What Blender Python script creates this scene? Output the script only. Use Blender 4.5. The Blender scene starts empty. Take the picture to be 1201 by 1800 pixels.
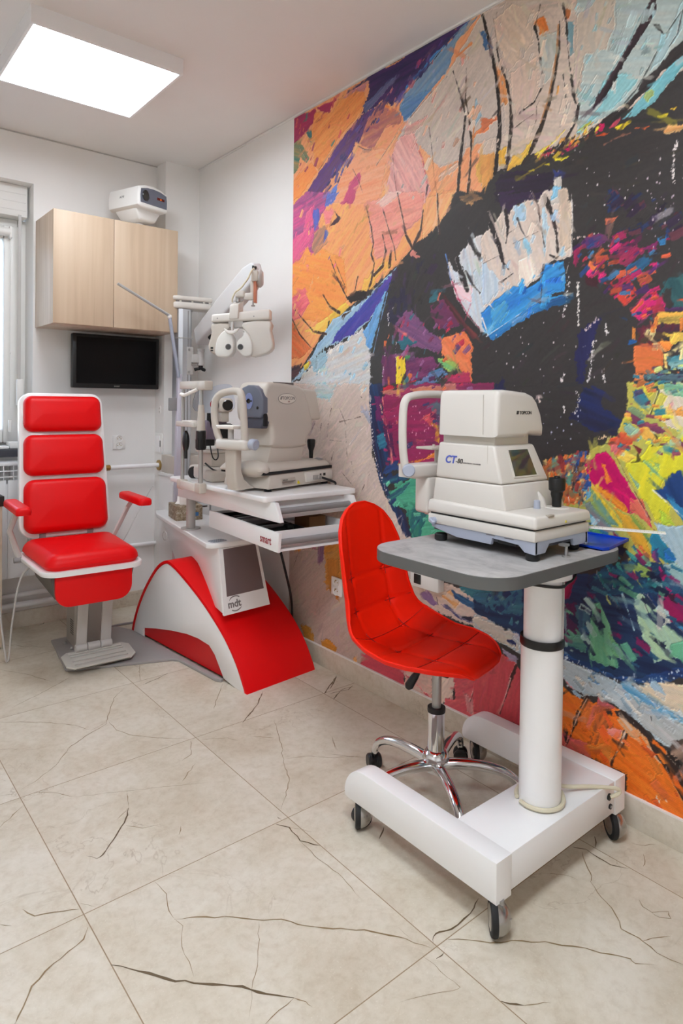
import bpy, bmesh, math, random
import numpy as np
from mathutils import Vector, Matrix
scene = bpy.context.scene
COL = scene.collection
R = math.radians
# ---------------------------------------------------------------- camera
F_PX, SHIFT_PX = 1157.5, 176.72
YAW, PITCH, ROLL = 0.6876, -0.0141, 0.0123
cam = bpy.data.cameras.new('camera'); cam_o = bpy.data.objects.new('camera', cam); COL.objects.link(cam_o)
fw = Vector((math.sin(YAW)*math.cos(PITCH), math.cos(YAW)*math.cos(PITCH), math.sin(PITCH)))
rt = Vector((math.cos(YAW), -math.sin(YAW), 0)); up = rt.cross(fw)
rt2 = rt*math.cos(ROLL)+up*math.sin(ROLL); up2 = -rt*math.sin(ROLL)+up*math.cos(ROLL)
M = Matrix((rt2, up2, -fw)).transposed().to_4x4(); M.translation = (0, 0, 1.25)
cam_o.matrix_world = M
cam.sensor_fit = 'VERTICAL'; cam.sensor_height = 36.0
cam.lens = F_PX/1800*36.0
cam.shift_y = -SHIFT_PX/1800
cam.clip_start = 0.02
scene.camera = cam_o
# ---------------------------------------------------------------- world and light
world = bpy.data.worlds.new('sky'); scene.world = world; world.use_nodes = True
wn = world.node_tree; bg = wn.nodes['Background']
sky = wn.nodes.new('ShaderNodeTexSky'); sky.sky_type = 'NISHITA'; sky.sun_disc = False
sky.sun_elevation = R(35); sky.sun_rotation = R(200)
wn.links.new(sky.outputs[0], bg.inputs[0]); bg.inputs[1].default_value = 0.55
scene.view_settings.view_transform = 'Standard'; scene.view_settings.look = 'None'
scene.view_settings.exposure = 0.43; scene.view_settings.gamma = 1.0
LAMP_STRENGTH = 12.5
def area(name, loc, rot, sx, sy, power, color=(1, 1, 1)):
    l = bpy.data.lights.new(name, 'AREA'); l.shape = 'RECTANGLE'; l.size = sx; l.size_y = sy
    l.energy = power; l.color = color
    o = bpy.data.objects.new(name, l); COL.objects.link(o); o.location = loc; o.rotation_euler = rot
    return o
# daylight entering by the window, just outside its glass
area('window_daylight', (0.25, 4.35, 1.7), (R(90), 0, R(180)), 1.5, 1.4, 13, (0.72, 0.84, 1.0))
scene.cycles.max_bounces = 10; scene.cycles.diffuse_bounces = 6; scene.cycles.glossy_bounces = 5
scene.cycles.use_denoising = True
scene.cycles.sample_clamp_indirect = 6.0
# ---------------------------------------------------------------- materials
def lin(c):
    return tuple((x/255/12.92 if x/255 <= .04045 else ((x/255+.055)/1.055)**2.4) for x in c)
def mat(name, rgb, rough=.5, metal=0., coat=0., spec=.5, bump=0., bscale=200., var=0., vscale=6., trans=0.):
    m = bpy.data.materials.new(name); m.use_nodes = True
    nt = m.node_tree; b = nt.nodes['Principled BSDF']
    c = lin(rgb)
    b.inputs['Base Color'].default_value = (*c, 1); b.inputs['Roughness'].default_value = rough
    b.inputs['Metallic'].default_value = metal; b.inputs['Coat Weight'].default_value = coat
    b.inputs['Specular IOR Level'].default_value = spec
    b.inputs['Transmission Weight'].default_value = trans
    tc = nt.nodes.new('ShaderNodeTexCoord')
    n = nt.nodes.new('ShaderNodeTexNoise'); n.inputs['Scale'].default_value = vscale; n.inputs['Detail'].default_value = 4
    nt.links.new(tc.outputs['Object'], n.inputs['Vector'])
    mx = nt.nodes.new('ShaderNodeMix'); mx.data_type = 'RGBA'
    v = max(var, .02)
    mx.inputs[6].default_value = (*[x*(1-v) for x in c], 1); mx.inputs[7].default_value = (*[min(1, x*(1+v)) for x in c], 1)
    nt.links.new(n.outputs['Fac'], mx.inputs[0]); nt.links.new(mx.outputs[2], b.inputs['Base Color'])
    if bump:
        n2 = nt.nodes.new('ShaderNodeTexNoise'); n2.inputs['Scale'].default_value = bscale; n2.inputs['Detail'].default_value = 3
        bp = nt.nodes.new('ShaderNodeBump'); bp.inputs['Strength'].default_value = bump; bp.inputs['Distance'].default_value = .002
        nt.links.new(tc.outputs['Object'], n2.inputs['Vector']); nt.links.new(n2.outputs['Fac'], bp.inputs['Height'])
        nt.links.new(bp.outputs[0], b.inputs['Normal'])
    return m
def emis(name, rgb, strength):
    m = bpy.data.materials.new(name); m.use_nodes = True; nt = m.node_tree
    b = nt.nodes['Principled BSDF']; c = lin(rgb)
    b.inputs['Base Color'].default_value = (*c, 1); b.inputs['Emission Color'].default_value = (*c, 1)
    b.inputs['Emission Strength'].default_value = strength
    return m
WALLC = mat('wall_paint', (238, 236, 233), .75, bump=.08, bscale=350)
CEILC = mat('ceiling_paint', (236, 232, 229), .7)
WHITE = mat('white_lacquer', (240, 239, 238), .28, coat=.2)
WPOWD = mat('white_powder_coat', (243, 242, 242), .3)
WPLAS = mat('white_plastic', (236, 234, 230), .4)
CREAM = mat('warm_grey_plastic', (197, 188, 177), .42, bump=.03, bscale=900)
CREAM2 = mat('ivory_plastic', (213, 207, 199), .36)
BGREY = mat('bluish_grey_plastic', (168, 174, 190), .4)
DGREY = mat('slate_grey_plastic', (104, 108, 122), .4)
MGREY = mat('mid_grey_paint', (140, 138, 138), .45)
LGREY = mat('light_grey_paint', (190, 186, 182), .4)
ALU = mat('brushed_aluminium', (200, 202, 206), .35, metal=.75)
STEEL = mat('dull_steel', (176, 174, 171), .42, metal=.75)
CASTM = mat('worn_castor_steel', (172, 169, 165), .24, metal=.9, var=.15, vscale=40)
CHROME = mat('chrome', (226, 226, 228), .09, metal=1.)
BLACK = mat('black_plastic', (16, 16, 17), .38)
BLACKM = mat('matt_black_rubber', (22, 22, 23), .7)
SCREEN = mat('dark_screen', (5, 5, 6), .35, spec=.2)
RED = mat('red_vinyl', (228, 1, 8), .42, spec=.28, bump=.05, bscale=500)
REDS = mat('red_lacquer_side', (205, 3, 12), .42)
ORED = mat('orange_red_leatherette', (252, 32, 2), .45, spec=.25, bump=.06, bscale=600)
STITCH = mat('dark_red_seam', (150, 10, 4), .6)
WIRE = mat('beige_cable', (214, 206, 180), .5)
BLUE = mat('blue_plastic', (10, 62, 190), .35)
BRASS = mat('brass', (170, 140, 80), .35, metal=.9)
GOLDR = mat('copper_edge', (196, 120, 90), .4)
INK = mat('dark_ink', (40, 38, 40), .6)
INKB = mat('blue_ink', (82, 98, 190), .6)
INKR = mat('red_ink', (150, 40, 52), .6)
INKG = mat('grey_ink', (120, 114, 112), .6)
YEL = mat('yellow_sticker', (225, 205, 40), .6)
PAPER = mat('tissue_paper', (240, 236, 230), .8)
BROWN = mat('brown_cardboard', (120, 78, 40), .8)
LENS = mat('dark_lens', (10, 8, 9), .06, coat=.6)
REDL = mat('red_lens', (150, 16, 26), .15)
# ---------------------------------------------------------------- mesh building
class MB:
    def __init__(s): s.bm = bmesh.new()
    def _new(s, v0): return [v for v in list(s.bm.verts)[v0:]]
    def _xf(s, v0, mx):
        if mx is not None:
            bmesh.ops.transform(s.bm, matrix=mx, verts=s._new(v0))
    def box(s, x0, x1, y0, y1, z0, z1, bev=0., seg=2, mx=None, taper=None):
        n0 = len(s.bm.verts); t = bmesh.new()
        bmesh.ops.create_cube(t, size=1)
        for v in t.verts:
            v.co = Vector(((x0+x1)/2+v.co.x*(x1-x0), (y0+y1)/2+v.co.y*(y1-y0), (z0+z1)/2+v.co.z*(z1-z0)))
        if taper: 
            cx, cy = (x0+x1)/2, (y0+y1)/2
            for v in t.verts:
                if v.co.z > (z0+z1)/2: v.co.x = cx+(v.co.x-cx)*taper[0]; v.co.y = cy+(v.co.y-cy)*taper[1]
        if bev: bmesh.ops.bevel(t, geom=list(t.edges), offset=bev, segments=seg, profile=.5, affect='EDGES')
        s._merge(t, mx); return s
    def _merge(s, t, mx=None):
        if mx is not None: bmesh.ops.transform(t, matrix=mx, verts=list(t.verts))
        bmesh.ops.recalc_face_normals(t, faces=list(t.faces))
        me = bpy.data.meshes.new('tmp'); t.to_mesh(me); t.free(); s.bm.from_mesh(me); bpy.data.meshes.remove(me)
    def prism(s, pts, axis, a, b, bev=0., seg=2, mx=None, fb=0.):
        """2D outline extruded along axis from a to b. axis x: pts=(y,z); y: (x,z); z: (x,y)"""
        t = bmesh.new()
        f = {'x': lambda p, w: (w, p[0], p[1]), 'y': lambda p, w: (p[0], w, p[1]), 'z': lambda p, w: (p[0], p[1], w)}[axis]
        va = [t.verts.new(f(p, a)) for p in pts]; vb = [t.verts.new(f(p, b)) for p in pts]
        fa = t.faces.new(va); fb_ = t.faces.new(vb[::-1]); n = len(pts)
        for i in range(n): t.faces.new((va[i], vb[i], vb[(i+1) % n], va[(i+1) % n]))
        bmesh.ops.recalc_face_normals(t, faces=list(t.faces))
        if bev:
            es = list({e for fc in (fa, fb_) for e in fc.edges})
            bmesh.ops.bevel(t, geom=es, offset=bev, segments=seg, profile=.5, affect='EDGES')
        s._merge(t, mx); return s
    def hexa(s, bot, top, bev=0., seg=2, mx=None):
        """eight corner solid: bot and top are lists of n points"""
        t = bmesh.new(); n = len(bot)
        vb = [t.verts.new(p) for p in bot]; vt = [t.verts.new(p) for p in top]
        t.faces.new(vb[::-1]); t.faces.new(vt)
        for i in range(n): t.faces.new((vb[i], vb[(i+1) % n], vt[(i+1) % n], vt[i]))
        bmesh.ops.recalc_face_normals(t, faces=list(t.faces))
        if bev: bmesh.ops.bevel(t, geom=list(t.edges), offset=bev, segments=seg, profile=.5, affect='EDGES')
        s._merge(t, mx); return s
    def cyl(s, p0, p1, r0, r1=None, seg=28, bev=0., mx=None, sy=1.):
        r1 = r0 if r1 is None else r1
        p0, p1 = Vector(p0), Vector(p1); L = (p1-p0).length
        prof = [(0, 0), (r0-bev, 0), (r0, bev), (r1, L-bev), (r1-bev, L), (0, L)] if bev else [(0, 0), (r0, 0), (r1, L), (0, L)]
        q = (p1-p0).to_track_quat('Z', 'Y').to_matrix().to_4x4(); q.translation = p0
        return s.lathe(prof, seg=seg, mx=(mx @ q) if mx is not None else q)
    def lathe(s, prof, seg=28, mx=None):
        t = bmesh.new(); rings = []
        for r, z in prof:
            if r < 1e-6: rings.append([t.verts.new((0, 0, z))])
            else: rings.append([t.verts.new((r*math.cos(2*math.pi*i/seg), r*math.sin(2*math.pi*i/seg), z)) for i in range(seg)])
        for a, b in zip(rings, rings[1:]):
            if len(a) == 1 and len(b) == 1: continue
            for i in range(seg):
                j = (i+1) % seg
                if len(a) == 1: t.faces.new((a[0], b[i], b[j]))
                elif len(b) == 1: t.faces.new((a[i], a[j], b[0]))
                else: t.faces.new((a[i], a[j], b[j], b[i]))
        s._merge(t, mx); return s
    def tube(s, pts, r, seg=10, closed=False, sx=1., caps=True):
        pts = [Vector(p) for p in pts]; n = len(pts); rr = r if isinstance(r, (list, tuple)) else [r]*n
        t = bmesh.new(); rings = []; prev = None
        for i in range(n):
            if closed: d = pts[(i+1) % n]-pts[i-1]
            else: d = pts[min(i+1, n-1)]-pts[max(i-1, 0)]
            d.normalize()
            if prev is None:
                a = Vector((0, 0, 1)) if abs(d.z) < .9 else Vector((1, 0, 0)); u = a.cross(d).normalized()
            else: u = (prev-d*prev.dot(d)).normalized()
            prev = u; w = d.cross(u)
            rings.append([t.verts.new(pts[i]+(u*math.cos(k*2*math.pi/seg)*sx+w*math.sin(k*2*math.pi/seg))*rr[i]) for k in range(seg)])
        m = n if closed else n-1
        for i in range(m):
            a, b = rings[i], rings[(i+1) % n]
            for k in range(seg): t.faces.new((a[k], a[(k+1) % seg], b[(k+1) % seg], b[k]))
        if not closed and caps: t.faces.new(rings[0][::-1]); t.faces.new(rings[-1])
        s._merge(t); return s
    def sphere(s, c, rx, ry=None, rz=None, seg=24, mx=None):
        ry = rx if ry is None else ry; rz = rx if rz is None else rz
        t = bmesh.new(); bmesh.ops.create_uvsphere(t, u_segments=seg, v_segments=seg//2, radius=1)
        for v in t.verts: v.co = Vector((c[0]+v.co.x*rx, c[1]+v.co.y*ry, c[2]+v.co.z*rz))
        s._merge(t, mx); return s
    def loft(s, rings, caps=True, closed=True, mx=None):
        t = bmesh.new(); rs = [[t.verts.new(p) for p in r] for r in rings]; n = len(rs[0])
        for a, b in zip(rs, rs[1:]):
            for i in range(n if closed else n-1): t.faces.new((a[i], a[(i+1) % n], b[(i+1) % n], b[i]))
        if caps: t.faces.new(rs[0][::-1]); t.faces.new(rs[-1])
        s._merge(t, mx); return s
    def grid(s, P, thick=None):
        """P[i][j] points, open sheet"""
        t = bmesh.new(); V = [[t.verts.new(p) for p in r] for r in P]
        for i in range(len(V)-1):
            for j in range(len(V[0])-1): t.faces.new((V[i][j], V[i+1][j], V[i+1][j+1], V[i][j+1]))
        s._merge(t); return s
    def done(s, name, m, parent=None, ang=40, loc=None, smooth=True):
        me = bpy.data.meshes.new(name); s.bm.to_mesh(me); s.bm.free()
        me.materials.append(m)
        if smooth:
            me.polygons.foreach_set('use_smooth', [True]*len(me.polygons))
            me.set_sharp_from_angle(angle=R(ang))
        o = bpy.data.objects.new(name, me); COL.objects.link(o)
        if parent is not None: o.parent = parent
        if loc is not None: o.location = loc
        return o
def text(s, size, name, m, parent, mx, ext=.0004, align='LEFT', shear=0., bold=0., sx=1.):
    cu = bpy.data.curves.new('t', 'FONT'); cu.body = s; cu.size = size; cu.extrude = ext; cu.align_x = align
    cu.align_y = 'BOTTOM_BASELINE'; cu.shear = shear; cu.offset = bold; cu.resolution_u = 3
    o = bpy.data.objects.new('t', cu); COL.objects.link(o)
    bpy.context.view_layer.update()
    me = bpy.data.meshes.new_from_object(o.evaluated_get(bpy.context.evaluated_depsgraph_get()))
    bpy.data.objects.remove(o); bpy.data.curves.remove(cu)
    me.name = name; me.transform(mx @ Matrix.Scale(sx, 4, (1, 0, 0))); me.materials.clear(); me.materials.append(m)
    r = bpy.data.objects.new(name, me); COL.objects.link(r)
    if parent is not None: r.parent = parent
    return r
def face_mx(loc, xdir, updir):
    """matrix whose x runs along xdir, y along updir (text stands on the plane, facing x cross y)"""
    x = Vector(xdir).normalized(); u = Vector(updir); u = (u-x*u.dot(x)).normalized(); z = x.cross(u)
    m = Matrix((x, u, z)).transposed().to_4x4(); m.translation = Vector(loc); return m
def rot_at(c, axis, deg): return Matrix.Translation(c) @ Matrix.Rotation(R(deg), 4, axis) @ Matrix.Translation(-Vector(c))
def thing(name, label, cat, loc, deg=0, group=None):
    o = bpy.data.objects.new(name, None); COL.objects.link(o); o.empty_display_size = .05
    o.location = loc; o.rotation_euler = (0, 0, R(deg)); o['label'] = label; o['category'] = cat
    if group: o['group'] = group
    return o
def tag(o, label, cat, group=None):
    o['label'] = label; o['category'] = cat
    if group: o['group'] = group
    return o
def struct(o): o['kind'] = 'structure'; return o
def smoothpts(P, n=6, closed=False):
    P = [Vector(p) for p in P]; N = len(P); out = []
    for i in range(N if closed else N-1):
        p0 = P[i-1] if (closed or i > 0) else P[0]*2-P[1]
        p1, p2 = P[i], P[(i+1) % N]
        p3 = P[(i+2) % N] if (closed or i+2 < N) else P[-1]*2-P[-2]
        for k in range(n):
            t = k/n
            out.append(.5*((2*p1)+(p2-p0)*t+(2*p0-5*p1+4*p2-p3)*t*t+(-p0+3*p1-3*p2+p3)*t**3))
    if not closed: out.append(P[-1])
    return out
def rrect(x0, x1, y0, y1, r, n=6):
    """rounded rectangle outline; r a number or four radii (x0y0, x1y0, x1y1, x0y1)"""
    rs = r if isinstance(r, (list, tuple)) else [r]*4; out = []
    for (cx, cy, a0), q in zip(((x0, y0, 180), (x1, y0, 270), (x1, y1, 0), (x0, y1, 90)), rs):
        ccx = cx+q if cx == x0 else cx-q; ccy = cy+q if cy == y0 else cy-q
        for k in range(n+1):
            a = R(a0+90*k/n); out.append((ccx+q*math.cos(a), ccy+q*math.sin(a)))
    return out
def pillow(mb, outline_fn, z0, z1, rings=7, mx=None, puff=.7):
    pass
VEINS = [
(3,1,[(594,2776),(713,2683),(810,2577),(847,2498)]),
(1.5,1,[(847,2498),(914,2526)]),
(2.5,1,[(545,2253),(590,2271),(673,2331),(739,2416),(814,2466),(908,2510),(948,2588),(1011,2708),(1084,2781)]),
(2.5,1,[(484,2256),(527,2234)]),
(3,1,[(449,2090),(526,2157)]),
(2.5,1,[(574,2209),(630,2161),(660,2111)]),
(1.3,1,[(660,2111),(733,2074),(806,2037),(923,1977),(1043,1915)]),
(2.5,1,[(923,2519),(923,2439),(957,2363),(1020,2291),(1106,2218)]),
(3,1,[(1107,2196),(1065,2110),(1022,2094)]),
(2.5,1,[(1050,2047),(965,1976)]),
(4,2,[(777,1950),(739,1887),(687,1833),(642,1790),(623,1784),(604,1812)]),
(2,1,[(806,2037),(777,1950)]),
(2,1,[(777,1950),(727,1915)]),
(2,1,[(737,1871),(771,1830),(820,1814)]),
(2.5,1,[(841,1737),(863,1771)]),
(3,1,[(420,1717),(437,1676),(478,1659),(527,1632)]),
(2,1,[(533,1652),(563,1610)]),
(4,1,[(526,1562),(506,1533),(468,1520),(413,1498),(380,1477),(340,1420),(324,1400)]),
(6,2,[(530,1425),(573,1370),(611,1316),(652,1269),(729,1198),(760,1150),(800,1107)]),
(2.5,1,[(800,1107),(814,1084),(817,1066)]),
(4,1,[(696,1458),(759,1417),(825,1359),(862,1321),(898,1297),(932,1244),(977,1197),(1033,1149),(1081,1085),(1119,1012)]),
(2,1,[(710,1605),(716,1546),(697,1491),(696,1458)]),
(1.4,1,[(696,1458),(703,1427),(674,1372),(669,1324),(659,1282)]),
(1.4,1,[(852,1326),(792,1236),(741,1179),(700,1124)]),
(2.2,1,[(800,1107),(759,1103),(717,1094)]),
(2,1,[(1143,2182),(1223,2133),(1247,2086)]),
(2.5,1,[(1308,2080),(1360,2026)]),
(2.5,1,[(1437,2143),(1346,1955),(1293,1869),(1247,1765),(1191,1703),(1139,1655)]),
(2,1,[(1312,1878),(1378,1852),(1435,1794),(1539,1725)]),
(5,2,[(1327,2198),(1455,2293),(1542,2388)]),
(2.5,1,[(1443,2561),(1293,2368)]),
(3.5,2,[(1158,2762),(1237,2782),(1302,2814)]),
(2.5,1,[(1233,2978),(1162,2799)]),
(4.5,2,[(1086,1604),(1109,1568),(1099,1500),(1134,1447)]),
(2,1,[(1099,1500),(1094,1409),(1102,1314),(1091,1228)]),
(2.5,2,[(1109,1631),(1112,1611)]),
(1.4,1,[(1109,1568),(1153,1508)]),
(6,2,[(1733,2203),(1892,2317)]),
(4,2,[(1736,2145),(1823,2189),(1879,2184)]),
(2.5,1,[(709,3316),(793,3186),(856,3036)]),
(2.5,1,[(660,2877),(809,2956),(949,3045)]),
(2,1,[(366,1700),(387,1678)]),
(2,1,[(1535,1903),(1488,1817)]),
(4,2,[(1325,1043),(1291,1030),(1246,1023),(1197,1021),(1168,1033),(1148,1033),(1133,1021)]),
(4,1,[(1167,1006),(1205,974),(1237,938),(1255,924),(1282,911),(1313,880),(1340,861),(1361,830),(1397,792),(1411,764),(1437,733),(1450,712),(1446,699),(1477,671)]),
(3,1,[(1602,898),(1581,866),(1560,816),(1533,781),(1515,768),(1521,736),(1520,719),(1513,683),(1519,653),(1529,622)]),
(2.2,1,[(1520,719),(1546,709),(1587,684)]),
(5,2,[(1106,987),(1133,987)]),
(1.3,1,[(1087,1006),(1092,978),(1089,937),(1092,905),(1073,910),(1027,935),(963,962)]),
(5.5,2,[(1134,830),(1143,815),(1163,794)]),
(2,1,[(1163,794),(1189,778),(1211,764)]),
(2.5,1,[(1641,787),(1625,770),(1624,746),(1660,722),(1642,708),(1623,728),(1624,746)]),
(1.2,1,[(1102,1105),(1101,1057)]),
(6,2,[(1779,986),(1736,959)]),
(3.2,2,[(1688,1001),(1709,972),(1704,930),(1704,896),(1730,857)]),
(3,1,[(1691,974),(1641,927),(1623,906),(1602,897)]),
(2,1,[(1545,981),(1574,949),(1582,920)]),
(2,1,[(1818,863),(1792,845),(1766,838)]),
(2,1,[(1836,905),(1855,876),(1886,858)]),
(3,2,[(1751,2188),(1791,2183),(1841,2171),(1886,2191)]),
(5,2,[(1782,2226),(1886,2305)]),
(4,2,[(1730,2136),(1769,2166)]),
(2.2,1,[(1455,1806),(1491,1762),(1537,1715)]),
(1.6,1,[(1522,1885),(1491,1814)]),
(4.5,2,[(1329,1397),(1279,1365)]),
(6,2,[(1138,3965),(1074,3906),(1041,3854),(1006,3838)]),
(3,1,[(778,3642),(841,3602),(867,3547),(900,3543),(924,3503),(978,3466)]),
(2.5,1,[(857,3617),(929,3608)])]
# ---------------------------------------------------------------- room shell
XR, YB, ZC = 1.917, 3.88, 2.685          # mural wall, window wall, ceiling
XL, YF = -1.45, -1.55                    # unseen walls behind and beside the camera
TX, TY, TSX, TSY = .5312, 1.6085, .6014, .5996
def stone(name, tiles=True):
    m = bpy.data.materials.new(name); m.use_nodes = True; nt = m.node_tree; N = nt.nodes.new; Lk = nt.links.new
    b = nt.nodes['Principled BSDF']; b.inputs['Roughness'].default_value = .42; b.inputs['Specular IOR Level'].default_value = .35
    tc = N('ShaderNodeTexCoord'); geo = tc.outputs['Object']
    def math_(op, a, bb=None):
        n = N('ShaderNodeMath'); n.operation = op
        for i, v in enumerate((a, bb)):
            if v is None: continue
            if isinstance(v, (int, float)): n.inputs[i].default_value = v
            else: Lk(v, n.inputs[i])
        return n.outputs[0]
    sep = N('ShaderNodeSeparateXYZ'); Lk(geo, sep.inputs[0])
    ux = math_('DIVIDE', math_('SUBTRACT', sep.outputs[0], TX), TSX); uy = math_('DIVIDE', math_('SUBTRACT', sep.outputs[1], TY), TSY)
    fx, fy = math_('FLOOR', ux), math_('FLOOR', uy)
    cmb = N('ShaderNodeCombineXYZ'); Lk(fx, cmb.inputs[0]); Lk(fy, cmb.inputs[1])
    wn_ = N('ShaderNodeTexWhiteNoise'); Lk(cmb.outputs[0], wn_.inputs['Vector'])
    off = N('ShaderNodeVectorMath'); off.operation = 'MULTIPLY_ADD'
    Lk(wn_.outputs['Color'], off.inputs[0]); off.inputs[1].default_value = (9, 9, 9) if tiles else (0, 0, 0); Lk(geo, off.inputs[2])
    def noise(scale, detail, rough=.55, dist=0.):
        n = N('ShaderNodeTexNoise'); n.inputs['Scale'].default_value = scale; n.inputs['Detail'].default_value = detail
        n.inputs['Roughness'].default_value = rough; n.inputs['Distortion'].default_value = dist
        Lk(off.outputs[0], n.inputs['Vector']); return n.outputs['Fac']
    def ramp(fac, stops):
        r = N('ShaderNodeValToRGB'); Lk(fac, r.inputs[0]); cr = r.color_ramp
        while len(cr.elements) < len(stops): cr.elements.new(.5)
        for e, (p, c) in zip(cr.elements, stops): e.position = p; e.color = (*lin(c), 1)
        return r.outputs[0]
    def mix(f, a, bb, mode='MIX'):
        n = N('ShaderNodeMix'); n.data_type = 'RGBA'; n.blend_type = mode
        if isinstance(f, (int, float)): n.inputs[0].default_value = f
        else: Lk(f, n.inputs[0])
        for i, v in ((6, a), (7, bb)):
            if isinstance(v, tuple): n.inputs[i].default_value = (*lin(v), 1)
            else: Lk(v, n.inputs[i])
        return n.outputs[2]
    base = ramp(noise(3.2, 7, .62, .6), [(.30, (192, 178, 155)), (.47, (209, 199, 180)), (.66, (221, 214, 200))])
    fine = ramp(noise(38, 6, .7, .3), [(.33, (182, 168, 146)), (.5, (210, 201, 184)), (.68, (224, 217, 204))])
    col = mix(.32, base, fine)
    clouds = noise(7, 5, .7, 1.6)
    col = mix(math_('MULTIPLY', ramp(clouds, [(.56, (0, 0, 0)), (.72, (255, 255, 255))]), .35), col, (186, 168, 142))
    spk = noise(210, 2, .5); col = mix(math_('MULTIPLY', ramp(spk, [(.66, (0, 0, 0)), (.74, (255, 255, 255))]), .5), col, (228, 220, 206))
    # thin secondary veins
    n1 = noise(2.3, 5, .6, 1.2); ridge = math_('ABSOLUTE', math_('SUBTRACT', n1, .5))
    vein = ramp(ridge, [(0, (255, 255, 255)), (.006, (0, 0, 0))])
    col = mix(math_('MULTIPLY', math_('MULTIPLY', vein, ramp(noise(1.9, 2), [(.5, (0, 0, 0)), (.62, (255, 255, 255))])), .38), col, (140, 116, 86))
    if tiles:
        gx = math_('ABSOLUTE', math_('SUBTRACT', math_('FRACT', math_('ADD', ux, .5)), .5)); gy = math_('ABSOLUTE', math_('SUBTRACT', math_('FRACT', math_('ADD', uy, .5)), .5))
        g = math_('LESS_THAN', math_('MINIMUM', gx, gy), .0021)
        col = mix(g, col, (150, 128, 100))
    Lk(col, b.inputs['Base Color'])
    bp = N('ShaderNodeBump'); bp.inputs['Strength'].default_value = .12; bp.inputs['Distance'].default_value = .002
    Lk(noise(60, 5, .7), bp.inputs['Height']); Lk(bp.outputs[0], b.inputs['Normal'])
    return m
FLOORM = stone('beige_marble_tile'); BASEM = stone('beige_marble_skirting', False)
VEIN = mat('brown_vein', (140, 118, 84), .5, var=.2, vscale=20)
VEIND = mat('dark_vein', (100, 82, 56), .5, var=.2, vscale=20)
def ribbons(bm, pts, w, z, rnd, idx):
    """tapering ragged vein drawn on the floor or on the skirting (3D points, normal given by z)"""
    P = []
    for a, b in zip(pts, pts[1:]):
        a, b = Vector(a), Vector(b); n = max(2, int((b-a).length/.018))
        for k in range(n): 
            q = a.lerp(b, k/n)
            if k: q = q+Vector((rnd.uniform(-1, 1), rnd.uniform(-1, 1), 0))*.0026*(1 if z is None else 1)
            P.append(q)
    P.append(Vector(pts[-1])); n = len(P); L = []; Rr = []
    for i in range(n):
        d = (P[min(i+1, n-1)]-P[max(i-1, 0)]).normalized(); s = Vector((-d.y, d.x, 0))
        t = i/(n-1); h = w*.5*min(1, 6*t+.25, 6*(1-t)+.1)*rnd.uniform(.45, 1.25)
        L.append(bm.verts.new((*(P[i]+s*h).xy, .0004))); Rr.append(bm.verts.new((*(P[i]-s*h).xy, .0004)))
    for i in range(n-1):
        f = bm.faces.new((L[i], L[i+1], Rr[i+1], Rr[i])); f.material_index = idx
        if f.normal.z < 0: f.normal_flip()
#VEINS#
bm = bmesh.new()
vs = [bm.verts.new(p) for p in ((XL, YF, 0), (XR, YF, 0), (XR, YB, 0), (XL, YB, 0))]; bm.faces.new(vs)
rnd = random.Random(4)
for w, k, pts in VEINS:
    ribbons(bm, [(x/1000, y/1000, 0) for x, y in pts], w/1000, 0, rnd, k)
me = bpy.data.meshes.new('floor'); bm.normal_update(); bm.to_mesh(me); bm.free()
for m in (FLOORM, VEIN, VEIND): me.materials.append(m)
struct(bpy.data.objects.new('floor', me)); COL.objects.link(bpy.data.objects['floor'])
struct(MB().box(XL-.1, XR+.1, YF-.1, YB+.4, ZC, ZC+.1).done('ceiling', CEILC))
struct(MB().box(XR, XR+.1, YF, YB+.4, -.05, ZC).done('wall_right', WALLC))
struct(MB().box(XL-.1, XL, YF, YB+.4, -.05, ZC).done('wall_left', WALLC))
struct(MB().box(XL, XR, YF-.1, YF, -.05, ZC).done('wall_front', WALLC))
# window wall with the opening and its reveal
WX0, WX1, WZ0, WZ1 = -.55, .985, .965, 2.425
w = MB(); D = .28
w.box(XL, WX0, YB, YB+D, -.05, ZC); w.box(WX1, XR, YB, YB+D, -.05, ZC)
w.box(WX0, WX1, YB, YB+D, -.05, WZ0); w.box(WX0, WX1, YB, YB+D, WZ1, ZC)
struct(w.done('wall_back', WALLC))
struct(MB().box(1.694, XR, 3.753, YB, 0, ZC).done('wall_pillar', WALLC))
# skirting of the floor's stone
SK = .088
struct(MB().box(XR-.011, XR, YF, 3.753, 0, SK, .0012).done('baseboard_right', BASEM))
struct(MB().box(XL, 1.694, YB-.011, YB, 0, SK, .0012).done('baseboard_back', BASEM))
struct(MB().box(1.683, XR-.011, 3.742, 3.753, 0, SK, .0012).done('baseboard_pillar', BASEM))
struct(MB().box(XR-.011, XR, YF, 3.753, SK, SK+.004).done('trim_1', WPLAS))
struct(MB().box(XR-.009, XR, YF, 3.753, ZC-.011, ZC-.001, .002).done('trim_2', WPLAS))
struct(MB().box(XL, 1.694, YB-.006, YB, ZC-.006, ZC-.001).done('trim_3', LGREY))
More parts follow.
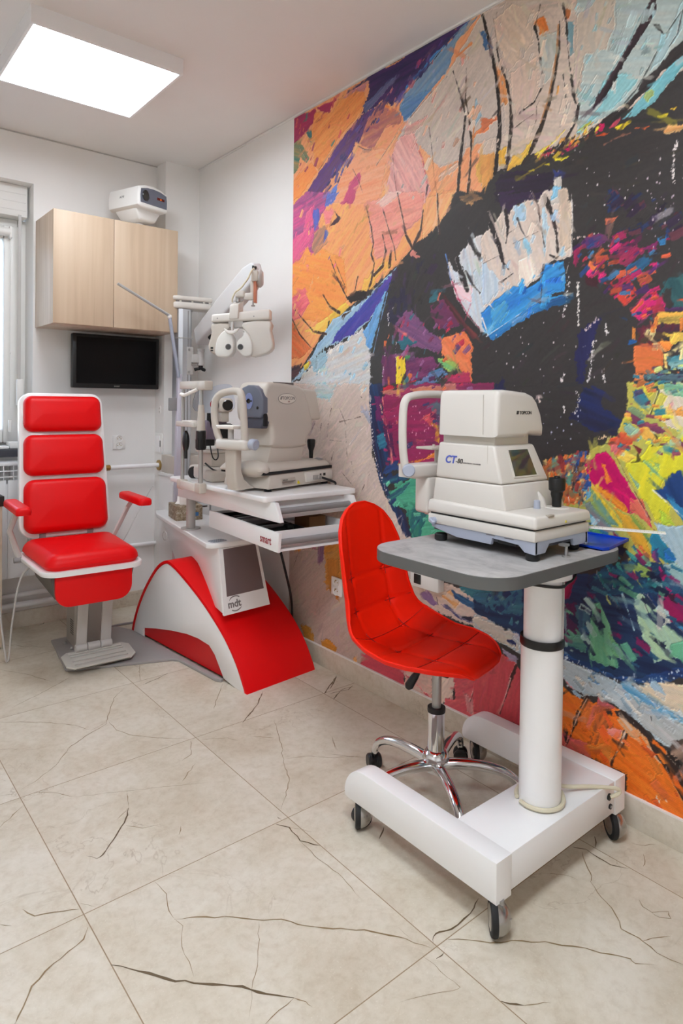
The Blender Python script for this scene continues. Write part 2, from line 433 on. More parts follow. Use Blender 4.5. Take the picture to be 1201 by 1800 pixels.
# window: shutter casing, frame, sash, panes, belt
win = struct(bpy.data.objects.new('window_1', None)); COL.objects.link(win)
f = MB(); Y0, Y1 = 4.035, 4.10
f.box(WX1-.045, WX1, Y0, Y1, WZ0, 2.25, .004); f.box(WX0, WX0+.045, Y0, Y1, WZ0, 2.25, .004)
f.box(WX0+.046, .179, Y0, Y1, 2.201, 2.249, .004); f.box(.241, WX1-.046, Y0, Y1, 2.201, 2.249, .004); f.box(WX0+.046, .179, Y0, Y1, WZ0+.001, WZ0+.05, .004); f.box(.241, WX1-.046, Y0, Y1, WZ0+.001, WZ0+.05, .004)
f.box(.18, .24, Y0, Y1, WZ0, 2.25, .004); f.done('window_frame', WPLAS, win)
f = MB()
for a, b in ((.235, .945), (WX0+.04, .185)):
    f.box(a, a+.08, Y0-.03, Y1-.02, 1.0, 2.205, .008); f.box(b-.08, b, Y0-.03, Y1-.02, 1.0, 2.205, .008)
    f.box(a+.081, b-.081, Y0-.028, Y1-.022, 1.001, 1.075, .006); f.box(a+.081, b-.081, Y0-.028, Y1-.022, 2.13, 2.204, .006)
f.done('window_sash', WPLAS, win)
GL = mat('window_glass', (250, 252, 255), .02, trans=1., spec=.5)
MB().box(WX0+.1, WX1-.1, Y0+.015, Y0+.02, 1.06, 2.14).done('window_pane', GL, win)
f = MB(); f.box(WX0, WX1-.012, 3.955, 4.10, 2.251, WZ1-.001, .004)
for k in range(3): f.box(WX0, WX1-.02, 3.952, 3.96, 2.285+k*.045, 2.287+k*.045)
f.done('roller_shutter_casing', WPLAS, win)
# blind head and side cord on the sash
b = MB(); b.cyl((WX0+.1, 3.985, 2.165), (.892, 3.985, 2.165), .024); b.box(.885, .90, 3.965, 4.01, 2.13, 2.195, .004); b.done('blind_cassette', WPLAS, win)
b = MB(); b.tube([(.893, 3.975, 2.14), (.893, 3.976, 1.2)], .0022, 6); b.sphere((.893, 3.975, 1.5), .004); b.box(.884, .902, 3.966, 3.985, 1.06, 1.13, .005); b.done('blind_chain', WPLAS, win)
b = MB(); b.box(.925, .94, 3.948, 3.951, 1.33, 2.26); b.done('shutter_belt', LGREY, win)
MB().box(.917, .953, 3.93, 3.957, 1.21, 1.355, .006).done('belt_winder', WPLAS, win)
struct(MB().box(WX0-.03, WX1-.005, YB-.05, 4.07, WZ0-.03, WZ0+.012, .004).done('window_sill', mat('dark_window_sill', (62, 62, 68), .4)))
MURAL = [
(0,(-20,0,2200,0,2200,2720,-20,2720),(60,56,55),(62,58,57),4,None),
(0,(-99,2700,348,2678,608,2678,971,2663,1211,2682,1224,1988,-91,2290),(243,159,114),(250,180,127),6,None),
(0,(-122,2344,1067,2058,1035,1978,843,1878,748,1819,584,1742,529,1705,306,1637,166,1489,72,1411,-103,1365),(250,159,114),(252,182,110),6,None),
(0,(1178,2685,1316,2681,1936,2391,1940,2189,1753,2137,1592,2097,1408,2096,1271,2082,1190,2043),(209,190,174),(218,197,180),6,None),
(0,(2,2672,348,2655,299,2634,288,2599,183,2665,158,2601,91,2574,35,2550,-50,2483,-54,2677),(186,53,97),(159,59,101),6,None),
(0,(-51,2534,49,2554,92,2493,135,2432,107,2423,51,2472,38,2401,-48,2382),(78,131,118),(190,148,95),6,None),
(0,(105,2570,172,2565,173,2501,133,2521),(74,116,116),0,6,None),
(0,(360,2643,534,2627,546,2587,514,2525,364,2468,216,2355,176,2389,146,2557,171,2645,312,2598),(241,146,82),(248,167,97),6,None),
(0,(-47,2348,148,2412,203,2350,55,2266,-46,2255),(243,148,84),0,6,None),
(0,(514,2525,611,2528,654,2486,505,2396,482,2417,402,2328,306,2292,218,2228,56,2233,216,2347,364,2452,480,2506),(114,78,110),(97,65,135),9,None),
(0,(348,2647,477,2662,587,2672,790,2671,971,2669,1135,2674,1056,2647,885,2581,783,2525,715,2493,653,2542,611,2528,514,2525,557,2583,566,2659,431,2649),(50,48,86),(84,55,110),8,None),
(0,(360,2643,431,2649,555,2655,534,2612,477,2647,397,2631),(201,127,137),(212,148,148),6,None),
(0,(524,2558,652,2599,742,2621,733,2597,611,2543,547,2521),(74,84,127),(116,116,148),6,None),
(0,(946,2615,1056,2647,1104,2663,1023,2635,885,2574,783,2525,792,2548),(61,125,190),(95,148,201),6,None),
(0,(783,2518,998,2627,1135,2662,1181,2672,1056,2615,1025,2527,923,2475,795,2399,755,2466),(159,175,186),(106,146,188),6,None),
(0,(755,2466,793,2501,940,2482,832,2427,785,2402),(72,120,178),(116,153,190),6,None),
(0,(856,2625,884,2634,875,2604,848,2595),(148,63,106),0,6,None),
(0,(569,2499,633,2521,715,2486,775,2432,766,2394,677,2345,539,2357,505,2403),(218,144,112),(173,101,110),6,None),
(0,(632,2535,695,2500,715,2472,654,2514),(239,137,74),0,2,None),
(0,(676,2423,785,2402,718,2347,698,2325,573,2282,483,2358,594,2348),(252,169,120),(243,159,116),6,None),
(0,(1181,2672,1283,2661,1292,2206,1112,2199,1097,2167,981,2167,891,2263,834,2319,738,2341,795,2399,932,2472,1025,2521),(215,198,183),(207,190,178),6,None),
(0,(738,2341,843,2370,853,2307,911,2159,939,2087,913,2041,662,2097,700,2214,719,2292),(226,150,144),(243,186,175),6,None),
(0,(368,2277,505,2389,594,2348,698,2318,660,2189,662,2097,283,2182),(252,159,112),(250,178,137),6,None),
(0,(507,2271,439,2244,405,2184,370,2162,464,2141,519,2253),(220,86,129),0,6,None),
(0,(307,2238,356,2257,345,2206,270,2185),(97,129,203),0,6,None),
(0,(795,2385,889,2382,915,2387,889,2356,815,2332,786,2361),(235,159,148),(217,196,182),14,None),
(0,(1158,2253,1219,2264,1220,2240,1151,2231),(235,137,84),0,6,None),
(0,(982,2134,1073,2161,1082,2140,982,2109),(239,161,116),(222,190,169),6,None),
(0,(1156,2375,1172,2339,1188,2298,1158,2271),(148,174,186),0,6,None),
(0,(1175,2603,1205,2602,1236,2524,1199,2527),(74,116,161),0,6,None),
(0,(1089,2571,1144,2597,1129,2573,1057,2565),(228,150,97),0,10,None),
(0,(1161,2125,1250,2148,1252,2041,1170,2056),(237,182,97),0,6,None),
(0,(1147,2013,1252,2041,1254,1959),(60,56,55),0,6,None),
(1,(1046,2513,1084,2412,1110,2329,1103,2264,1089,2175,1076,2022),(55,48,46),2.7,4,17.3),
(1,(1111,2507,1109,2385,1126,2318,1140,2222,1137,2131,1124,2011),(74,59,50),2.0,5,13.3),
(1,(1145,2342,1150,2274,1148,2189),(226,148,89),10.7,4,3.3),
(1,(925,2338,940,2262,945,2222),(63,53,48),3.3,2,3.3),
(1,(945,2222,955,2141,975,2053),(201,127,84),3.3,2,2.7),
(1,(719,2292,731,2199,752,2097),(159,95,89),2.7,2,5.3),
(1,(853,2300,892,2223,921,2117,917,2079),(216,110,114),5.3,3,10.7),
(1,(921,2111,913,2074),(95,74,74),10.7,4,6.7),
(1,(514,2525,423,2480,291,2412,203,2358),(127,74,53),2.0,2,2.0),
(1,(785,2402,698,2332,616,2271),(127,95,84),2.0,2,2.0),
(1,(461,2298,497,2244,531,2177),(127,74,63),2.7,2,2.0),
(1,(494,2392,539,2364,583,2348),(116,74,74),5.3,2,2.0),
(1,(77,2587,146,2517,167,2499),(212,190,137),2.7,2,2.0),
(1,(50,2513,121,2428),(63,95,89),3.3,2,2.7),
(1,(783,2518,912,2577,1006,2630,1096,2661),(31,42,63),2.7,2,2.0),
(1,(795,2399,932,2472,1017,2505),(74,84,100),2.7,2,2.0),
(0,(1560,2561,1936,2391,1938,2262,1849,2224,1752,2162,1568,2109,1587,2324),(180,199,197),(195,199,190),6,None),
(0,(1561,2503,1595,2498,1634,2527,1694,2499,1691,2400,1665,2345,1598,2356,1566,2248,1554,2252),(216,199,180),(201,186,169),6,None),
(0,(1672,2271,1725,2256,1771,2214,1701,2160,1641,2149,1574,2102,1568,2120,1619,2156,1657,2185,1645,2219),(142,199,203),(159,207,209),6,None),
(0,(1316,2646,1418,2578,1399,2530,1400,2474,1300,2411,1255,2533,1231,2626),(218,195,175),(226,201,178),6,None),
(0,(1307,2408,1421,2426,1436,2316,1404,2271,1338,2254,1316,2313),(226,201,180),(218,190,173),6,None),
(0,(1426,2485,1495,2478,1491,2399,1467,2326,1448,2322,1434,2421),(186,195,188),(201,197,186),6,None),
(0,(1531,2489,1555,2484,1557,2378,1540,2374,1526,2438),(139,178,188),0,6,None),
(0,(1412,2547,1444,2549,1464,2491,1426,2488),(216,118,55),(233,137,69),6,None),
(0,(1519,2527,1542,2532,1534,2499,1525,2497),(217,127,74),0,6,None),
(0,(1249,2436,1271,2433,1300,2387,1302,2294,1273,2316),(218,137,80),(228,159,101),6,None),
(0,(1186,2285,1281,2272,1238,2257,1186,2237),(239,137,95),0,6,None),
(0,(1493,2295,1508,2300,1506,2263,1493,2268),(226,159,84),0,6,None),
(0,(1892,2402,1910,2347,1884,2294,1848,2257,1806,2230,1829,2279,1870,2347),(173,199,201),(186,207,207),6,None),
(0,(1806,2446,1821,2440,1813,2377,1769,2337,1724,2281,1694,2233,1657,2195,1624,2175,1635,2203,1677,2254,1739,2335,1778,2387),(42,38,38),(74,55,63),6,None),
(0,(1803,2366,1827,2351,1842,2316,1823,2339),(46,42,42),0,3,None),
(0,(1939,2216,1864,2180,1827,2136,1783,2113,1753,2103,1702,2099,1648,2101,1592,2087,1521,2081,1408,2079,1341,2069,1292,2076,1242,2072,1191,2025,1192,1970,1947,1803),(60,56,55),(63,59,58),6,None),
(0,(1938,2294,1862,2266,1830,2231,1801,2213,1781,2215,1762,2178,1722,2153,1680,2142,1620,2115,1568,2093,1648,2101,1717,2124,1763,2154,1782,2166,1802,2174,1839,2213,1939,2244),(46,42,42),(63,57,57),6,None),
(0,(1939,2239,1896,2206,1850,2166,1817,2135,1763,2109,1722,2113,1768,2157,1807,2177,1840,2208,1895,2234),(131,195,201),(116,180,192),6,None),
(0,(1777,2163,1807,2172,1817,2154,1798,2142),(182,203,129),0,6,None),
(1,(1888,2362,1842,2311,1801,2242,1762,2188,1727,2161),(95,101,99),2.7,2,6.7),
(1,(1893,2365,1880,2305,1857,2277),(74,74,76),2.7,2,4.0),
(1,(1792,2424,1768,2396,1734,2332,1677,2264,1645,2219),(127,169,173),2.7,2,2.0),
(1,(1501,2503,1500,2411,1486,2336,1469,2260,1438,2182,1407,2125,1368,2085),(63,53,46),6.7,4,24.1),
(1,(1496,2494,1493,2414,1480,2338,1462,2262,1435,2194),(182,131,91),8.0,2,6.0),
(1,(1182,2665,1210,2576,1234,2483,1250,2418,1262,2319,1268,2235,1262,2155,1249,2076),(48,42,40),9.4,4,20.1),
(1,(1244,2538,1263,2460,1293,2390,1312,2302,1317,2220,1306,2113,1296,2081),(63,53,48),6.7,4,16.0),
(1,(1512,2557,1526,2481,1533,2398,1547,2302,1560,2228,1572,2198),(63,57,53),8.0,7,4.0),
(1,(1575,2207,1567,2163,1544,2127,1515,2093,1491,2073),(57,48,46),10.7,3,16.0),
(1,(1427,2595,1418,2561,1406,2527,1420,2482,1427,2424,1438,2364,1439,2314,1411,2274,1351,2255),(57,50,46),3.3,5,6.7),
(1,(1406,2527,1420,2477),(48,44,42),14.7,6,8.0),
(1,(1405,2232,1365,2222,1332,2210),(95,80,72),3.3,2,2.0),
(1,(1418,2255,1418,2210,1400,2172),(116,97,84),2.7,2,3.3),
(1,(1517,2324,1527,2261,1531,2196),(84,80,74),4.0,5,5.3),
(1,(1670,2338,1696,2403,1692,2475),(159,150,139),2.0,2,2.0),
(1,(1300,2411,1270,2475,1247,2548,1231,2632),(148,127,111),2.0,2,2.0),
(1,(1566,2248,1587,2324,1598,2356),(159,144,131),2.7,4,2.7),
(0,(1188,2152,1248,2153,1242,2066,1213,2044,1191,2025),(239,171,97),0,6,None),
(0,(1262,2149,1298,2150,1292,2094,1270,2094),(224,171,67),0,6,None),
(0,(1306,2084,1326,2113,1367,2113,1380,2138,1407,2147,1388,2102,1355,2077,1306,2073),(237,171,76),(239,197,84),6,None),
(0,(1414,2095,1490,2117,1532,2147,1526,2138,1472,2100,1427,2085),(235,203,67),0,6,None),
(0,(1568,2125,1625,2144,1614,2132,1585,2120),(218,214,57),0,4,None),
(0,(1485,2064,1546,2052,1516,2044,1491,2051),(226,201,53),0,4,None),
(0,(1454,2050,1472,2052,1473,2040),(226,201,53),0,3,None),
(0,(1293,2035,1335,2031,1314,2013),(218,199,59),0,3,None),
(0,(1389,2045,1415,2047,1415,2038),(218,199,59),0,3,None),
(0,(1647,2127,1664,2121,1662,2096,1642,2105),(195,33,89),0,4,None),
(0,(1527,2079,1574,2086,1575,2076,1539,2070),(207,33,99),0,5,None),
(0,(1545,2100,1568,2120,1563,2095,1551,2088),(239,148,63),0,5,None),
(0,(1680,2101,1717,2129,1717,2114,1696,2096),(201,76,97),0,5,None),
(0,(1696,2096,1748,2107,1748,2094,1718,2084),(226,195,46),0,5,None),
(0,(1637,2089,1681,2088,1675,2080),(217,89,46),0,5,None),
(0,(1759,2076,1804,2067,1789,2062),(237,110,57),0,4,None),
(0,(1828,2088,1856,2086,1851,2078,1833,2080),(235,207,53),0,3,None),
(0,(1865,2097,1881,2097,1874,2090),(235,190,53),0,3,None),
(0,(1847,2039,1861,2049,1925,2041,1889,2026,1852,2033),(228,161,97),(201,180,137),5,None),
(0,(1665,2055,1718,2069,1749,2065,1697,2060),(127,89,74),0,5,None),
(0,(1271,2064,1486,2014,1474,1957,1378,1935,1244,1965),(57,44,67),(48,44,48),14,None),
(0,(1485,2031,1517,2006,1492,1996),(53,63,116),0,8,None),
(2,(1883,2000,1877,1969,1875,1932,1876,1880),(233,222,217),60,5,0),
(0,(-116,2043,249,1980,411,1900,438,1708,230,1628,67,1659,-111,1777),(252,169,89),(252,152,89),6,None),
(0,(-119,2198,110,2280,307,2233,283,2184,207,2106,235,2006,184,1960,143,1974,115,2028,-116,2018),(159,95,139),(224,97,150),6,None),
(0,(112,2182,179,2208,181,2096,156,2037,61,1955,-114,1915,-116,2035,86,2090),(237,97,150),(228,116,148),6,None),
(0,(153,2182,219,2175,220,2120,182,2080),(106,116,203),0,6,None),
(0,(282,2231,369,2218,321,2176,258,2174),(101,116,190),0,6,None),
(0,(182,2064,266,2087,287,1997,184,1960,157,1988),(159,127,116),(243,159,116),6,None),
(0,(245,2154,334,2142,297,2088,266,2087),(241,137,137),0,6,None),
(0,(334,2135,383,2094,359,2076,298,2073,328,2094,353,2104),(82,57,69),0,3,None),
(0,(266,2071,298,2042,248,1996),(97,108,174),0,5,None),
(0,(566,2121,742,2130,912,2089,896,1987,804,1952,747,1888,624,1866,579,1981),(241,148,133),(245,169,148),6,None),
(0,(619,2109,702,2139,781,2120,662,2078),(237,190,178),0,6,None),
(0,(913,2069,1059,2054,1027,1979,925,1910,898,1901),(252,169,116),(252,182,127),6,None),
(0,(550,1790,604,1812,687,1856,728,1822,667,1810,584,1742,529,1735),(252,203,97),(252,180,95),6,None),
(0,(306,1653,426,1709,450,1684,380,1646,307,1614),(252,203,89),0,6,None),
(0,(110,1598,230,1628,306,1653,282,1585,191,1576),(245,192,97),0,6,None),
(0,(-5,1665,68,1584,179,1512,71,1461,-105,1468,-109,1674),(239,118,65),(233,137,84),6,None),
(0,(-111,1743,106,1810,148,1732,67,1659,-109,1657),(237,97,129),(243,137,127),6,None),
(0,(748,1812,719,1753,690,1715,608,1625,532,1573,430,1536,321,1512,258,1500,154,1425,73,1362,16,1355,167,1473,331,1635,530,1691),(154,190,218),(180,207,220),9,None),
(0,(73,1362,309,1505,441,1535,543,1587,600,1467,598,1265,-101,1262,-28,1339),(220,207,197),(205,212,216),10,None),
(0,(748,1805,700,1721,586,1612,464,1549,321,1520,357,1571,530,1676,627,1737),(63,76,163),(101,76,161),8,None),
(0,(608,1625,689,1722,671,1633,620,1538,600,1467,543,1558),(89,152,216),(137,186,224),8,None),
(0,(154,1457,284,1507,298,1436,209,1375),(167,201,216),0,16,None),
(0,(99,1427,154,1449,141,1417,114,1402),(226,201,74),0,4,None),
(0,(-104,1417,85,1436,58,1379,-103,1340),(65,46,57),(127,84,74),6,None),
(0,(1067,2052,1245,2010,1255,1493,1166,1451,1169,1274,598,1273,600,1467,650,1607,699,1728,758,1817,843,1871,986,1930),(60,56,55),(63,59,58),8,None),
(1,(555,2109,589,2015,607,1940,592,1893,614,1853,594,1770,573,1737),(78,59,53),5.3,4,10.7),
(1,(662,2078,705,1971,736,1903,747,1846),(78,59,53),3.3,4,6.0),
(1,(752,2120,783,2018,804,1939,843,1878),(78,59,53),5.3,4,14.7),
(1,(900,2020,888,1943,852,1890),(78,59,53),9.3,4,17.3),
(1,(974,2068,980,1983,990,1910),(78,59,53),6.7,4,12.0),
(1,(664,1965,686,1891,667,1831,615,1803),(78,59,53),5.3,4,17.3),
(1,(300,1933,364,1815,438,1716),(78,59,53),4.0,4,9.3),
(1,(338,1911,376,1844,413,1786),(78,59,53),2.7,4,2.7),
(1,(253,1760,305,1699,379,1661),(78,59,53),6.7,4,14.7),
(1,(23,1712,178,1593,282,1569),(78,59,53),4.7,4,12.0),
(1,(-5,1673,68,1584,166,1513),(78,59,53),8.0,4,6.7),
(1,(505,1811,484,1740),(78,59,53),5.3,4,8.0),
(1,(717,1886,708,1825),(78,59,53),12.0,4,18.7),
(1,(404,1644,462,1661),(78,59,53),13.3,4,4.0),
(0,(426,1724,495,1746,584,1735,552,1703,462,1691),(53,46,44),0,9,None),
(0,(843,1871,899,1835,863,1828,834,1853),(201,127,116),0,10,None),
(0,(1076,2031,1147,2033,1194,1998,1132,1994,1100,2013),(212,159,106),(63,53,48),14,None),
(0,(710,1685,828,1685,867,1614,753,1570,692,1603),(50,46,65),0,14,None),
(0,(762,1583,829,1638,886,1586,959,1527,1045,1483,995,1447,869,1474,774,1500),(114,76,118),(142,89,129),10,None),
(0,(948,1632,1016,1651,1084,1580,1101,1542,993,1537,948,1600),(129,59,93),(110,55,89),6,None),
(0,(938,1679,981,1693,991,1653,939,1646),(65,118,129),0,5,None),
(0,(990,1679,1007,1684,982,1648),(212,116,95),0,4,None),
(0,(1011,1504,1118,1522,1166,1457,1151,1415,1161,1329,1104,1380,1029,1420,1003,1447),(235,120,74),(239,137,89),6,None),
(0,(792,1539,821,1537,812,1518),(226,116,116),0,4,None),
(0,(764,1500,812,1518,869,1494,794,1464),(53,116,132),0,10,None),
(0,(674,1449,765,1452,757,1328,676,1336),(101,48,86),(116,55,93),6,None),
(0,(814,1429,969,1436,996,1396,908,1346,815,1341),(101,48,91),(131,63,106),6,None),
(0,(755,1446,804,1443,815,1388,796,1328,757,1328),(239,201,55),0,5,None),
(0,(794,1451,842,1442,823,1422),(84,159,95),0,6,None),
(0,(995,1434,1046,1413,1104,1386,1064,1368,978,1409),(203,203,78),(95,180,127),8,None),
(0,(890,1340,996,1383,1047,1362,927,1313,816,1321),(76,139,182),(116,116,159),10,None),
(0,(997,1351,1144,1372,1153,1329,1040,1324),(203,55,89),(169,53,95),8,None),
(0,(677,1315,872,1340,797,1321,677,1294),(203,44,67),0,6,None),
(0,(758,1307,997,1325,1161,1323,1169,1286,817,1273),(218,129,101),(159,97,142),8,None),
(0,(1016,1670,1042,1648,1125,1552,1180,1505,1165,1488,1093,1555,1025,1637),(139,65,69),(74,48,50),5,None),
(0,(1096,1822,1135,1846,1181,1868,1248,1861,1255,1493,1195,1516,1140,1575,1083,1643,1057,1722,1031,1782,1039,1800,1081,1743,1114,1683,1146,1660,1122,1725,1088,1780),(226,214,209),(201,216,228),8,None),
(0,(1161,1732,1250,1772,1253,1600,1177,1669),(171,203,224),(212,217,222),9,None),
(0,(1057,1715,1154,1684,1155,1629,1083,1643),(235,195,201),0,10,None),
(0,(1194,1582,1253,1618,1255,1493,1210,1533),(61,135,203),(42,116,190),5,None),
(1,(1143,1851,1175,1803,1221,1759),(61,55,55),17.3,7,13.3),
(1,(1080,1793,1114,1708,1130,1675),(55,50,50),17.3,7,20.0),
(1,(1121,1744,1162,1683,1200,1648),(74,67,67),10.7,4,3.3),
(1,(1022,1822,1040,1762,1049,1723),(93,135,203),5.3,4,3.3),
(1,(1057,1715,1091,1642,1140,1575,1203,1515),(186,65,97),4.7,3,3.3),
(2,(751,1653,701,1630,713,1573),(222,217,217),26,6,0),
(2,(689,1463,676,1357),(233,227,227),40,4,0),
(2,(754,1501,756,1376),(222,201,212),20,5,0),
(1,(700,1714,651,1578,616,1466),(127,169,212),4.0,4,2.7),
(0,(1265,2005,1455,1960,1437,1942,1377,1950,1330,1938,1309,1913,1281,1937),(65,44,76),(53,46,63),8,None),
(0,(1194,1865,1245,1891,1281,1931,1316,1912,1330,1938,1410,1948,1430,1927,1455,1965,1536,1946,1555,1883,1559,1797,1558,1728,1534,1721,1491,1728,1460,1710,1442,1674,1390,1647,1349,1658,1199,1593),(228,214,203),(220,199,184),7,None),
(0,(1492,1996,1517,1996,1511,1959,1536,1921,1549,1897,1475,1913,1499,1957),(228,218,207),0,6,None),
(0,(1487,1965,1517,1958,1506,1928,1481,1928),(139,192,218),0,6,None),
(0,(1195,1774,1256,1717,1300,1664,1236,1625,1199,1593),(184,209,228),(212,218,224),8,None),
(0,(1330,1938,1377,1939,1385,1886,1331,1868),(161,203,228),(201,212,218),8,None),
(0,(1373,1832,1407,1780,1401,1759,1380,1785),(161,207,228),0,5,None),
(0,(1449,1933,1477,1840,1459,1744,1445,1846),(182,203,214),0,6,None),
(0,(1505,1953,1542,1945,1558,1861,1557,1754,1528,1743,1512,1789),(203,180,159),(218,197,175),5,None),
(0,(1354,1749,1401,1759,1442,1680,1390,1653,1362,1674),(235,218,203),0,5,None),
(1,(1238,1893,1276,1803,1288,1754,1324,1711),(57,50,50),24.1,6,3.3),
(1,(1298,1933,1310,1872,1304,1815),(57,50,50),16.0,6,5.3),
(1,(1410,1965,1431,1916,1442,1847,1459,1777),(101,86,80),5.3,5,5.3),
(1,(1457,1943,1482,1882,1502,1818,1509,1752),(63,55,53),17.4,6,8.0),
(1,(1348,1894,1366,1850,1383,1824),(95,89,89),9.4,4,2.7),
(1,(1478,1746,1503,1731,1516,1740),(63,55,53),4.0,4,4.0),
(1,(1311,1849,1352,1864),(106,91,82),2.7,2,2.0),
(1,(1332,1810,1432,1832),(127,106,95),2.7,2,2.0),
(1,(1203,1761,1276,1779),(137,118,108),2.0,2,2.0),
(1,(1278,1679,1334,1706),(63,57,57),6.7,4,2.7),
(0,(1199,1581,1335,1660,1390,1644,1442,1669,1454,1711,1534,1721,1536,1618,1456,1611,1450,1590,1231,1500,1200,1532),(48,122,207),(67,159,216),5,None),
(0,(1236,1595,1308,1617,1323,1580,1252,1516),(110,178,203),(63,148,212),10,None),
(0,(1455,1667,1523,1668,1530,1619,1462,1616),(63,159,218),(53,116,212),8,None),
(0,(1231,1500,1456,1606,1542,1607,1537,1586,1411,1555,1253,1474),(40,112,190),(63,148,201),5,None),
(0,(1330,1539,1411,1577,1418,1565,1331,1522),(131,182,214),(63,116,180),4,None),
(0,(1411,1600,1452,1609,1450,1587),(36,38,48),0,3,None),
(0,(1469,1593,1536,1602,1537,1586,1475,1571),(53,63,84),(42,106,180),10,None),
(1,(1203,1562,1231,1500),(239,228,224),6.7,2,5.3),
(1,(1223,1494,1351,1555,1449,1601),(207,218,226),2.7,2,2.0),
(1,(1278,1679,1332,1634),(233,218,207),5.3,2,1.3),
(1,(1236,1607,1258,1584),(233,222,216),4.0,2,1.3),
(1,(1449,1612,1451,1678,1457,1716),(63,63,74),4.0,4,8.0),
(1,(1554,1931,1561,1844,1558,1738,1541,1677),(212,203,197),2.7,4,2.7),
(0,(1580,1475,1659,1516,1627,1419,1607,1273,1590,1273),(42,42,82),0,14,None),
(0,(1257,1289,1292,1360,1306,1348,1300,1272),(42,44,82),0,10,None),
(2,(1583,1644,1587,1554,1588,1501),(239,231,224),70,4,0),
(2,(1641,1455,1636,1393,1626,1325),(239,231,228),60,5,0),
(2,(1678,1499,1684,1462),(239,231,228),20,5,0),
(2,(1553,1664,1543,1591,1535,1537),(239,231,228),36,5,0),
(2,(1673,1361,1679,1299),(239,231,228),30,5,0),
(2,(1563,1785,1609,1782,1654,1784),(222,201,190),24,4,0),
(2,(1609,1483,1653,1521),(212,190,190),20,5,0),
(2,(1547,1364,1529,1327),(233,224,222),16,4,0),
(0,(1679,1912,1716,1903,1722,1836,1680,1840),(40,55,91),0,10,None),
(0,(1669,1827,1717,1827,1691,1797,1675,1805),(218,116,86),0,4,None),
(0,(1675,1805,1707,1819,1692,1772,1676,1744),(103,82,74),0,5,None),
(0,(1569,1752,1587,1755,1576,1688,1561,1706),(161,44,89),0,7,None),
(0,(1580,1777,1654,1784,1687,1773,1676,1744,1621,1738),(65,59,118),(127,53,97),8,None),
(0,(1682,1743,1750,1741,1761,1714,1709,1708),(78,48,99),(53,46,63),9,None),
(0,(1622,1704,1656,1686,1640,1652,1611,1672),(231,122,69),0,3,None),
(0,(1651,1661,1678,1672,1667,1638,1657,1629),(192,44,103),0,4,None),
(0,(1668,1628,1705,1658,1721,1631,1690,1605),(161,48,57),0,5,None),
(0,(1611,1667,1657,1634,1651,1614,1617,1634),(74,42,48),0,8,None),
(0,(1677,1698,1704,1684,1699,1674,1680,1682),(55,118,163),0,6,None),
(0,(1719,1742,1791,1719,1815,1720,1746,1667,1710,1683),(99,48,86),(180,53,86),9,None),
(0,(1746,1672,1801,1688,1816,1676,1762,1625,1732,1629),(48,76,114),(42,116,148),9,None),
(0,(1834,1735,1863,1735,1858,1712,1840,1711),(55,125,178),0,6,None),
(0,(1856,1817,1880,1802,1885,1768,1863,1735,1867,1777),(42,80,139),(48,48,74),10,None),
(0,(1791,1714,1834,1726,1840,1706,1806,1697),(127,42,95),0,8,None),
(0,(1778,1623,1812,1638,1822,1617,1793,1592),(203,101,65),(159,74,59),5,None),
(0,(1721,1611,1757,1621,1783,1583,1764,1561,1738,1544,1712,1582),(220,80,65),(201,63,53),5,None),
(0,(1754,1532,1813,1594,1837,1577,1857,1541,1814,1512,1785,1500),(209,31,118),(218,63,106),5,None),
(0,(1793,1582,1837,1586,1833,1568),(216,55,76),0,5,None),
(0,(1851,1608,1933,1630,1935,1523,1885,1529,1879,1591,1842,1567),(42,78,84),(63,106,106),7,None),
(0,(1894,1551,1930,1556,1930,1542),(203,86,55),0,5,None),
(0,(1843,1528,1930,1538,1931,1515),(78,48,89),0,6,None),
(0,(1834,1519,1930,1517,1931,1492,1844,1480),(237,197,86),(235,169,76),6,None),
(0,(1844,1499,1931,1505,1931,1482,1849,1482),(84,74,53),(237,197,86),8,None),
(0,(1775,1481,1931,1480,1932,1464,1781,1456),(103,44,57),(74,46,63),6,None),
(0,(1776,1456,1900,1461,1845,1442,1776,1436),(78,61,50),0,6,None),
(0,(1863,1455,1932,1459,1932,1436,1882,1434),(228,186,86),0,7,None),
(0,(1845,1439,1887,1434,1878,1411,1860,1403),(239,139,65),0,4,None),
(0,(1771,1427,1845,1437,1860,1393,1856,1355,1827,1341,1778,1347,1770,1387),(226,122,69),(218,112,63),4,None),
(0,(1878,1411,1932,1441,1932,1413,1888,1399),(231,214,150),0,6,None),
(0,(1763,1487,1775,1481,1773,1446,1763,1452),(224,139,65),0,4,None),
(0,(1855,1403,1869,1402,1870,1355,1858,1360),(239,203,118),0,4,None),
(0,(1864,1393,1933,1404,1934,1353,1875,1354),(55,125,142),(182,214,205),8,None),
(0,(1783,1337,1934,1348,1934,1316,1856,1317),(97,139,139),(63,65,89),9,None),
(0,(1798,1313,1852,1326,1848,1274,1789,1273),(188,203,86),0,5,None),
(0,(1768,1323,1783,1318,1779,1273,1761,1283),(224,118,65),0,5,None),
(0,(1880,1316,1934,1325,1935,1274,1876,1274),(203,214,161),0,6,None),
(0,(1756,1447,1776,1441,1751,1433),(42,95,159),0,4,None),
(0,(1809,1512,1834,1510,1824,1496),(42,108,120),0,5,None),
(0,(1723,1520,1754,1512,1744,1503),(42,59,84),0,8,None),
(0,(-103,1343,592,1333,606,1174,619,1031,663,920,706,854,787,795,885,674,888,494,-82,270),(216,197,184),(207,188,178),8,None),
(0,(196,1338,362,1336,314,1251,210,1274),(161,203,209),(201,201,195),14,None),
(0,(539,1209,594,1224,595,1159),(182,182,195),0,12,None),
(1,(425,1169,439,1071,446,1004),(135,116,106),2.7,5,2.0),
(1,(327,1220,303,1142,298,1087),(135,116,106),2.7,5,2.0),
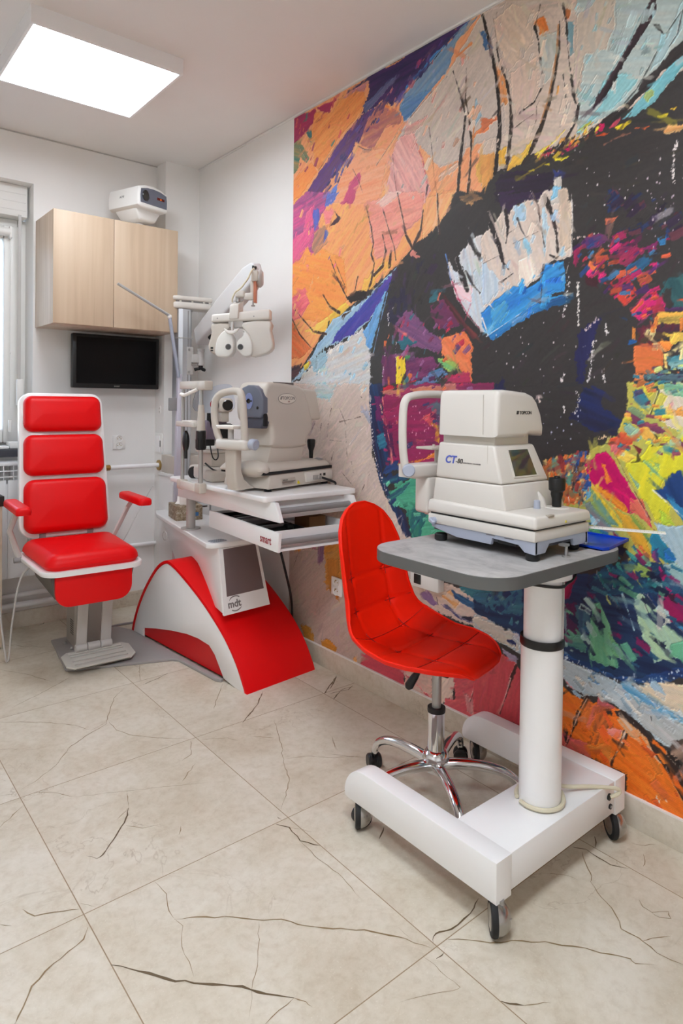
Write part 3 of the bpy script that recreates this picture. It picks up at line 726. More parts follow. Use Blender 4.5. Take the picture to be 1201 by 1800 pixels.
(1,(406,932,501,867),(135,116,106),2.7,5,2.0),
(1,(317,1072,427,1071),(135,116,106),2.7,5,2.0),
(1,(389,1160,534,1187),(135,116,106),2.7,5,2.0),
(1,(538,1275,551,1264,544,1253),(135,116,106),2.7,5,2.0),
(1,(331,980,355,1036),(135,116,106),2.7,5,2.0),
(1,(200,1146,174,1113),(135,116,106),2.7,5,2.0),
(1,(475,984,494,933),(135,116,106),2.7,5,2.0),
(1,(620,959,589,927),(135,116,106),2.7,5,2.0),
(1,(546,857,567,888),(135,116,106),2.7,5,2.0),
(1,(388,1221,449,1132),(135,116,106),2.7,5,2.0),
(1,(240,1084,252,1148),(135,116,106),2.7,5,2.0),
(1,(462,1058,541,1128,568,1144),(241,226,216),3.3,2,2.0),
(1,(573,1144,585,1094),(239,224,214),2.7,2,2.0),
(0,(592,1333,676,1332,678,1261,711,1142,734,1004,683,964,726,870,816,799,865,711,828,698,727,828,663,920,619,1052,600,1188),(48,44,72),(42,74,118),6,None),
(0,(625,1275,662,1282,679,1176,638,1168),(97,42,89),0,8,None),
(0,(639,1111,711,1128,722,1073,661,1048),(38,74,116),(63,137,159),8,None),
(0,(677,1275,806,1330,1259,1323,1264,1033,822,990,744,997,722,1108,679,1190),(127,48,86),(159,44,93),7,None),
(0,(656,1296,816,1309,1081,1326,1082,1295,817,1275),(184,118,131),(212,127,84),8,None),
(0,(689,1212,808,1255,838,1181,711,1156),(180,48,97),(137,53,95),9,None),
(0,(680,1141,741,1157,763,1027,723,1024),(95,46,89),0,8,None),
(0,(946,1243,1015,1263,1017,1199,974,1198),(76,129,129),(116,63,95),7,None),
(0,(911,1190,982,1230,996,1185,957,1158),(216,86,97),0,5,None),
(0,(957,1171,1000,1182,1001,1102,980,1107,983,1140),(235,182,65),(159,63,63),6,None),
(0,(860,1013,976,1055,994,1043,888,1009),(239,139,65),0,6,None),
(0,(764,996,860,1013,784,987),(212,169,74),0,5,None),
(0,(683,971,773,1007,784,973,684,943),(53,86,142),(42,46,84),9,None),
(0,(726,870,870,954,1087,987,1092,730,866,691,846,735,882,794,816,812,767,819),(65,150,125),(89,178,142),6,None),
(0,(826,800,900,850,946,816,911,719,866,701),(61,144,118),(42,95,106),8,None),
(0,(685,894,823,936,870,967,813,969,684,922),(36,50,91),(53,106,127),7,None),
(0,(716,855,843,924,824,895,737,836),(48,65,103),(63,137,127),7,None),
(0,(882,794,936,835,883,741,855,743),(48,101,110),0,8,None),
(1,(677,1275,695,1177,722,1094,744,997),(233,137,127),2.7,4,1.3),
(1,(907,944,944,895),(159,212,180),2.7,2,1.3),
(1,(881,888,943,941),(159,212,180),2.7,2,1.3),
(2,(600,1275,606,1174,618,1059,663,948,727,835),(233,226,228),90,8,0),
(2,(662,1247,690,1162),(239,180,159),30,5,0),
(0,(-86,502,412,621,416,385,-82,270),(192,169,156),(184,163,152),6,None),
(0,(-86,487,751,638,890,381,931,166,594,70,154,57,-79,109),(192,171,159),(184,163,152),6,None),
(0,(283,567,539,642,542,480,306,360,291,459),(207,137,57),(199,148,84),9,None),
(0,(231,566,282,583,278,488,239,464),(86,55,120),(159,116,137),8,None),
(0,(171,548,224,565,232,526,185,534),(169,116,127),0,10,None),
(1,(96,542,75,497,34,414),(53,42,42),2.7,2,1.3),
(0,(61,528,110,541,83,490),(207,137,63),0,5,None),
(0,(432,821,478,842,485,805,444,777),(216,178,89),0,8,None),
(1,(222,692,299,696,398,687),(95,80,74),6.7,8,9.3),
(0,(303,510,401,529,405,330,318,372),(205,135,61),0,9,None),
(0,(110,143,192,149,220,93,153,65),(188,131,57),0,12,None),
(0,(272,116,335,142,397,113,374,75,286,72),(214,146,57),0,10,None),
(0,(492,97,532,116,533,80),(214,146,57),0,10,None),
(0,(593,150,720,160,828,167,830,65,701,62,583,66,544,76),(209,82,97),(201,74,89),8,None),
(0,(828,167,984,197,987,60,830,65),(222,197,182),(216,159,148),8,None),
(1,(839,136,905,117,969,87),(207,95,106),5.3,8,9.3),
(0,(984,197,1110,225,1092,130,1021,66,987,60),(224,199,184),0,8,None),
(0,(1094,220,1285,331,1289,129,1185,77,1038,79,1054,117,1096,126),(214,86,99),(222,106,110),8,None),
(0,(1143,168,1194,167,1192,105,1157,104),(222,186,175),(214,95,106),9,None),
(1,(1204,256,1186,189,1168,145),(228,201,190),5.3,3,2.7),
(1,(1212,259,1192,191,1174,148),(95,53,53),3.3,2,2.0),
(0,(733,522,977,555,1096,555,1280,585,1283,425,1098,430,833,448),(222,201,186),(212,186,175),8,None),
(0,(916,488,951,516,1014,466,970,455),(142,110,154),0,8,None),
(0,(1030,508,1071,537,1129,513,1097,474),(231,163,99),(222,190,169),7,None),
(0,(1096,562,1280,591,1282,502,1184,526),(65,129,142),(46,95,118),8,None),
(0,(1080,539,1176,524,1282,502,1282,473,1177,487,1097,511),(42,53,97),(63,116,159),6,None),
(0,(1005,476,1056,476,1130,451,1208,441,1098,442),(53,59,110),(159,148,169),7,None),
(1,(1000,495,1009,468),(63,46,53),5.3,4,5.3),
(0,(1130,451,1185,468,1204,449,1162,444),(46,44,63),0,6,None),
(0,(1181,538,1389,622,1529,698,1966,789,1971,523,1882,485,1805,440,1744,414,1646,423,1540,433,1372,451,1182,489),(31,44,78),(38,65,103),6,None),
(0,(1180,551,1389,611,1391,525,1301,508,1181,532),(65,120,142),(44,86,118),7,None),
(0,(1535,693,1595,701,1573,626,1537,612),(178,27,82),(127,29,74),6,None),
(0,(1525,604,1597,616,1622,521,1527,500),(97,38,82),(63,42,74),7,None),
(0,(1597,610,1649,597,1622,521,1598,557),(65,110,131),(48,74,106),8,None),
(0,(1550,588,1568,582,1563,515,1545,538),(110,133,144),0,6,None),
(0,(1539,498,1644,522,1634,467,1599,467,1540,465),(97,152,131),(63,116,116),6,None),
(0,(1654,624,1676,640,1709,582,1743,459,1701,446,1646,454,1644,533),(91,163,131),(120,186,144),4,None),
(0,(1710,551,1769,488,1727,480),(118,184,131),0,4,None),
(0,(1780,700,1810,697,1850,668,1860,632,1953,582,1954,527,1904,539,1848,503,1833,547,1813,565,1797,625),(178,209,167),(161,195,180),5,None),
(0,(1850,663,1874,669,1893,636,1856,607),(201,205,195),0,5,None),
(0,(1844,734,1886,739,1951,693,1951,652,1893,636,1869,677),(163,23,89),(127,31,84),5,None),
(0,(1877,718,1901,714,1910,692,1892,697),(65,33,57),0,4,None),
(0,(1889,568,1952,605,1954,518,1904,539),(97,163,131),0,5,None),
(1,(1744,692,1766,637,1787,583),(161,195,205),8.0,4,2.0),
(1,(1707,714,1694,681,1700,656,1714,639),(182,195,120),6.0,4,4.0),
(1,(1780,730,1830,697,1855,669),(27,53,101),10.7,4,6.7),
(1,(1810,688,1821,661,1831,639),(31,31,38),3.3,2,2.7),
(1,(1674,707,1691,680,1729,658,1756,609),(42,116,148),6.7,6,3.3),
(1,(1907,635,1952,610),(63,137,180),6.7,5,6.7),
(0,(1866,571,1880,577,1876,564),(42,53,84),0,3,None),
(0,(1182,477,1372,456,1541,427,1646,418,1755,413,1972,477,1976,294,1876,271,1828,300,1767,326,1681,351,1602,318,1542,373,1183,416),(180,201,212),(197,205,207),7,None),
(0,(1358,458,1540,449,1623,442,1679,434,1744,429,1805,445,1882,489,1971,542,1972,509,1859,448,1785,423,1734,416,1623,421,1534,425),(29,42,89),(46,101,165),7,None),
(0,(1182,471,1379,453,1383,402,1317,406,1183,434),(226,207,186),(201,201,197),8,None),
(0,(1775,420,1972,482,1974,376,1860,395,1806,410),(233,212,180),(222,207,186),6,None),
(0,(1744,412,1785,416,1865,385,1957,370,1957,360,1836,367,1755,400),(63,142,197),(148,190,212),6,None),
(0,(1338,418,1379,435,1373,410),(44,55,110),0,8,None),
(0,(1766,381,1836,367,1957,351,1958,287,1886,275,1818,306),(195,197,192),(186,192,197),7,None),
(0,(1635,404,1680,403,1675,380,1647,387),(116,159,201),0,12,None),
(1,(1542,373,1572,351,1602,334),(226,133,144),4.7,6,2.7),
(1,(1841,345,1844,326),(63,59,59),4.0,2,1.3),
(0,(1802,349,1822,362,1817,335),(159,167,171),0,12,None),
(0,(1184,354,1303,372,1374,359,1388,334,1445,149,1189,116),(218,93,97),(212,82,91),6,None),
(0,(1310,392,1380,372,1374,353,1318,370),(201,190,201),(127,116,159),8,None),
(1,(1374,347,1351,287,1335,229,1308,154),(74,42,44),12.0,5,3.3),
(1,(1351,293,1334,235,1314,180),(235,190,184),3.3,2,2.0),
(0,(1530,336,1602,318,1676,324,1735,335,1818,296,1881,268,1978,161,1980,56,1772,57,1770,142,1651,146,1606,148,1534,145),(239,110,31),(245,131,44),5,None),
(0,(1533,189,1605,185,1651,178,1657,143,1534,124),(216,97,110),(228,116,84),8,None),
(0,(1676,344,1741,332,1704,303,1677,292),(220,108,112),0,5,None),
(0,(1637,309,1676,313,1661,255,1627,221),(228,116,95),(239,127,53),9,None),
(0,(1660,286,1715,302,1705,262,1679,189,1651,183,1661,234),(89,55,46),(228,116,53),16,None),
(0,(1694,252,1752,270,1737,239,1705,236),(233,135,122),0,9,None),
(0,(1651,178,1695,216,1727,209,1717,164),(245,148,63),0,14,None),
(1,(1642,332,1604,249,1587,189,1570,150),(61,44,40),13.4,7,4.7),
(1,(1640,326,1615,275,1595,219),(243,201,169),2.7,2,2.0),
(0,(1563,217,1578,191,1570,152,1560,184),(53,42,40),0,4,None),
(1,(1543,297,1578,337,1625,332),(63,53,53),3.3,6,5.3),
(1,(1772,293,1761,243,1738,198,1723,151),(63,44,38),14.7,5,6.7),
(1,(1771,288,1754,231,1728,169),(237,207,182),4.0,3,2.7),
(0,(1746,314,1787,309,1828,285,1877,223,1868,219,1819,257,1778,266,1741,296),(218,207,199),(239,148,74),7,None),
(1,(1704,308,1756,322,1803,305,1838,280),(55,44,42),17.4,9,20.1),
(0,(1831,277,1867,262,1910,242,1933,201,1957,118,1906,188,1872,226,1843,253),(36,29,27),(63,46,40),4,None),
(1,(1892,215,1915,174,1935,145),(38,31,29),5.3,2,4.0),
(1,(1895,260,1933,233,1960,203),(40,33,31),13.4,5,9.4),
(0,(1890,282,1957,342,1959,263,1895,260),(186,154,133),(53,42,40),16,None),
(1,(1868,219,1854,170,1870,123),(243,159,74),2.7,4,2.0),
(2,(1860,114,1870,109),(250,233,212),14,10,0),
(2,(1817,86,1829,89),(250,233,212),10,8,0),
(0,(1874,126,1881,134,1893,118),(250,233,222),0,2,None),
(2,(1392,456,1540,438,1646,418,1734,416,1835,450,1927,500),(212,228,243),110,12,0),
(0,(1355,1322,1753,1317,1749,1232,1720,1160,1633,1104,1587,1096,1466,1060,1326,1043,1321,1323),(60,56,55),(63,59,58),6,None),
(0,(1607,1303,1674,1297,1675,1246,1740,1206,1720,1160,1632,1172,1550,1206,1573,1234),(40,50,99),(44,44,67),12,None),
(0,(1753,1317,1956,1314,1967,736,1768,799,1747,840,1616,834,1481,922,1466,1060,1633,1104,1720,1160,1749,1232),(207,190,82),(180,180,95),6,None),
(0,(1793,1100,1821,1136,1959,1185,1961,1075,1866,1038,1848,998,1887,964,1874,910,1845,920,1805,983,1764,1028,1747,1076),(231,220,48),(218,212,63),5,None),
(0,(1825,1223,1847,1296,1956,1314,1959,1153,1873,1191),(216,212,165),(228,207,197),6,None),
(0,(1857,1315,1956,1314,1957,1272,1876,1286),(86,163,131),(159,201,159),8,None),
(0,(1820,1233,1848,1286,1867,1277,1849,1210,1825,1219),(231,220,97),0,5,None),
(0,(1876,1258,1885,1267,1882,1225,1872,1234),(212,116,137),0,8,None),
(0,(1798,1316,1847,1315,1819,1272,1804,1286),(231,220,76),0,5,None),
(0,(1769,1292,1799,1296,1824,1253,1795,1247,1769,1267),(59,139,152),(84,106,127),7,None),
(0,(1749,1252,1800,1233,1820,1218,1790,1213,1755,1232),(139,163,120),0,6,None),
(0,(1749,1237,1801,1203,1849,1195,1873,1177,1859,1167,1801,1184,1760,1207),(139,65,89),(116,63,95),6,None),
(0,(1873,1177,1916,1151,1960,1121,1960,1103,1892,1149),(139,65,95),0,5,None),
(0,(1740,1186,1760,1197,1801,1159,1792,1139,1756,1162),(161,195,163),(127,169,159),6,None),
(0,(1786,1178,1816,1194,1840,1161,1831,1146,1802,1149),(241,173,76),(239,201,95),4,None),
(0,(1825,1185,1845,1161,1865,1138,1826,1131,1841,1151),(84,80,44),0,3,None),
(0,(1720,1160,1740,1176,1782,1139,1757,1127,1721,1105,1688,1133),(231,108,65),(212,84,59),6,None),
(0,(1704,1129,1731,1131,1721,1100,1705,1109),(220,118,120),0,5,None),
(0,(1772,1133,1807,1125,1792,1105),(129,44,57),0,4,None),
(0,(1721,1090,1741,1121,1783,1099,1758,1077),(241,205,86),0,4,None),
(0,(1755,1077,1783,1084,1787,1109,1805,1084),(101,93,42),0,3,None),
(0,(1466,1065,1516,1069,1588,1090,1639,1104,1622,1077,1635,1015,1614,929,1537,929,1518,960,1467,999),(228,116,59),(127,118,89),8,None),
(0,(1547,1066,1588,1085,1600,1065,1589,1021,1553,1056),(42,80,152),(63,116,169),6,None),
(0,(1504,1068,1528,1075,1554,1002,1536,1005),(55,110,173),(159,201,212),6,None),
(0,(1536,1000,1571,1052,1589,989,1548,980),(118,173,152),0,6,None),
(0,(1510,1052,1536,984,1512,959),(235,108,55),0,5,None),
(0,(1554,964,1614,939,1591,931,1543,930),(239,118,65),0,5,None),
(0,(1577,1031,1612,1013,1602,959,1566,982),(190,106,74),(127,127,95),8,None),
(1,(1588,1080,1598,1012,1619,971),(36,53,95),6.7,6,4.0),
(1,(1535,1054,1554,1002),(31,42,74),4.7,4,2.7),
(1,(1561,959,1567,933),(243,233,212),3.3,2,2.7),
(0,(1612,1023,1635,1020,1645,954,1625,946,1613,992),(53,129,175),(165,216,226),10,None),
(0,(1635,1000,1669,977,1741,880,1703,884,1637,911,1619,940,1647,949),(161,182,97),(118,161,142),5,None),
(0,(1619,940,1636,947,1703,884,1746,845,1726,837,1637,890),(116,159,148),(148,127,127),6,None),
(0,(1637,905,1671,895,1654,872,1638,874),(65,163,184),(243,243,233),7,None),
(0,(1632,863,1671,869,1720,841,1633,837),(241,214,55),(63,148,127),6,None),
(0,(1715,865,1757,842,1752,836,1720,851),(148,31,84),0,5,None),
(0,(1614,1061,1656,1095,1688,1115,1721,1069,1759,1022,1774,999,1826,922,1836,890,1791,932,1766,924,1724,943,1680,968,1635,1015),(216,25,103),(195,21,97),4,None),
(0,(1641,1011,1691,990,1749,961,1766,924,1724,938,1669,977),(241,118,48),(243,159,53),7,None),
(0,(1673,1071,1687,1067,1709,1017,1696,1011),(245,129,55),0,6,None),
(0,(1765,978,1805,973,1836,895,1806,914,1765,938),(220,101,82),(226,116,95),6,None),
(1,(1635,1007,1681,953,1714,916,1746,881),(239,205,65),10.7,5,14.7),
(1,(1614,1061,1635,1010,1680,968,1724,938),(252,212,95),2.7,3,2.7),
(0,(1724,933,1766,924,1806,895,1822,878,1833,802,1777,846,1746,881),(231,173,53),(207,161,65),5,None),
(0,(1777,841,1808,836,1830,799),(231,129,65),0,6,None),
(0,(1765,938,1806,905,1827,869,1822,853,1776,910),(139,163,76),(222,159,63),6,None),
(0,(1826,903,1845,891,1870,857,1851,868),(161,91,65),0,4,None),
(0,(1827,869,1846,886,1879,849,1899,805,1876,801,1832,821),(48,114,142),(42,148,180),6,None),
(0,(1835,914,1888,907,1964,928,1967,727,1923,768,1879,849,1845,891),(154,186,203),(180,197,201),5,None),
(0,(1867,1024,1885,1059,1961,1084,1964,928,1919,945,1896,965,1853,994,1836,1006,1862,1011),(40,76,137),(31,57,106),5,None),
(0,(1872,1001,1919,959,1964,924,1920,922,1896,956),(65,152,195),(42,106,159),6,None),
(0,(1854,950,1887,936,1897,914,1864,909),(182,203,65),0,6,None),
(0,(1758,1057,1779,1034,1797,1012,1789,1003,1763,1038),(159,201,159),0,5,None),
(0,(1817,1097,1842,1079,1857,1056,1828,1054,1803,1086),(116,180,159),(231,220,48),9,None),
(1,(1822,1223,1834,1257,1847,1296),(63,74,63),3.3,2,2.7),
(1,(1721,1095,1774,1004,1830,918),(95,31,53),2.7,3,2.7),
(1,(1834,1006,1872,977,1920,940),(239,239,222),2.7,4,2.0),
(0,(1630,657,1674,745,1768,789,1808,807,1833,797,1866,799,1922,791,1924,726),(31,46,80),(42,97,131),7,None),
(0,(1772,830,1808,812,1833,797,1833,768,1793,809),(116,180,148),0,5,None),
(0,(1788,828,1808,812,1798,800),(192,33,89),0,4,None),
(0,(1832,831,1851,839,1862,798,1838,798),(48,74,127),(169,63,116),8,None),
(0,(1866,837,1884,845,1903,815,1871,809),(42,110,186),0,4,None),
(0,(1866,794,1912,808,1967,768,1968,722,1895,762),(163,201,201),0,5,None),
(0,(1857,787,1900,744,1887,717,1862,759),(163,33,99),0,6,None),
(1,(1768,789,1795,730,1810,714),(214,205,89),6.0,4,2.7),
(1,(1668,734,1691,692),(42,116,127),8.0,6,5.3),
(1,(1706,752,1723,699),(42,127,127),8.0,6,5.3),
(2,(1584,1292,1596,1266,1579,1223),(239,231,226),24,5,0),
(2,(1537,1249,1544,1222),(239,231,226),14,5,0),
(2,(1450,1259,1443,1276),(233,212,201),10,5,0),
(2,(1655,1147,1698,1154),(233,201,159),16,10,0),
(3,(1563,1791,1686,1778,1810,1725,1867,1734,1859,1669,1812,1618,1857,1536,1785,1500,1712,1582,1600,1658),((159,42,86),(78,48,99),(48,74,127),(180,53,74),(217,95,63),(63,116,159),(60,56,55),(60,56,55),(201,42,106)),(115,5,22),3.0,None),
(3,(1673,1903,1758,1883,1893,1813,1895,1738,1810,1725,1686,1783),((60,56,55),(60,56,55),(42,55,93),(53,42,63),(95,53,63)),(70,6,24),3.0,None),
(3,(1768,1348,1911,1381,1913,1287,1769,1288),((97,139,139),(53,116,137),(201,212,127),(74,63,95),(222,127,74),(42,63,84)),(45,4,14),3.0,None),
(3,(1775,1515,1908,1522,1911,1391,1845,1403,1776,1446),((237,197,86),(103,44,57),(78,61,50),(239,139,65),(231,214,150),(63,53,63)),(21,5,18),3.0,90),
(3,(673,1506,810,1633,1016,1651,1158,1476,1161,1298,677,1301),((114,76,118),(129,59,93),(226,116,69),(65,118,129),(60,56,55),(201,53,84),(148,95,137),(101,48,89)),(95,5,22),3.0,None),
(3,(668,1746,825,1834,987,1872,990,1679,752,1598),((60,56,55),(60,56,55),(60,56,55),(53,48,69),(67,53,74)),(60,8,26),3.0,None),
(3,(614,1304,997,1314,1003,1018,725,926,640,1046),((127,48,86),(159,46,95),(101,42,84),(180,63,106),(63,63,106),(201,95,95)),(42,6,26),3.0,8),
(3,(663,948,1004,966,1008,735,847,715),((65,150,125),(89,178,142),(48,106,116),(42,59,101),(106,190,159)),(27,6,26),3.0,40),
(3,(1472,1066,1633,1104,1641,1016,1614,929,1518,960),((228,116,59),(42,80,152),(118,173,152),(127,84,63),(239,118,53),(243,201,127),(63,53,63),(159,63,63)),(150,4,16),3.0,75),
(3,(1759,1257,1913,1258,1916,1109,1822,1102,1731,1105),((231,220,63),(161,195,163),(59,139,152),(139,65,89),(239,159,74),(216,212,165)),(48,5,18),3.0,None),
(3,(1637,900,1777,836,1833,797,1922,791,1923,744,1630,678,1616,834),((31,46,80),(48,114,142),(42,97,131),(65,163,159),(27,36,63),(159,190,95),(127,42,95)),(52,5,22),3.0,None),
(3,(1536,677,1923,761,1927,537,1733,446,1546,451),((31,44,78),(42,84,116),(91,159,131),(63,116,137),(25,36,63),(159,190,190),(127,31,84)),(64,6,28),3.0,None),
(3,(1226,555,1389,611,1392,474,1227,501),((65,120,142),(44,76,118),(38,53,95),(95,148,159)),(25,6,20),3.0,60),
(3,(1395,2083,1568,2125,1647,2137,1659,2102,1485,2058),((237,203,67),(226,159,74),(60,56,55),(60,56,55),(201,63,95),(127,89,63),(250,226,159)),(80,3,11),3.0,40),
(3,(218,2228,480,2506,611,2528,972,2656,1056,2640,793,2521,505,2389,368,2262),((114,78,110),(84,63,127),(63,59,101),(190,116,127),(95,84,148)),(80,6,24),3.0,48),
(3,(2,2668,336,2652,512,2591,364,2445,9,2276),((241,148,84),(212,95,95),(250,180,116),(180,84,106),(95,137,127)),(30,6,22),3.0,48),
(3,(-1,2215,244,2240,406,2127,411,1900,149,1700,10,1664),((237,127,127),(250,159,106),(159,106,148),(252,180,127),(233,97,148)),(35,6,24),3.0,60),
(3,(73,1362,309,1505,543,1572,600,1467,598,1294),((220,207,197),(180,207,220),(154,197,218),(228,218,207)),(36,6,22),3.0,55),
(3,(738,2341,1025,2521,1213,2587,1221,2168,913,2060,702,2109),((215,198,183),(239,207,186),(226,159,148),(207,195,186),(243,190,159)),(38,6,26),3.0,62),
(3,(1560,2545,1892,2393,1849,2224,1647,2147,1568,2120),((180,199,197),(159,197,201),(201,201,192),(195,207,203)),(38,6,26),3.0,62),
(3,(1186,2658,1560,2545,1568,2131,1196,2114),((218,195,175),(201,180,165),(228,205,186),(212,197,184)),(38,6,26),3.0,75),
(3,(1202,1834,1330,1938,1548,1932,1558,1728,1442,1674,1206,1604),((228,214,203),(201,216,226),(218,199,184),(169,201,224)),(30,5,20),3.0,75),
(3,(1207,1580,1335,1660,1534,1721,1536,1607,1253,1480),((48,122,207),(67,159,216),(31,95,180),(116,180,217)),(17,6,24),3.0,60),
(3,(1228,483,1372,451,1646,415,1929,439,1932,294,1767,331,1602,323),((180,201,212),(201,207,209),(159,188,207),(212,207,197)),(38,6,26),3.0,-32),
(3,(1543,324,1735,330,1934,201,1936,89,1771,82,1770,142,1546,156),((239,110,31),(250,137,53),(226,95,42),(235,116,63)),(22,8,30),3.0,-50),
(2,(1282,1467,1421,1402,1545,1451,1661,1392),(212,201,201),40,120,0),
(2,(1758,1858,1857,1788,1785,1754),(201,180,190),30,120,0),
(2,(1342,2017,1594,1981,1757,1890,1854,1938),(212,201,201),40,120,0),
(2,(1425,1197,1610,1150),(201,201,222),30,120,0),
(2,(740,1213,958,1119,821,1031),(237,159,190),70,110,0),
]
# ---------------------------------------------------------------- the eye mural: strokes in wall millimetres (distance from the mural's left edge, height)
def build_mural():
    rng = np.random.default_rng(7); h = .0025
    U = np.arange(0, 1.985, h); V = np.arange(.092, 2.674, h); NU, NV = len(U), len(V)
    uu, vv = np.meshgrid(U, V)
    def vnoise(x, y, seed):
        r = np.random.default_rng(seed); T = r.random((256, 256)).astype(np.float32)
        xi = np.floor(x).astype(int); yi = np.floor(y).astype(int); fx = x-xi; fy = y-yi
        fx = fx*fx*(3-2*fx); fy = fy*fy*(3-2*fy); xi &= 255; yi &= 255; x1 = (xi+1) & 255; y1 = (yi+1) & 255
        return (T[yi, xi]*(1-fx)+T[yi, x1]*fx)*(1-fy)+(T[y1, xi]*(1-fx)+T[y1, x1]*fx)*fy
    warp1 = (vnoise(uu/.03, vv/.03, 1)+.6*vnoise(uu/.011, vv/.011, 2)+.45*vnoise(uu/.0045, vv/.0045, 3))/2.05-.5
    fine = vnoise(uu/.006, vv/.006, 4)
    C = np.zeros((NV, NU, 3), np.float32); H = np.zeros((NV, NU), np.float32); A = np.zeros((NV, NU), np.float32)
    def window(x0, x1, y0, y1):
        i0 = max(0, int((y0-.092)/h)); i1 = min(NV, int((y1-.092)/h)+2); j0 = max(0, int(x0/h)); j1 = min(NU, int(x1/h)+2)
        return (slice(i0, i1), slice(j0, j1)) if i1 > i0 and j1 > j0 else None
    def streak(X, Y, a, seed, s=1.):
        ca, sa = math.cos(a), math.sin(a); al = X*ca+Y*sa; ac = -X*sa+Y*ca
        return .6*vnoise(al/(.12*s)+50, ac/(.007*s)+50, seed % 97)+.4*vnoise(al/(.05*s)+50, ac/(.0032*s)+50, seed % 89+3)
    def comp(w, alpha, col, hgt):
        a3 = alpha[..., None]; C[w] = C[w]*(1-a3)+col*a3; H[w] = H[w]*(1-alpha)+hgt*alpha
    for k, (kind, flat, col, a, b, d) in enumerate(MURAL):
        P = np.array(flat, np.float32).reshape(-1, 2)/1000.; col = np.array(col, np.float32); dk = .35 if col.ndim == 1 and col.mean() < 75 else 1.
        if kind == 0:
            rough = b/1000.*.9; pad = .03
            w = window(P[:, 0].min()-pad, P[:, 0].max()+pad, P[:, 1].min()-pad, P[:, 1].max()+pad)
            if w is None: continue
            X, Y = uu[w], vv[w]; n = len(P); ins = np.zeros(X.shape, bool); D = np.full(X.shape, 9., np.float32)
            for i in range(n):
                x0, y0 = P[i]; x1, y1 = P[(i+1) % n]; ex, ey = x1-x0, y1-y0; L2 = ex*ex+ey*ey+1e-12
                t = np.clip(((X-x0)*ex+(Y-y0)*ey)/L2, 0, 1); D = np.minimum(D, np.hypot(X-x0-t*ex, Y-y0-t*ey))
                c = (y0 > Y) != (y1 > Y); ins ^= c & (X < (x1-x0)*(Y-y0)/((y1-y0) if abs(y1-y0) > 1e-9 else 1e-9)+x0)
            sd = np.where(ins, -D, D); q = P-P.mean(0); ev, vec = np.linalg.eigh(q.T @ q)
            ang = math.atan2(vec[1, 1], vec[0, 1]) if d is None else math.radians(d)
            big = (P[:, 0].ptp()*P[:, 1].ptp()) if hasattr(P, 'ptp') else np.ptp(P[:, 0])*np.ptp(P[:, 1])
            if big > .5: ang = math.radians(40)
            st = streak(X, Y, ang, k*7+11); st2 = streak(X, Y, ang, k*5+2, 2.2)
            sd = sd+warp1[w]*rough*3.2+(st-.5)*rough*1.6
            alpha = np.clip(.5-sd/.0022, 0, 1)
            c2 = np.array(a, np.float32) if a else col*(.88 if k % 2 else 1.1)
            m = np.clip((.7*st2+.3*st-.22)*1.9, 0, 1)[..., None]
            cc = col*(1-m)+c2*m; cc = cc*(1+(st-.5)[..., None]*.10*dk+(fine[w]-.5)[..., None]*.06)
            edge = np.exp(-((sd+.0018)/.0014)**2)
            comp(w, alpha, cc, .35+.12*st*dk+.8*edge+rng.random()*.35); A[w] = np.where(alpha > .5, ang, A[w])
        elif kind == 1:
            w0, w1 = a/2000., d/2000.; rough = b/1000.*.5
            for i in range(len(P)-1):
                x0, y0 = P[i]; x1, y1 = P[i+1]; pad = max(w0, w1)+.012
                w = window(min(x0, x1)-pad, max(x0, x1)+pad, min(y0, y1)-pad, max(y0, y1)+pad)
                if w is None: continue
                X, Y = uu[w], vv[w]; ex, ey = x1-x0, y1-y0; L2 = ex*ex+ey*ey+1e-12
                t = np.clip(((X-x0)*ex+(Y-y0)*ey)/L2, 0, 1); D = np.hypot(X-x0-t*ex, Y-y0-t*ey)
                tt = (i+t)/(len(P)-1); sd = D-(w0+(w1-w0)*tt)+warp1[w]*rough*4.2+np.maximum(0, fine[w]-.72)*rough*3
                alpha = np.clip(.5-sd/.002, 0, 1)
                side = (X-x0)*ey-(Y-y0)*ex
                if col.mean() < 130:
                    hl = np.clip(1-np.abs(sd-.0022)/.0016, 0, 1)*(side*np.sign(ey if abs(ey) > 1e-6 else 1) < 0)*.75*(fine[w] > .35); comp(w, hl, np.clip(C[w].mean((0, 1))*.3+np.array([160, 152, 146]), 0, 235), .9)
                comp(w, alpha, col*(1+(fine[w]-.5)[..., None]*.25), .1)
        elif kind == 3:
            n_, lo, hi = a; PC = np.array([.682, 1.19])
            x0, y0 = P.min(0); x1, y1 = P.max(0); done_ = 0
            for _ in range(n_*6):
                if done_ >= n_: break
                cx, cy = x0+(x1-x0)*rng.random(), y0+(y1-y0)*rng.random(); ins = False
                for i in range(len(P)):
                    (ax, ay), (bx, by) = P[i], P[(i+1) % len(P)]
                    if (ay > cy) != (by > cy) and cx < (bx-ax)*(cy-ay)/(by-ay+1e-9)+ax: ins = not ins
                if not ins: continue
                done_ += 1; L_ = (lo+(hi-lo)*rng.random()**1.6)/1000.; W_ = L_/(b*(.6+.9*rng.random()))+.0012
                an = (math.atan2(cy-PC[1], cx-PC[0]) if d is None else math.radians(d))+rng.normal(0, .22)
                w = window(cx-L_-.006, cx+L_+.006, cy-L_-.006, cy+L_+.006)
                if w is None: continue
                X, Y = uu[w]-cx, vv[w]-cy; al = X*math.cos(an)+Y*math.sin(an); ac = -X*math.sin(an)+Y*math.cos(an)
                sd = np.maximum(np.abs(al)-L_, np.abs(ac)-W_)+warp1[w]*.011+(streak(X+cx, Y+cy, an, done_)-.5)*.006
                cc = col[rng.integers(0, len(col))]*(1+rng.normal(0, .07)); m = streak(X+cx, Y+cy, an, done_+40)[..., None]
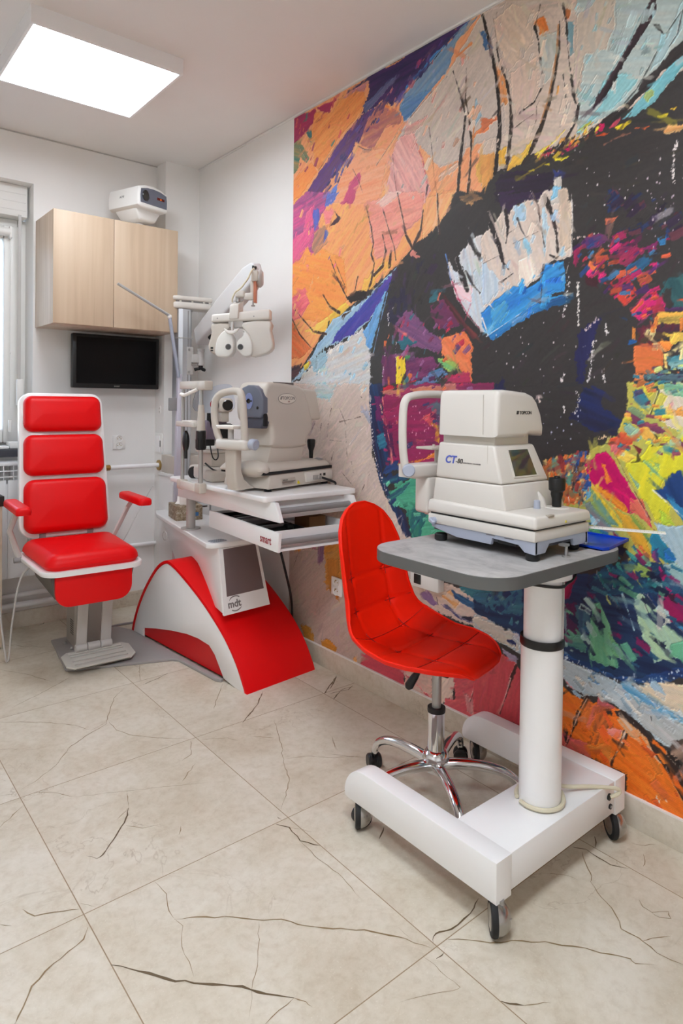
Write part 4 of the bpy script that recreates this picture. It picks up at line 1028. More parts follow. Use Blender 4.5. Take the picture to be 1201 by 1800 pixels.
                edge = np.exp(-((sd+.0014)/.0011)**2); comp(w, np.clip(.5-sd/.0018, 0, 1)*.92, cc*(.9+.2*m), .4+.8*edge+.3*rng.random())
        else:
            seg = np.hypot(*(P[1:]-P[:-1]).T); cum = np.concatenate([[0], np.cumsum(seg)])
            for _ in range(a):
                s = rng.random()*cum[-1]; i = min(np.searchsorted(cum, s)-1, len(P)-2); i = max(i, 0); t = (s-cum[i])/seg[i]
                c = P[i]+(P[i+1]-P[i])*t+rng.normal(0, b/1000.*.5, 2); r_ = .0012+.0022*rng.random()**2
                w = window(c[0]-.01, c[0]+.01, c[1]-.01, c[1]+.01)
                if w is None: continue
                D = np.hypot((uu[w]-c[0])*1.3, (vv[w]-c[1])*.8); comp(w, np.clip((r_-D)/.0012+.5, 0, 1), col, .9)
    # loose brush marks which take up the colour underneath
    for _ in range(3600):
        ci, cj = rng.integers(0, NV), rng.integers(0, NU); c0 = C[ci, cj].copy(); lum = c0.mean()
        if lum < 75 and rng.random() < .6: continue
        L_ = .012+.05*rng.random()**2; W_ = .0025+.007*rng.random(); an = A[ci, cj]+rng.normal(0, .35)
        cx, cy = U[cj], V[ci]; w = window(cx-L_-.005, cx+L_+.005, cy-L_-.005, cy+L_+.005)
        if w is None: continue
        X, Y = uu[w]-cx, vv[w]-cy; al = X*math.cos(an)+Y*math.sin(an); ac = -X*math.sin(an)+Y*math.cos(an)
        sd = np.maximum(np.abs(al)/L_, np.abs(ac)/W_)-1+warp1[w]*1.6
        k = 1+rng.normal(0, .05); comp(w, np.clip(-sd*2.5, 0, 1)*.55, np.clip(c0*k+rng.normal(0, 5, 3), 0, 255), .3+.5*rng.random())
    # palette knife relief as printed: lit from the upper left
    Hs = H+.10*(streak(uu, vv, math.radians(40), 31)-.5)+.10*(warp1); gy, gx = np.gradient(Hs)
    rel = np.clip((gx*.55-gy*.8)*-1.0, -.4, .5)
    dark = np.clip((C.mean(-1)-40)/60, .25, 1)
    C *= (1+rel*.42*dark)[..., None]; C = np.clip(C, 4, 250)
    # canvas weave
    C *= (1+.025*np.sign(np.sin(uu*2*math.pi/.0055))*np.sign(np.sin(vv*2*math.pi/.0055)))[..., None]
    # the part beyond the picture's edge repeats the iris the other way round
    J = list(range(NU))+list(range(NU-2, -1, -4)); Ux = list(U)+[U[-1]+(U[-1]-U[j]) for j in J[NU:]]
    keep = [i for i, u in enumerate(Ux) if u < 4.1]; J = [J[i] for i in keep]; Ux = np.array(Ux)[keep]
    Cx = C[:, J]/255.; lin_ = np.where(Cx <= .04045, Cx/12.92, ((Cx+.055)/1.055)**2.4); n = len(Ux)
    co = np.empty((NV, n, 3), np.float32); co[..., 0] = -.0015; co[..., 1] = -Ux[None, :]; co[..., 2] = V[:, None]
    rgba = np.ones((NV*n, 4), np.float32); rgba[:, :3] = lin_.reshape(-1, 3)
    me = bpy.data.meshes.new('eye_mural'); idx = np.arange(NV*n).reshape(NV, n)
    f = np.stack([idx[:-1, :-1], idx[1:, :-1], idx[1:, 1:], idx[:-1, 1:]], -1).reshape(-1, 4); nf = len(f)
    me.vertices.add(NV*n); me.vertices.foreach_set('co', co.ravel()); me.loops.add(nf*4); me.loops.foreach_set('vertex_index', f.ravel().astype(np.int32))
    me.polygons.add(nf); me.polygons.foreach_set('loop_start', np.arange(0, nf*4, 4, dtype=np.int32)); me.polygons.foreach_set('loop_total', np.full(nf, 4, np.int32))
    me.update(calc_edges=True)
    at_ = me.color_attributes.new('paint', 'FLOAT_COLOR', 'POINT'); at_.data.foreach_set('color', rgba.ravel())
    m = bpy.data.materials.new('printed_wallpaper'); m.use_nodes = True; nt = m.node_tree; b_ = nt.nodes['Principled BSDF']; b_.inputs['Roughness'].default_value = .48; b_.inputs['Specular IOR Level'].default_value = .3
    an = nt.nodes.new('ShaderNodeAttribute'); an.attribute_name = 'paint'; nt.links.new(an.outputs['Color'], b_.inputs['Base Color'])
    tc = nt.nodes.new('ShaderNodeTexCoord'); nz = nt.nodes.new('ShaderNodeTexNoise'); nz.inputs['Scale'].default_value = 420; bp = nt.nodes.new('ShaderNodeBump'); bp.inputs['Strength'].default_value = .12; bp.inputs['Distance'].default_value = .001
    nt.links.new(tc.outputs['Object'], nz.inputs['Vector']); nt.links.new(nz.outputs['Fac'], bp.inputs['Height']); nt.links.new(bp.outputs[0], b_.inputs['Normal'])
    me.materials.append(m); o = bpy.data.objects.new('eye_mural', me); COL.objects.link(o); o.location = (XR, 2.735, 0)
    return tag(o, 'large colourful abstract painted eye mural covering the right wall', 'mural')
build_mural()
# ---------------------------------------------------------------- ceiling lamps
def ceiling_lamp(x0, x1, y0, y1, label, power):
    cx, cy = (x0+x1)/2, (y0+y1)/2
    t = thing('ceiling_lamp', label, 'lamp', (cx, cy, ZC), 0, None)
    hx, hy = (x1-x0)/2, (y1-y0)/2; f = MB(); h = -.066
    for a, b, c, d in ((-hx, hx, -hy, -hy+.012), (-hx, hx, hy-.012, hy), (-hx, -hx+.012, -hy+.012, hy-.012), (hx-.012, hx, -hy+.012, hy-.012)):
        f.box(a, b, c, d, h, 0)
    f.box(-hx+.012, hx-.012, -hy+.012, hy-.012, -.012, 0)
    f.done('lamp_frame', WPOWD, t)
    MB().box(-hx+.0122, hx-.0122, -hy+.0122, hy-.0122, h+.006, h+.010).done('diffuser', emis('lamp_diffuser_light', (238, 246, 255), power), t)
    return t
ceiling_lamp(.645, 1.243, 2.59, 3.16, 'square white framed LED panel lamp glowing on the ceiling', LAMP_STRENGTH)
ceiling_lamp(.30, .90, .15, .75, 'added square LED panel, out of view on the ceiling, brightening the foreground', LAMP_STRENGTH*1.5)  # extra panel added out of view to brighten the foreground
ceiling_lamp(-.75, -.15, .15, .75, 'added unseen square LED panel on the ceiling left of the camera, as fill light', LAMP_STRENGTH*1.5)  # another unseen panel, put in as fill to even out the light
# ---------------------------------------------------------------- wall cabinet
def wood(name, a, b, c, axis_scale=(1, 1, 1), rough=.5):
    m = bpy.data.materials.new(name); m.use_nodes = True; nt = m.node_tree; N = nt.nodes.new; L = nt.links.new
    bs = nt.nodes['Principled BSDF']; bs.inputs['Roughness'].default_value = rough
    tc = N('ShaderNodeTexCoord'); mp = N('ShaderNodeMapping'); L(tc.outputs['Object'], mp.inputs[0]); mp.inputs['Scale'].default_value = axis_scale
    n = N('ShaderNodeTexNoise'); n.inputs['Scale'].default_value = 1; n.inputs['Detail'].default_value = 6; n.inputs['Distortion'].default_value = .8; L(mp.outputs[0], n.inputs['Vector'])
    wv = N('ShaderNodeTexWave'); wv.inputs['Scale'].default_value = .55; wv.inputs['Distortion'].default_value = 7; wv.inputs['Detail'].default_value = 3; wv.bands_direction = 'X'; L(mp.outputs[0], wv.inputs['Vector'])
    mx = N('ShaderNodeMix'); mx.inputs[0].default_value = .05; L(n.outputs['Fac'], mx.inputs[2]); L(wv.outputs['Fac'], mx.inputs[3])
    r = N('ShaderNodeValToRGB'); L(mx.outputs[0], r.inputs[0]); e = r.color_ramp.elements
    e.new(.5); e[0].position = .25; e[2].position = .78
    for q, col in zip(e, (a, b, c)): q.color = (*lin(col), 1)
    L(r.outputs[0], bs.inputs['Base Color']); return m
OAK = wood('light_oak_laminate', (182, 157, 131), (198, 174, 148), (208, 187, 162), (15, 15, .75))
OAKS = wood('light_oak_side', (188, 164, 142), (202, 180, 158), (212, 194, 176), (22, 26, 1.3))
cab = thing('wall_cabinet', 'pale oak two door wall cabinet hung beside the window', 'cabinet', (.996, YB, 1.638))
W_, H_, D_ = .684, .585, .33
MB().box(0, W_, -D_+.019, -.001, 0, H_, .001).done('body', OAKS, cab)
for x0, x1 in ((.0, .312), (.3145, W_)):
    MB().box(x0, x1, -D_, -D_+.0185, .002, H_, .0012).done('door', OAK, cab)
# ---------------------------------------------------------------- television
tv = thing('television', 'flat black television on the wall under the oak cabinet', 'television', (1.416, YB, 1.465))
TW, TH = .253, .152; tv.location.y = YB-.09
b = MB(); b.box(-TW, TW, -.02, .02, -TH, TH, .006); b.done('housing', BLACK, tv)
MB().box(-TW+.02, TW-.02, -.0215, -.0195, -TH+.026, TH-.018).done('screen', SCREEN, tv)
b = MB(); b.box(-.06, .06, .019, .09, -.06, .06, .004); b.done('wall_bracket', BLACKM, tv)
text('SHARP', .011, 'brand_lettering', LGREY, tv, face_mx((-.02, -.0205, -TH+.009), (1, 0, 0), (0, 0, 1)))
# ---------------------------------------------------------------- chart projector on the cabinet
pj = thing('chart_projector', 'white eye chart projector with grey front standing on the oak cabinet', 'projector', (1.488, 3.668, 2.223), 18); pj.scale = (.74, .80, 1.02)
b = MB(); b.lathe([(0, 0), (.088, 0), (.088, .008), (.07, .018), (.045, .022), (.04, .035), (0, .035)]); b.done('foot', WPLAS, pj)
b = MB(); b.hexa([(-.075, -.10, .033), (.075, -.10, .033), (.075, .09, .033), (-.075, .09, .033)], [(-.125, -.115, .098), (.125, -.115, .098), (.125, .12, .098), (-.125, .12, .098)], .012); b.done('cradle', WPLAS, pj)
out = [(-.142, .10), (-.146, .15), (-.135, .198), (-.07, .214), (0, .219), (.07, .214), (.135, .198), (.146, .15), (.142, .10), (.12, .088), (-.12, .088)]
hs = MB(); hs.prism(out, 'y', -.165, .16, .018, 3); hs.done('housing', WPLAS, pj, 50)
fr = [(-.126, .112), (-.128, .150), (-.122, .185), (-.06, .197), (0, .2), (.06, .197), (.122, .185), (.128, .150), (.126, .112)]
MB().prism(fr, 'y', -.1675, -.15).done('front_panel', DGREY, pj)
b = MB(); b.cyl((-.083, -.1675, .153), (-.083, -.1755, .153), .029, bev=.002); b.done('lens', LENS, pj)
b = MB(); b.box(.03, .102, -.169, -.16, .150, .164, .001); b.done('display', mat('display_red_glass', (90, 16, 6), .1), pj)
text('20', .011, 'display_digits', emis('orange_digits', (255, 120, 20), 1.6), pj, face_mx((.06, -.1692, .1525), (1, 0, 0), (0, 0, 1)))
text('ACP-8', .017, 'side_lettering', INKG, pj, face_mx((-.1462, .03, .148), (0, -1, 0), (0, 0, 1)), shear=.2)
# ---------------------------------------------------------------- sockets and covers
def socket(name, label, loc, xd, zrot, plate=(.074, .082), double=True, cat='socket', m=WPLAS):
    t = thing(name, label, cat, loc, zrot)
    MB().box(-plate[0]/2, plate[0]/2, -.008, 0, -plate[1]/2, plate[1]/2, .002).done('plate', m, t)
    for dz in ((.02, -.02) if double else (0,)):
        b = MB(); b.lathe([(0, 0), (.0165, 0), (.0175, .002), (.0205, .0035), (.0205, 0), (.021, 0)], mx=Matrix.Translation((0, -.0082, dz)) @ Matrix.Rotation(R(90), 4, 'X')); o = b.done('outlet', m, t)
        h = MB()
        for s in (-1, 1): h.cyl((s*.0095, -.0085, dz), (s*.0095, -.0095, dz), .0026, seg=10)
        h.box(-.002, .002, -.016, -.0085, dz+.007, dz+.011); h.done('contact', BRASS, o)
    return t
socket('wall_socket', 'white double wall socket right of the red chair backrest', (1.468, YB, .995), 1, 0)
socket('wall_socket', 'double socket on the painted wall behind the red stool backrest', (XR-.002, 2.345, .40), 1, -90)
t = thing('box_socket', 'white surface socket box with black switch, low on the painted wall under the grey table', 'socket', (XR-.002, 1.77, .556), -90)
MB().box(-.075, .075, -.035, 0, -.032, .032, .004).done('housing', WPLAS, t)
MB().box(-.052, -.016, -.0385, -.034, -.018, .020, .002).done('switch', BLACK, t)
t = thing('round_cover', 'small oval vented cover on the pillar side under the television', 'cover', (1.694, 3.805, 1.19), -90)
b = MB(); b.lathe([(0, .004), (.014, .004), (.02, .002), (.021, 0), (0, 0)], mx=Matrix.Diagonal((.75, 1, 1.25, 1)) @ Matrix.Rotation(R(90), 4, 'X')); b.done('plate', WPLAS, t)
b = MB()
for z in (.01, -.012): b.cyl((0, -.0038, z), (0, -.0052, z), .006, seg=14)
b.done('hole', LGREY, t)
t = thing('meter_flap', 'white square flap plate on the pillar above the pipe end', 'cover', (1.694, 3.815, .985), -90)
MB().box(-.05, .05, -.006, 0, -.062, .062, .002).done('frame', WPLAS, t)
MB().box(-.042, .02, -.0085, -.005, -.052, .045, .001).done('flap', WPOWD, t)
MB().box(.024, .03, -.0085, -.006, -.02, .018).done('slot', BLACK, t)
# ---------------------------------------------------------------- heating
rad = thing('radiator', 'white panel radiator on the window wall behind the red chair', 'radiator', (.15, YB, .20))
b = MB()
for x0, x1 in ((-.45, .68), (.688, .785), (.792, .88), (.887, 1.02)):
    b.box(x0, x1, -.115, -.105, .10, .62, .004)
b.box(-.45, 1.02, -.105, -.03, .10, .60)
b.done('front_panel', WPOWD, rad)
g = MB(); g.box(-.45, .76, -.125, -.02, .695, .715, .006)
for k in range(26):
    x = -.44+k*.048; g.box(x, x+.004, -.122, -.03, .62, .70)
for z in (.635, .665): g.box(-.45, .76, -.123, -.117, z, z+.006)
g.done('grille', WPOWD, rad)
b = MB(); b.cyl((1.02, -.07, .655), (1.23, -.07, .652), .0125); b.cyl((1.23, -.07, .652), (1.245, -.07, .652), .018, seg=6); 
p = thing('heating_pipe', 'white heating pipe running level from behind the chair into the pillar', 'pipe', (1.38, YB-.07, .852))
q = MB(); q.cyl((0, 0, 0), (.313, 0, .001), .0135); q.done('pipe', WPOWD, p)
q = MB(); q.cyl((-.03, 0, 0), (.012, 0, 0), .017, seg=8, bev=.003); q.done('valve_nut', BRASS, p)
q = MB(); q.cyl((.306, 0, 0), (.3135, 0, 0), .032); q.done('rosette', BRASS, p)
b.bm.free()
o = MB().cyl((1.14, YB-.02, .372), (1.694, YB-.02, .368), .012).done('skirting_pipe', WPOWD); tag(o, 'thin white pipe along the window wall at seat height right of chair', 'pipe')
for z, r, lab in ((.19, .013, 'upper of two white pipes running low under the radiator'), (.135, .016, 'lower of two white pipes running low under the radiator')):
    o = MB().cyl((XL+.05, YB-.04, z), (1.24, YB-.04, z-.004), r).done('low_pipe', WPOWD); tag(o, lab, 'pipe')
# ---------------------------------------------------------------- wooden desk at the left edge
dk = thing('desk', 'oak desk end with a black top edge at the left border', 'desk', (.185, 3.655, 0))
MB().box(-.55, .585, -.085, .085, .012, .715, .002).done('panel', OAKS, dk)
MB().box(-.57, .592, -.095, .10, .715, .765, .002).done('worktop', mat('black_desk_top', (34, 31, 30), .4), dk)
for y in (-.06, .06):
    for x in (-.53, .56): MB().cyl((x, y, 0), (x, y, .013), .02, seg=16).done('foot', BLACK, dk)
# things on the window sill
o = MB().box(.868, .935, 3.86, 3.95, .978, 1.012, .004).done('paper_stack', WPLAS); tag(o, 'stack of white leaflets on the window sill above radiator', 'paper')
o = MB().box(.78, .862, 3.85, 3.92, .978, .993, .004).done('white_case', WPLAS); tag(o, 'small flat white case at the left edge of the window sill', 'case')
# ---------------------------------------------------------------- cushions
def cushion(mb, x0, x1, y0, y1, r, h, rnd, puff, fn=None, n=6, steps=5, inner=5):
    """rounded cushion on the plane z=0, h thick, edge radius rnd, crowned by puff; fn maps (x,y,z)->(x,y,z)"""
    rings = []
    def ring(d, z): return [(x, y, z) for x, y in rrect(x0+d, x1-d, y0+d, y1-d, max(r-d, .004), n)]
    rings.append(ring(rnd*.25, 0)); rings.append(ring(0, rnd*.4))
    for k in range(steps+1):
        a = math.pi/2*k/steps; rings.append(ring(rnd*(1-math.cos(a)), h-rnd+rnd*math.sin(a)))
    dm = min(x1-x0, y1-y0)/2-.006
    for k in range(1, inner+1):
        t = k/inner; d = rnd+(dm-rnd)*t; rings.append(ring(d, h))
    cx_, cy_, hx_, hy_ = (x0+x1)/2, (y0+y1)/2, (x1-x0)/2, (y1-y0)/2
    rings = [[(x, y, z+(puff*(1-((x-cx_)/hx_)**2)*(1-((y-cy_)/hy_)**2) if z > h*.55 else 0)) for x, y, z in q] for q in rings]
    if fn: rings = [[fn(*p) for p in q] for q in rings]
    return mb.loft(rings)
# ---------------------------------------------------------------- red examination chair
ch = thing('exam_chair', 'red and white patient chair with tall padded backrest and footplate', 'chair', (1.035, 3.24, 0), -3)
def back_pt(x, s, d):   # s metres up the backrest from z=.555, d towards the sitter
    t = s/.74; y = .225+.125*t; wx = x*(1.04-.09*t)
    nrm = Vector((0, -.74, .125)).normalized()
    return (wx, y+nrm.y*d, .555+.73*t+nrm.z*d)
b = MB()
for side in (0, 1):
    pass
rings = []
for d, ins in ((-.03, .012), (-.03, .0), (-.012, 0), (-.004, .002), (0, .008)):
    rings.append([back_pt(x, s, d) for x, s in rrect(-.215+ins, .215-ins, ins, .735-ins, [.075-ins, .075-ins, .06-ins, .06-ins], 8)])
b.loft(rings); b.done('backrest_shell', WHITE, ch)
for s0, s1, ra in ((.022, .29, .05), (.308, .515, .045), (.531, .715, .042)):
    b = MB(); cushion(b, -.197, .197, s0, s1, ra, .048, .034, .020, lambda x, y, z: back_pt(x, y, z)); b.done('backrest_pad', RED, ch)
b = MB(); b.box(-.05, .05, .25, .30, .47, .66, .006); b.box(.10, .13, .22, .26, .47, .60, .004); b.box(-.13, -.10, .22, .26, .47, .60, .004); b.done('backrest_bracket', MGREY, ch)
def seat_pt(x, y, z): return (x*(1+.10*(y+.29)/.5), y, z)
b = MB(); pts = rrect(-.222, .222, -.298, .215, [.07, .07, .05, .05], 8)
b.loft([[seat_pt(x*k, y, z) for x, y in pts] for k, z in ((.985, .478), (1, .483), (1, .496), (.985, .5))]); b.done('seat_tray', WHITE, ch)
b = MB(); cushion(b, -.205, .205, -.285, .20, .06, .066, .048, .022, lambda x, y, z: seat_pt(x, y, z+.499)); b.done('seat_cushion', RED, ch)
b = MB(); b.prism(rrect(-.168, .168, .335, .482, [.065, .065, .004, .004], 8), 'y', -.272, -.25, .005); b.done('front_cover', RED, ch)
b = MB(); b.hexa([(-.165, -.248, .365), (.165, -.248, .365), (.165, .12, .385), (-.165, .12, .385)], [(-.188, -.249, .478), (.188, -.249, .478), (.19, .18, .478), (-.19, .18, .478)], .012); b.done('underseat_housing', mat('dark_grey_housing', (84, 81, 76), .5), ch)
cx, cy = 1.113-1.035, 3.43-3.24
b = MB(); b.prism(rrect(cx-.068, cx+.068, cy-.082, cy+.082, .012, 4), 'z', .014, .40); b.done('column', mat('column_grey', (172, 166, 158), .42, metal=.3), ch)
b = MB()
for k in range(7): b.box(cx-.0685, cx-.0675, cy-.06, cy+.0-.002, .07+k*.011, .074+k*.011)
b.done('vent', BLACKM, ch)
for dx in (-.052, .062):
    b = MB(); x = dx+cx-.03
    b.hexa([(x-.024, -.068, .068), (x+.024, -.068, .068), (x+.024, -.060, .068), (x-.024, -.060, .068)], [(x-.024, -.115, .40), (x+.024, -.115, .40), (x+.024, -.105, .40), (x-.024, -.105, .40)], .002); b.done('footrest_bar', LGREY, ch)
b = MB()
for x0, x1 in ((-.032, .022), (.024, .082), (.084, .138)): b.cyl((x0, -.066, .070), (x1, -.066, .070), .0195, bev=.003)
b.done('footrest_hinge', LGREY, ch)
# footplate with four slots
b = MB(); fp = rot_at((.05, -.09, .055), 'X', 7)
X0, X1 = -.10, .215; ys = [(-.215, -.192), (-.182, -.160), (-.150, -.118), (-.108, -.096), (-.086, -.06)]
P = rrect(X0, X1, -.218, -.058, [.03, .03, .03, .03], 5)
for y0, y1 in ys:
    b.box(X0+.035, X1-.035, y0, y1, .046, .054, .001, mx=fp)
b.prism([(X0+.036, -.218), (X0+.03, -.218), (X0, -.188), (X0, -.088), (X0+.03, -.058), (X0+.036, -.058)], 'z', .046, .054, .0015, mx=fp)
b.prism([(X1-.036, -.218), (X1-.03, -.218), (X1, -.188), (X1, -.088), (X1-.03, -.058), (X1-.036, -.058)], 'z', .046, .054, .0015, mx=fp)
b.done('footplate', mat('footplate_grey', (206, 202, 194), .45), ch)
MB().box(X0+.03, X1-.03, -.217, -.059, .043, .0462, mx=fp).done('footplate_tread', mat('tread_brown_grey', (112, 106, 94), .7), ch)
# floor plate under the chair, cut to its outline
pl = [(.992, 3.53), (.937, 3.115), (.945, 3.10), (1.375, 2.928), (1.395, 2.905), (1.425, 2.60), (1.44, 2.572), (1.4535, 2.575), (1.377, 3.43), (1.33, 3.54)]
fpl = thing('floor_plate', 'grey steel floor plate under the red chair, running along the arched base', 'plate', (1.19, 3.05, 0))
b = MB(); b.prism([(x-1.19, y-3.05) for x, y in pl], 'z', 0, .0138, .003); b.done('plate', mat('base_plate_grey', (158, 154, 152), .4), fpl)
for q in ((1.03, 3.43), (1.035, 3.335)):
    x, y = q[0]-1.19, q[1]-3.05; b = MB(); b.cyl((x, y, .013), (x, y, .020), .011, seg=6); b.sphere((x, y, .02), .007); b.done('bolt', STEEL, fpl)
for s in (1, -1):
    arm = MB(); arm.tube([(s*.268, .03, .738), (s*.262, .08, .70), (.218, .09, .605), (.165, .10, .50)] if s > 0 else [(-.268, .03, .738), (-.264, .07, .71), (-.288, .09, .63), (-.245, .10, .50)], .0085, 8, sx=1.6); ao = arm.done('armrest_post', LGREY, ch)
    b = MB(); cushion(b, -.033, .033, -.16, .175, .022, .034, .014, .004, lambda x, y, z, s=s: (s*.272+x*(1-.6*max(0, y-.06)), y, .735+z)); b.done('armrest_pad', RED, ch)
    b = MB(); b.cyl((s*.235, .10, .488), (s*.268, .10, .488), .014); b.done('armrest_bolt', MGREY, ch)
o = MB().tube(smoothpts([(.868, 3.33, .473), (.80, 3.34, .40), (.77, 3.36, .20), (.758, 3.37, .03), (.752, 3.38, .012), (.746, 3.38, .03), (.725, 3.4, .25), (.718, 3.40, .50), (.73, 3.5, .69)], 6), .0045, 8).done('hand_control_cable', LGREY); tag(o, 'grey cable looping to the floor left of the red chair', 'cable')
o = MB().tube(smoothpts([(1.30, 3.40, .485), (1.36, 3.46, .53), (1.48, 3.60, .62), (1.60, 3.72, .72), (1.622, 3.735, .735)], 6), .0022, 6).done('thin_cable', LGREY); tag(o, 'thin grey wire rising from the red chair to the white shelf unit', 'cable')
o = MB().tube(smoothpts([(1.19, 3.44, .012), (1.25, 3.50, .008), (1.33, 3.56, .008), (1.45, 3.55, .008)], 6), .006, 8).done('floor_cable', MGREY); tag(o, 'dark cable on the floor between chair column and red arch', 'cable')
# ---------------------------------------------------------------- ophthalmic unit: red arch, console, pole, desk
un = thing('ophthalmic_unit', 'white ophthalmic unit on a red arched base with tall instrument pole', 'unit', (1.468, 2.386, 0), 5)
arc = [(1.055, 0), (1.03, .075), (.985, .165), (.92, .262), (.83, .365), (.765, .420), (.71, .446), (.665, .450), (.60, .433), (.51, .397), (.407, .350), (.295, .288), (.174, .205), (.086, .118), (.03, .035), (.012, 0)]
arc = [(p.x, p.y) for p in smoothpts([(a_, b_, 0) for a_, b_ in arc], 4)]
def inset(P, d):
    out = []
    for i in range(len(P)):
        a_, c_ = Vector(P[max(i-1, 0)]), Vector(P[min(i+1, len(P)-1)]); t = (c_-a_).normalized(); n = Vector((t.y, -t.x))
        q = Vector(P[i])-n*d if False else Vector(P[i])+Vector((-t.y, t.x))*(-d) 
        out.append((q.x, q.y))
    return out
inn = inset(arc, -.016)
if inn[len(inn)//2][1] > arc[len(arc)//2][1]: inn = inset(arc, .016)
inn = [(y, max(z, 0)) for y, z in inn]
AW = .392
b = MB(); b.prism(arc+inn[::-1], 'x', 0, AW, .002); b.done('arch_shell', RED, un, 30)
# white side wall with a raised lower edge, red inset behind it
q2 = inset(arc, .0165) if inset(arc, .0165)[len(arc)//2][1] < arc[len(arc)//2][1] else inset(arc, -.0165)
q2 = [(y, max(z, 0.0)) for y, z in q2]
n2 = len(q2)
cut = [(.118, 0), (.215, .02), (.30, .128), (.31, .134), (.40, .137), (.50, .132), (.64, .112), (.80, .082), (.93, .052), (.933, .0)]
b = MB(); b.prism(q2+[(.10, 0), (.19, .015), (.228, .06), (.262, .10), (.308, .130), (.40, .137), (.50, .132), (.64, .112), (.80, .082), (.93, .052), (.933, .0)], 'x', .003, .016, .001); b.done('side_panel', WHITE, un, 30)
b = MB(); b.prism([(.19, .013), (.94, .013), (.94, .06), (.64, .12), (.40, .145), (.30, .145), (.21, .06)], 'x', .014, .020); b.done('kick_panel', REDS, un)
b = MB(); b.prism(q2, 'x', AW-.016, AW-.003, .001); b.done('rear_side_panel', WHITE, un, 30)
# console: a leaning box rising out of the arch
yb = 1.10
bot = [(.004, .205, .30), (.262, .205, .30), (.36, .80, .30), (.36, yb-.15, .28), (.235, yb-.15, .28)]
top = [(.024, .275, .578), (.240, .275, .578), (.37, .80, .578), (.37, yb, .578), (.205, yb, .578)]
b = MB(); b.hexa(bot, top, .003); con = b.done('console', WHITE, un)
# recessed dark panel on the console front (plane through bottom/top front edges)
def cf(u, z, d=0.): # u across 0..1, z height, d outwards
    t = (z-.30)/.278; x0, x1 = .004+.020*t, .262-.022*t; y = .205+.07*t
    return (x0+(x1-x0)*u, y-d*.97, z-d*.24)
def slab4(P, m, name, par, d0, d1):
    b = MB(); b.hexa([cf(u, z, d0) for u, z in P], [cf(u, z, d1) for u, z in P]); return b.done(name, m, par)
slab4([(0, .295), (1, .295), (1, .578), (0, .578)], WHITE, 'console_front', un, .001, .012)
slab4([(.09, .372), (.93, .372), (.93, .575), (.09, .575)], mat('smoked_panel', (112, 96, 96), .3), 'front_window', un, .0105, .0135)
mxm = face_mx(cf(.10, .322, .0128), (1, .0, 0), (0, .25, .97))
text('mdt', .046, 'logo_lettering', INKG, un, mxm, bold=.0012, sx=.95)
def arcstrip(cx, cz, r, a0, a1, w, name):
    b = MB(); n = 14; 
    L = [cf((cx+math.cos(R(a0+(a1-a0)*k/n))*(r+w*min(1, 3*k/n)))/.24, cz+math.sin(R(a0+(a1-a0)*k/n))*(r+w)*.8, .0125) for k in range(n+1)]
    I = [cf((cx+math.cos(R(a0+(a1-a0)*k/n))*r)/.24, cz+math.sin(R(a0+(a1-a0)*k/n))*r*.8, .0125) for k in range(n+1)]
    b.grid([L, I]); me_ = b.done(name, INKG, un)
    return me_
arcstrip(.062, .338, .034, 150, 50, .006, 'logo_swoosh'); arcstrip(.062, .330, .034, -30, -130, -.006, 'logo_swoosh')
# slab: the unit's lower table
sl = [(-.022, .30), (-.005, .275), (.04, .262), (.235, .245), (.385, .245), (.40, 1.17), (.40, 1.26), (.25, 1.26), (.205, 1.17)]
b = MB(); b.prism(sl, 'z', .578, .602, .005, 3); b.done('lower_table', WHITE, un)
b = MB(); b.prism(rrect(.005, .09, .285, .345, .02, 4), 'z', .6018, .6032); kp = b.done('key_pad', mat('keypad_grey', (176, 182, 190), .5), un)
b = MB()
for i in range(6):
    for j in range(3): b.cyl((.018+i*.012, .297+j*.017, .603), (.018+i*.012, .297+j*.017, .6042), .0045, seg=10)
b.done('keys', mat('key_grey', (120, 128, 140), .5), kp)
b = MB(); b.lathe([(.020, 0), (.024, 0), (.0235, .0015), (.0205, .0015)], mx=Matrix.Translation((.052, .80, .55)) @ Matrix.Rotation(R(-90), 4, 'Y')); b.done('cable_cap', LGREY, un)
# desk post
Pd = (.115, .655)
b = MB(); b.cyl((Pd[0], Pd[1], .602), (Pd[0], Pd[1], .762), .023); b.lathe([(.024, .602), (.05, .602), (.05, .606), (.024, .607)], mx=Matrix.Translation((Pd[0], Pd[1], 0))); b.done('desk_post', LGREY, un)
# shelf side cabinet of the unit behind, white
# tall pole
po = thing('instrument_pole', 'tall aluminium pole with a flat white head and slanted arm behind the white desk', 'pole', (1.468, 2.386, 0), 5)
PX, PY = .358, 1.1637
b = MB(); b.prism([(-.044, -.034), (-.024, -.048), (.026, -.048), (.044, -.032), (.044, .03), (.026, .042), (-.024, .042), (-.044, .03)], 'z', .602, 1.778, mx=Matrix.Translation((PX, PY, 0)))
b.done('pole', ALU, po, 20)
b = MB(); b.box(PX+.0435, PX+.047, PY-.02, PY+.012, .62, 1.77); b.box(PX+.008, PX+.014, PY-.0495, PY-.0475, .62, 1.77); b.done('pole_groove', MGREY, po)
b = MB(); b.box(PX-.046, PX+.046, PY-.050, PY+.044, 1.608, 1.613, .001); b.box(PX+.004, PX+.044, PY-.052, PY-.040, 1.40, 1.56, .002); b.done('clamp_plate', LGREY, po)
for z in (1.545, 1.415): MB().cyl((PX+.016, PY-.051, z), (PX+.016, PY-.057, z), .007).done('screw', STEEL, po)
for z in (1.51, 1.46): MB().cyl((PX+.03, PY-.05, z), (PX+.062, PY-.06, z), .006).done('screw', STEEL, po)
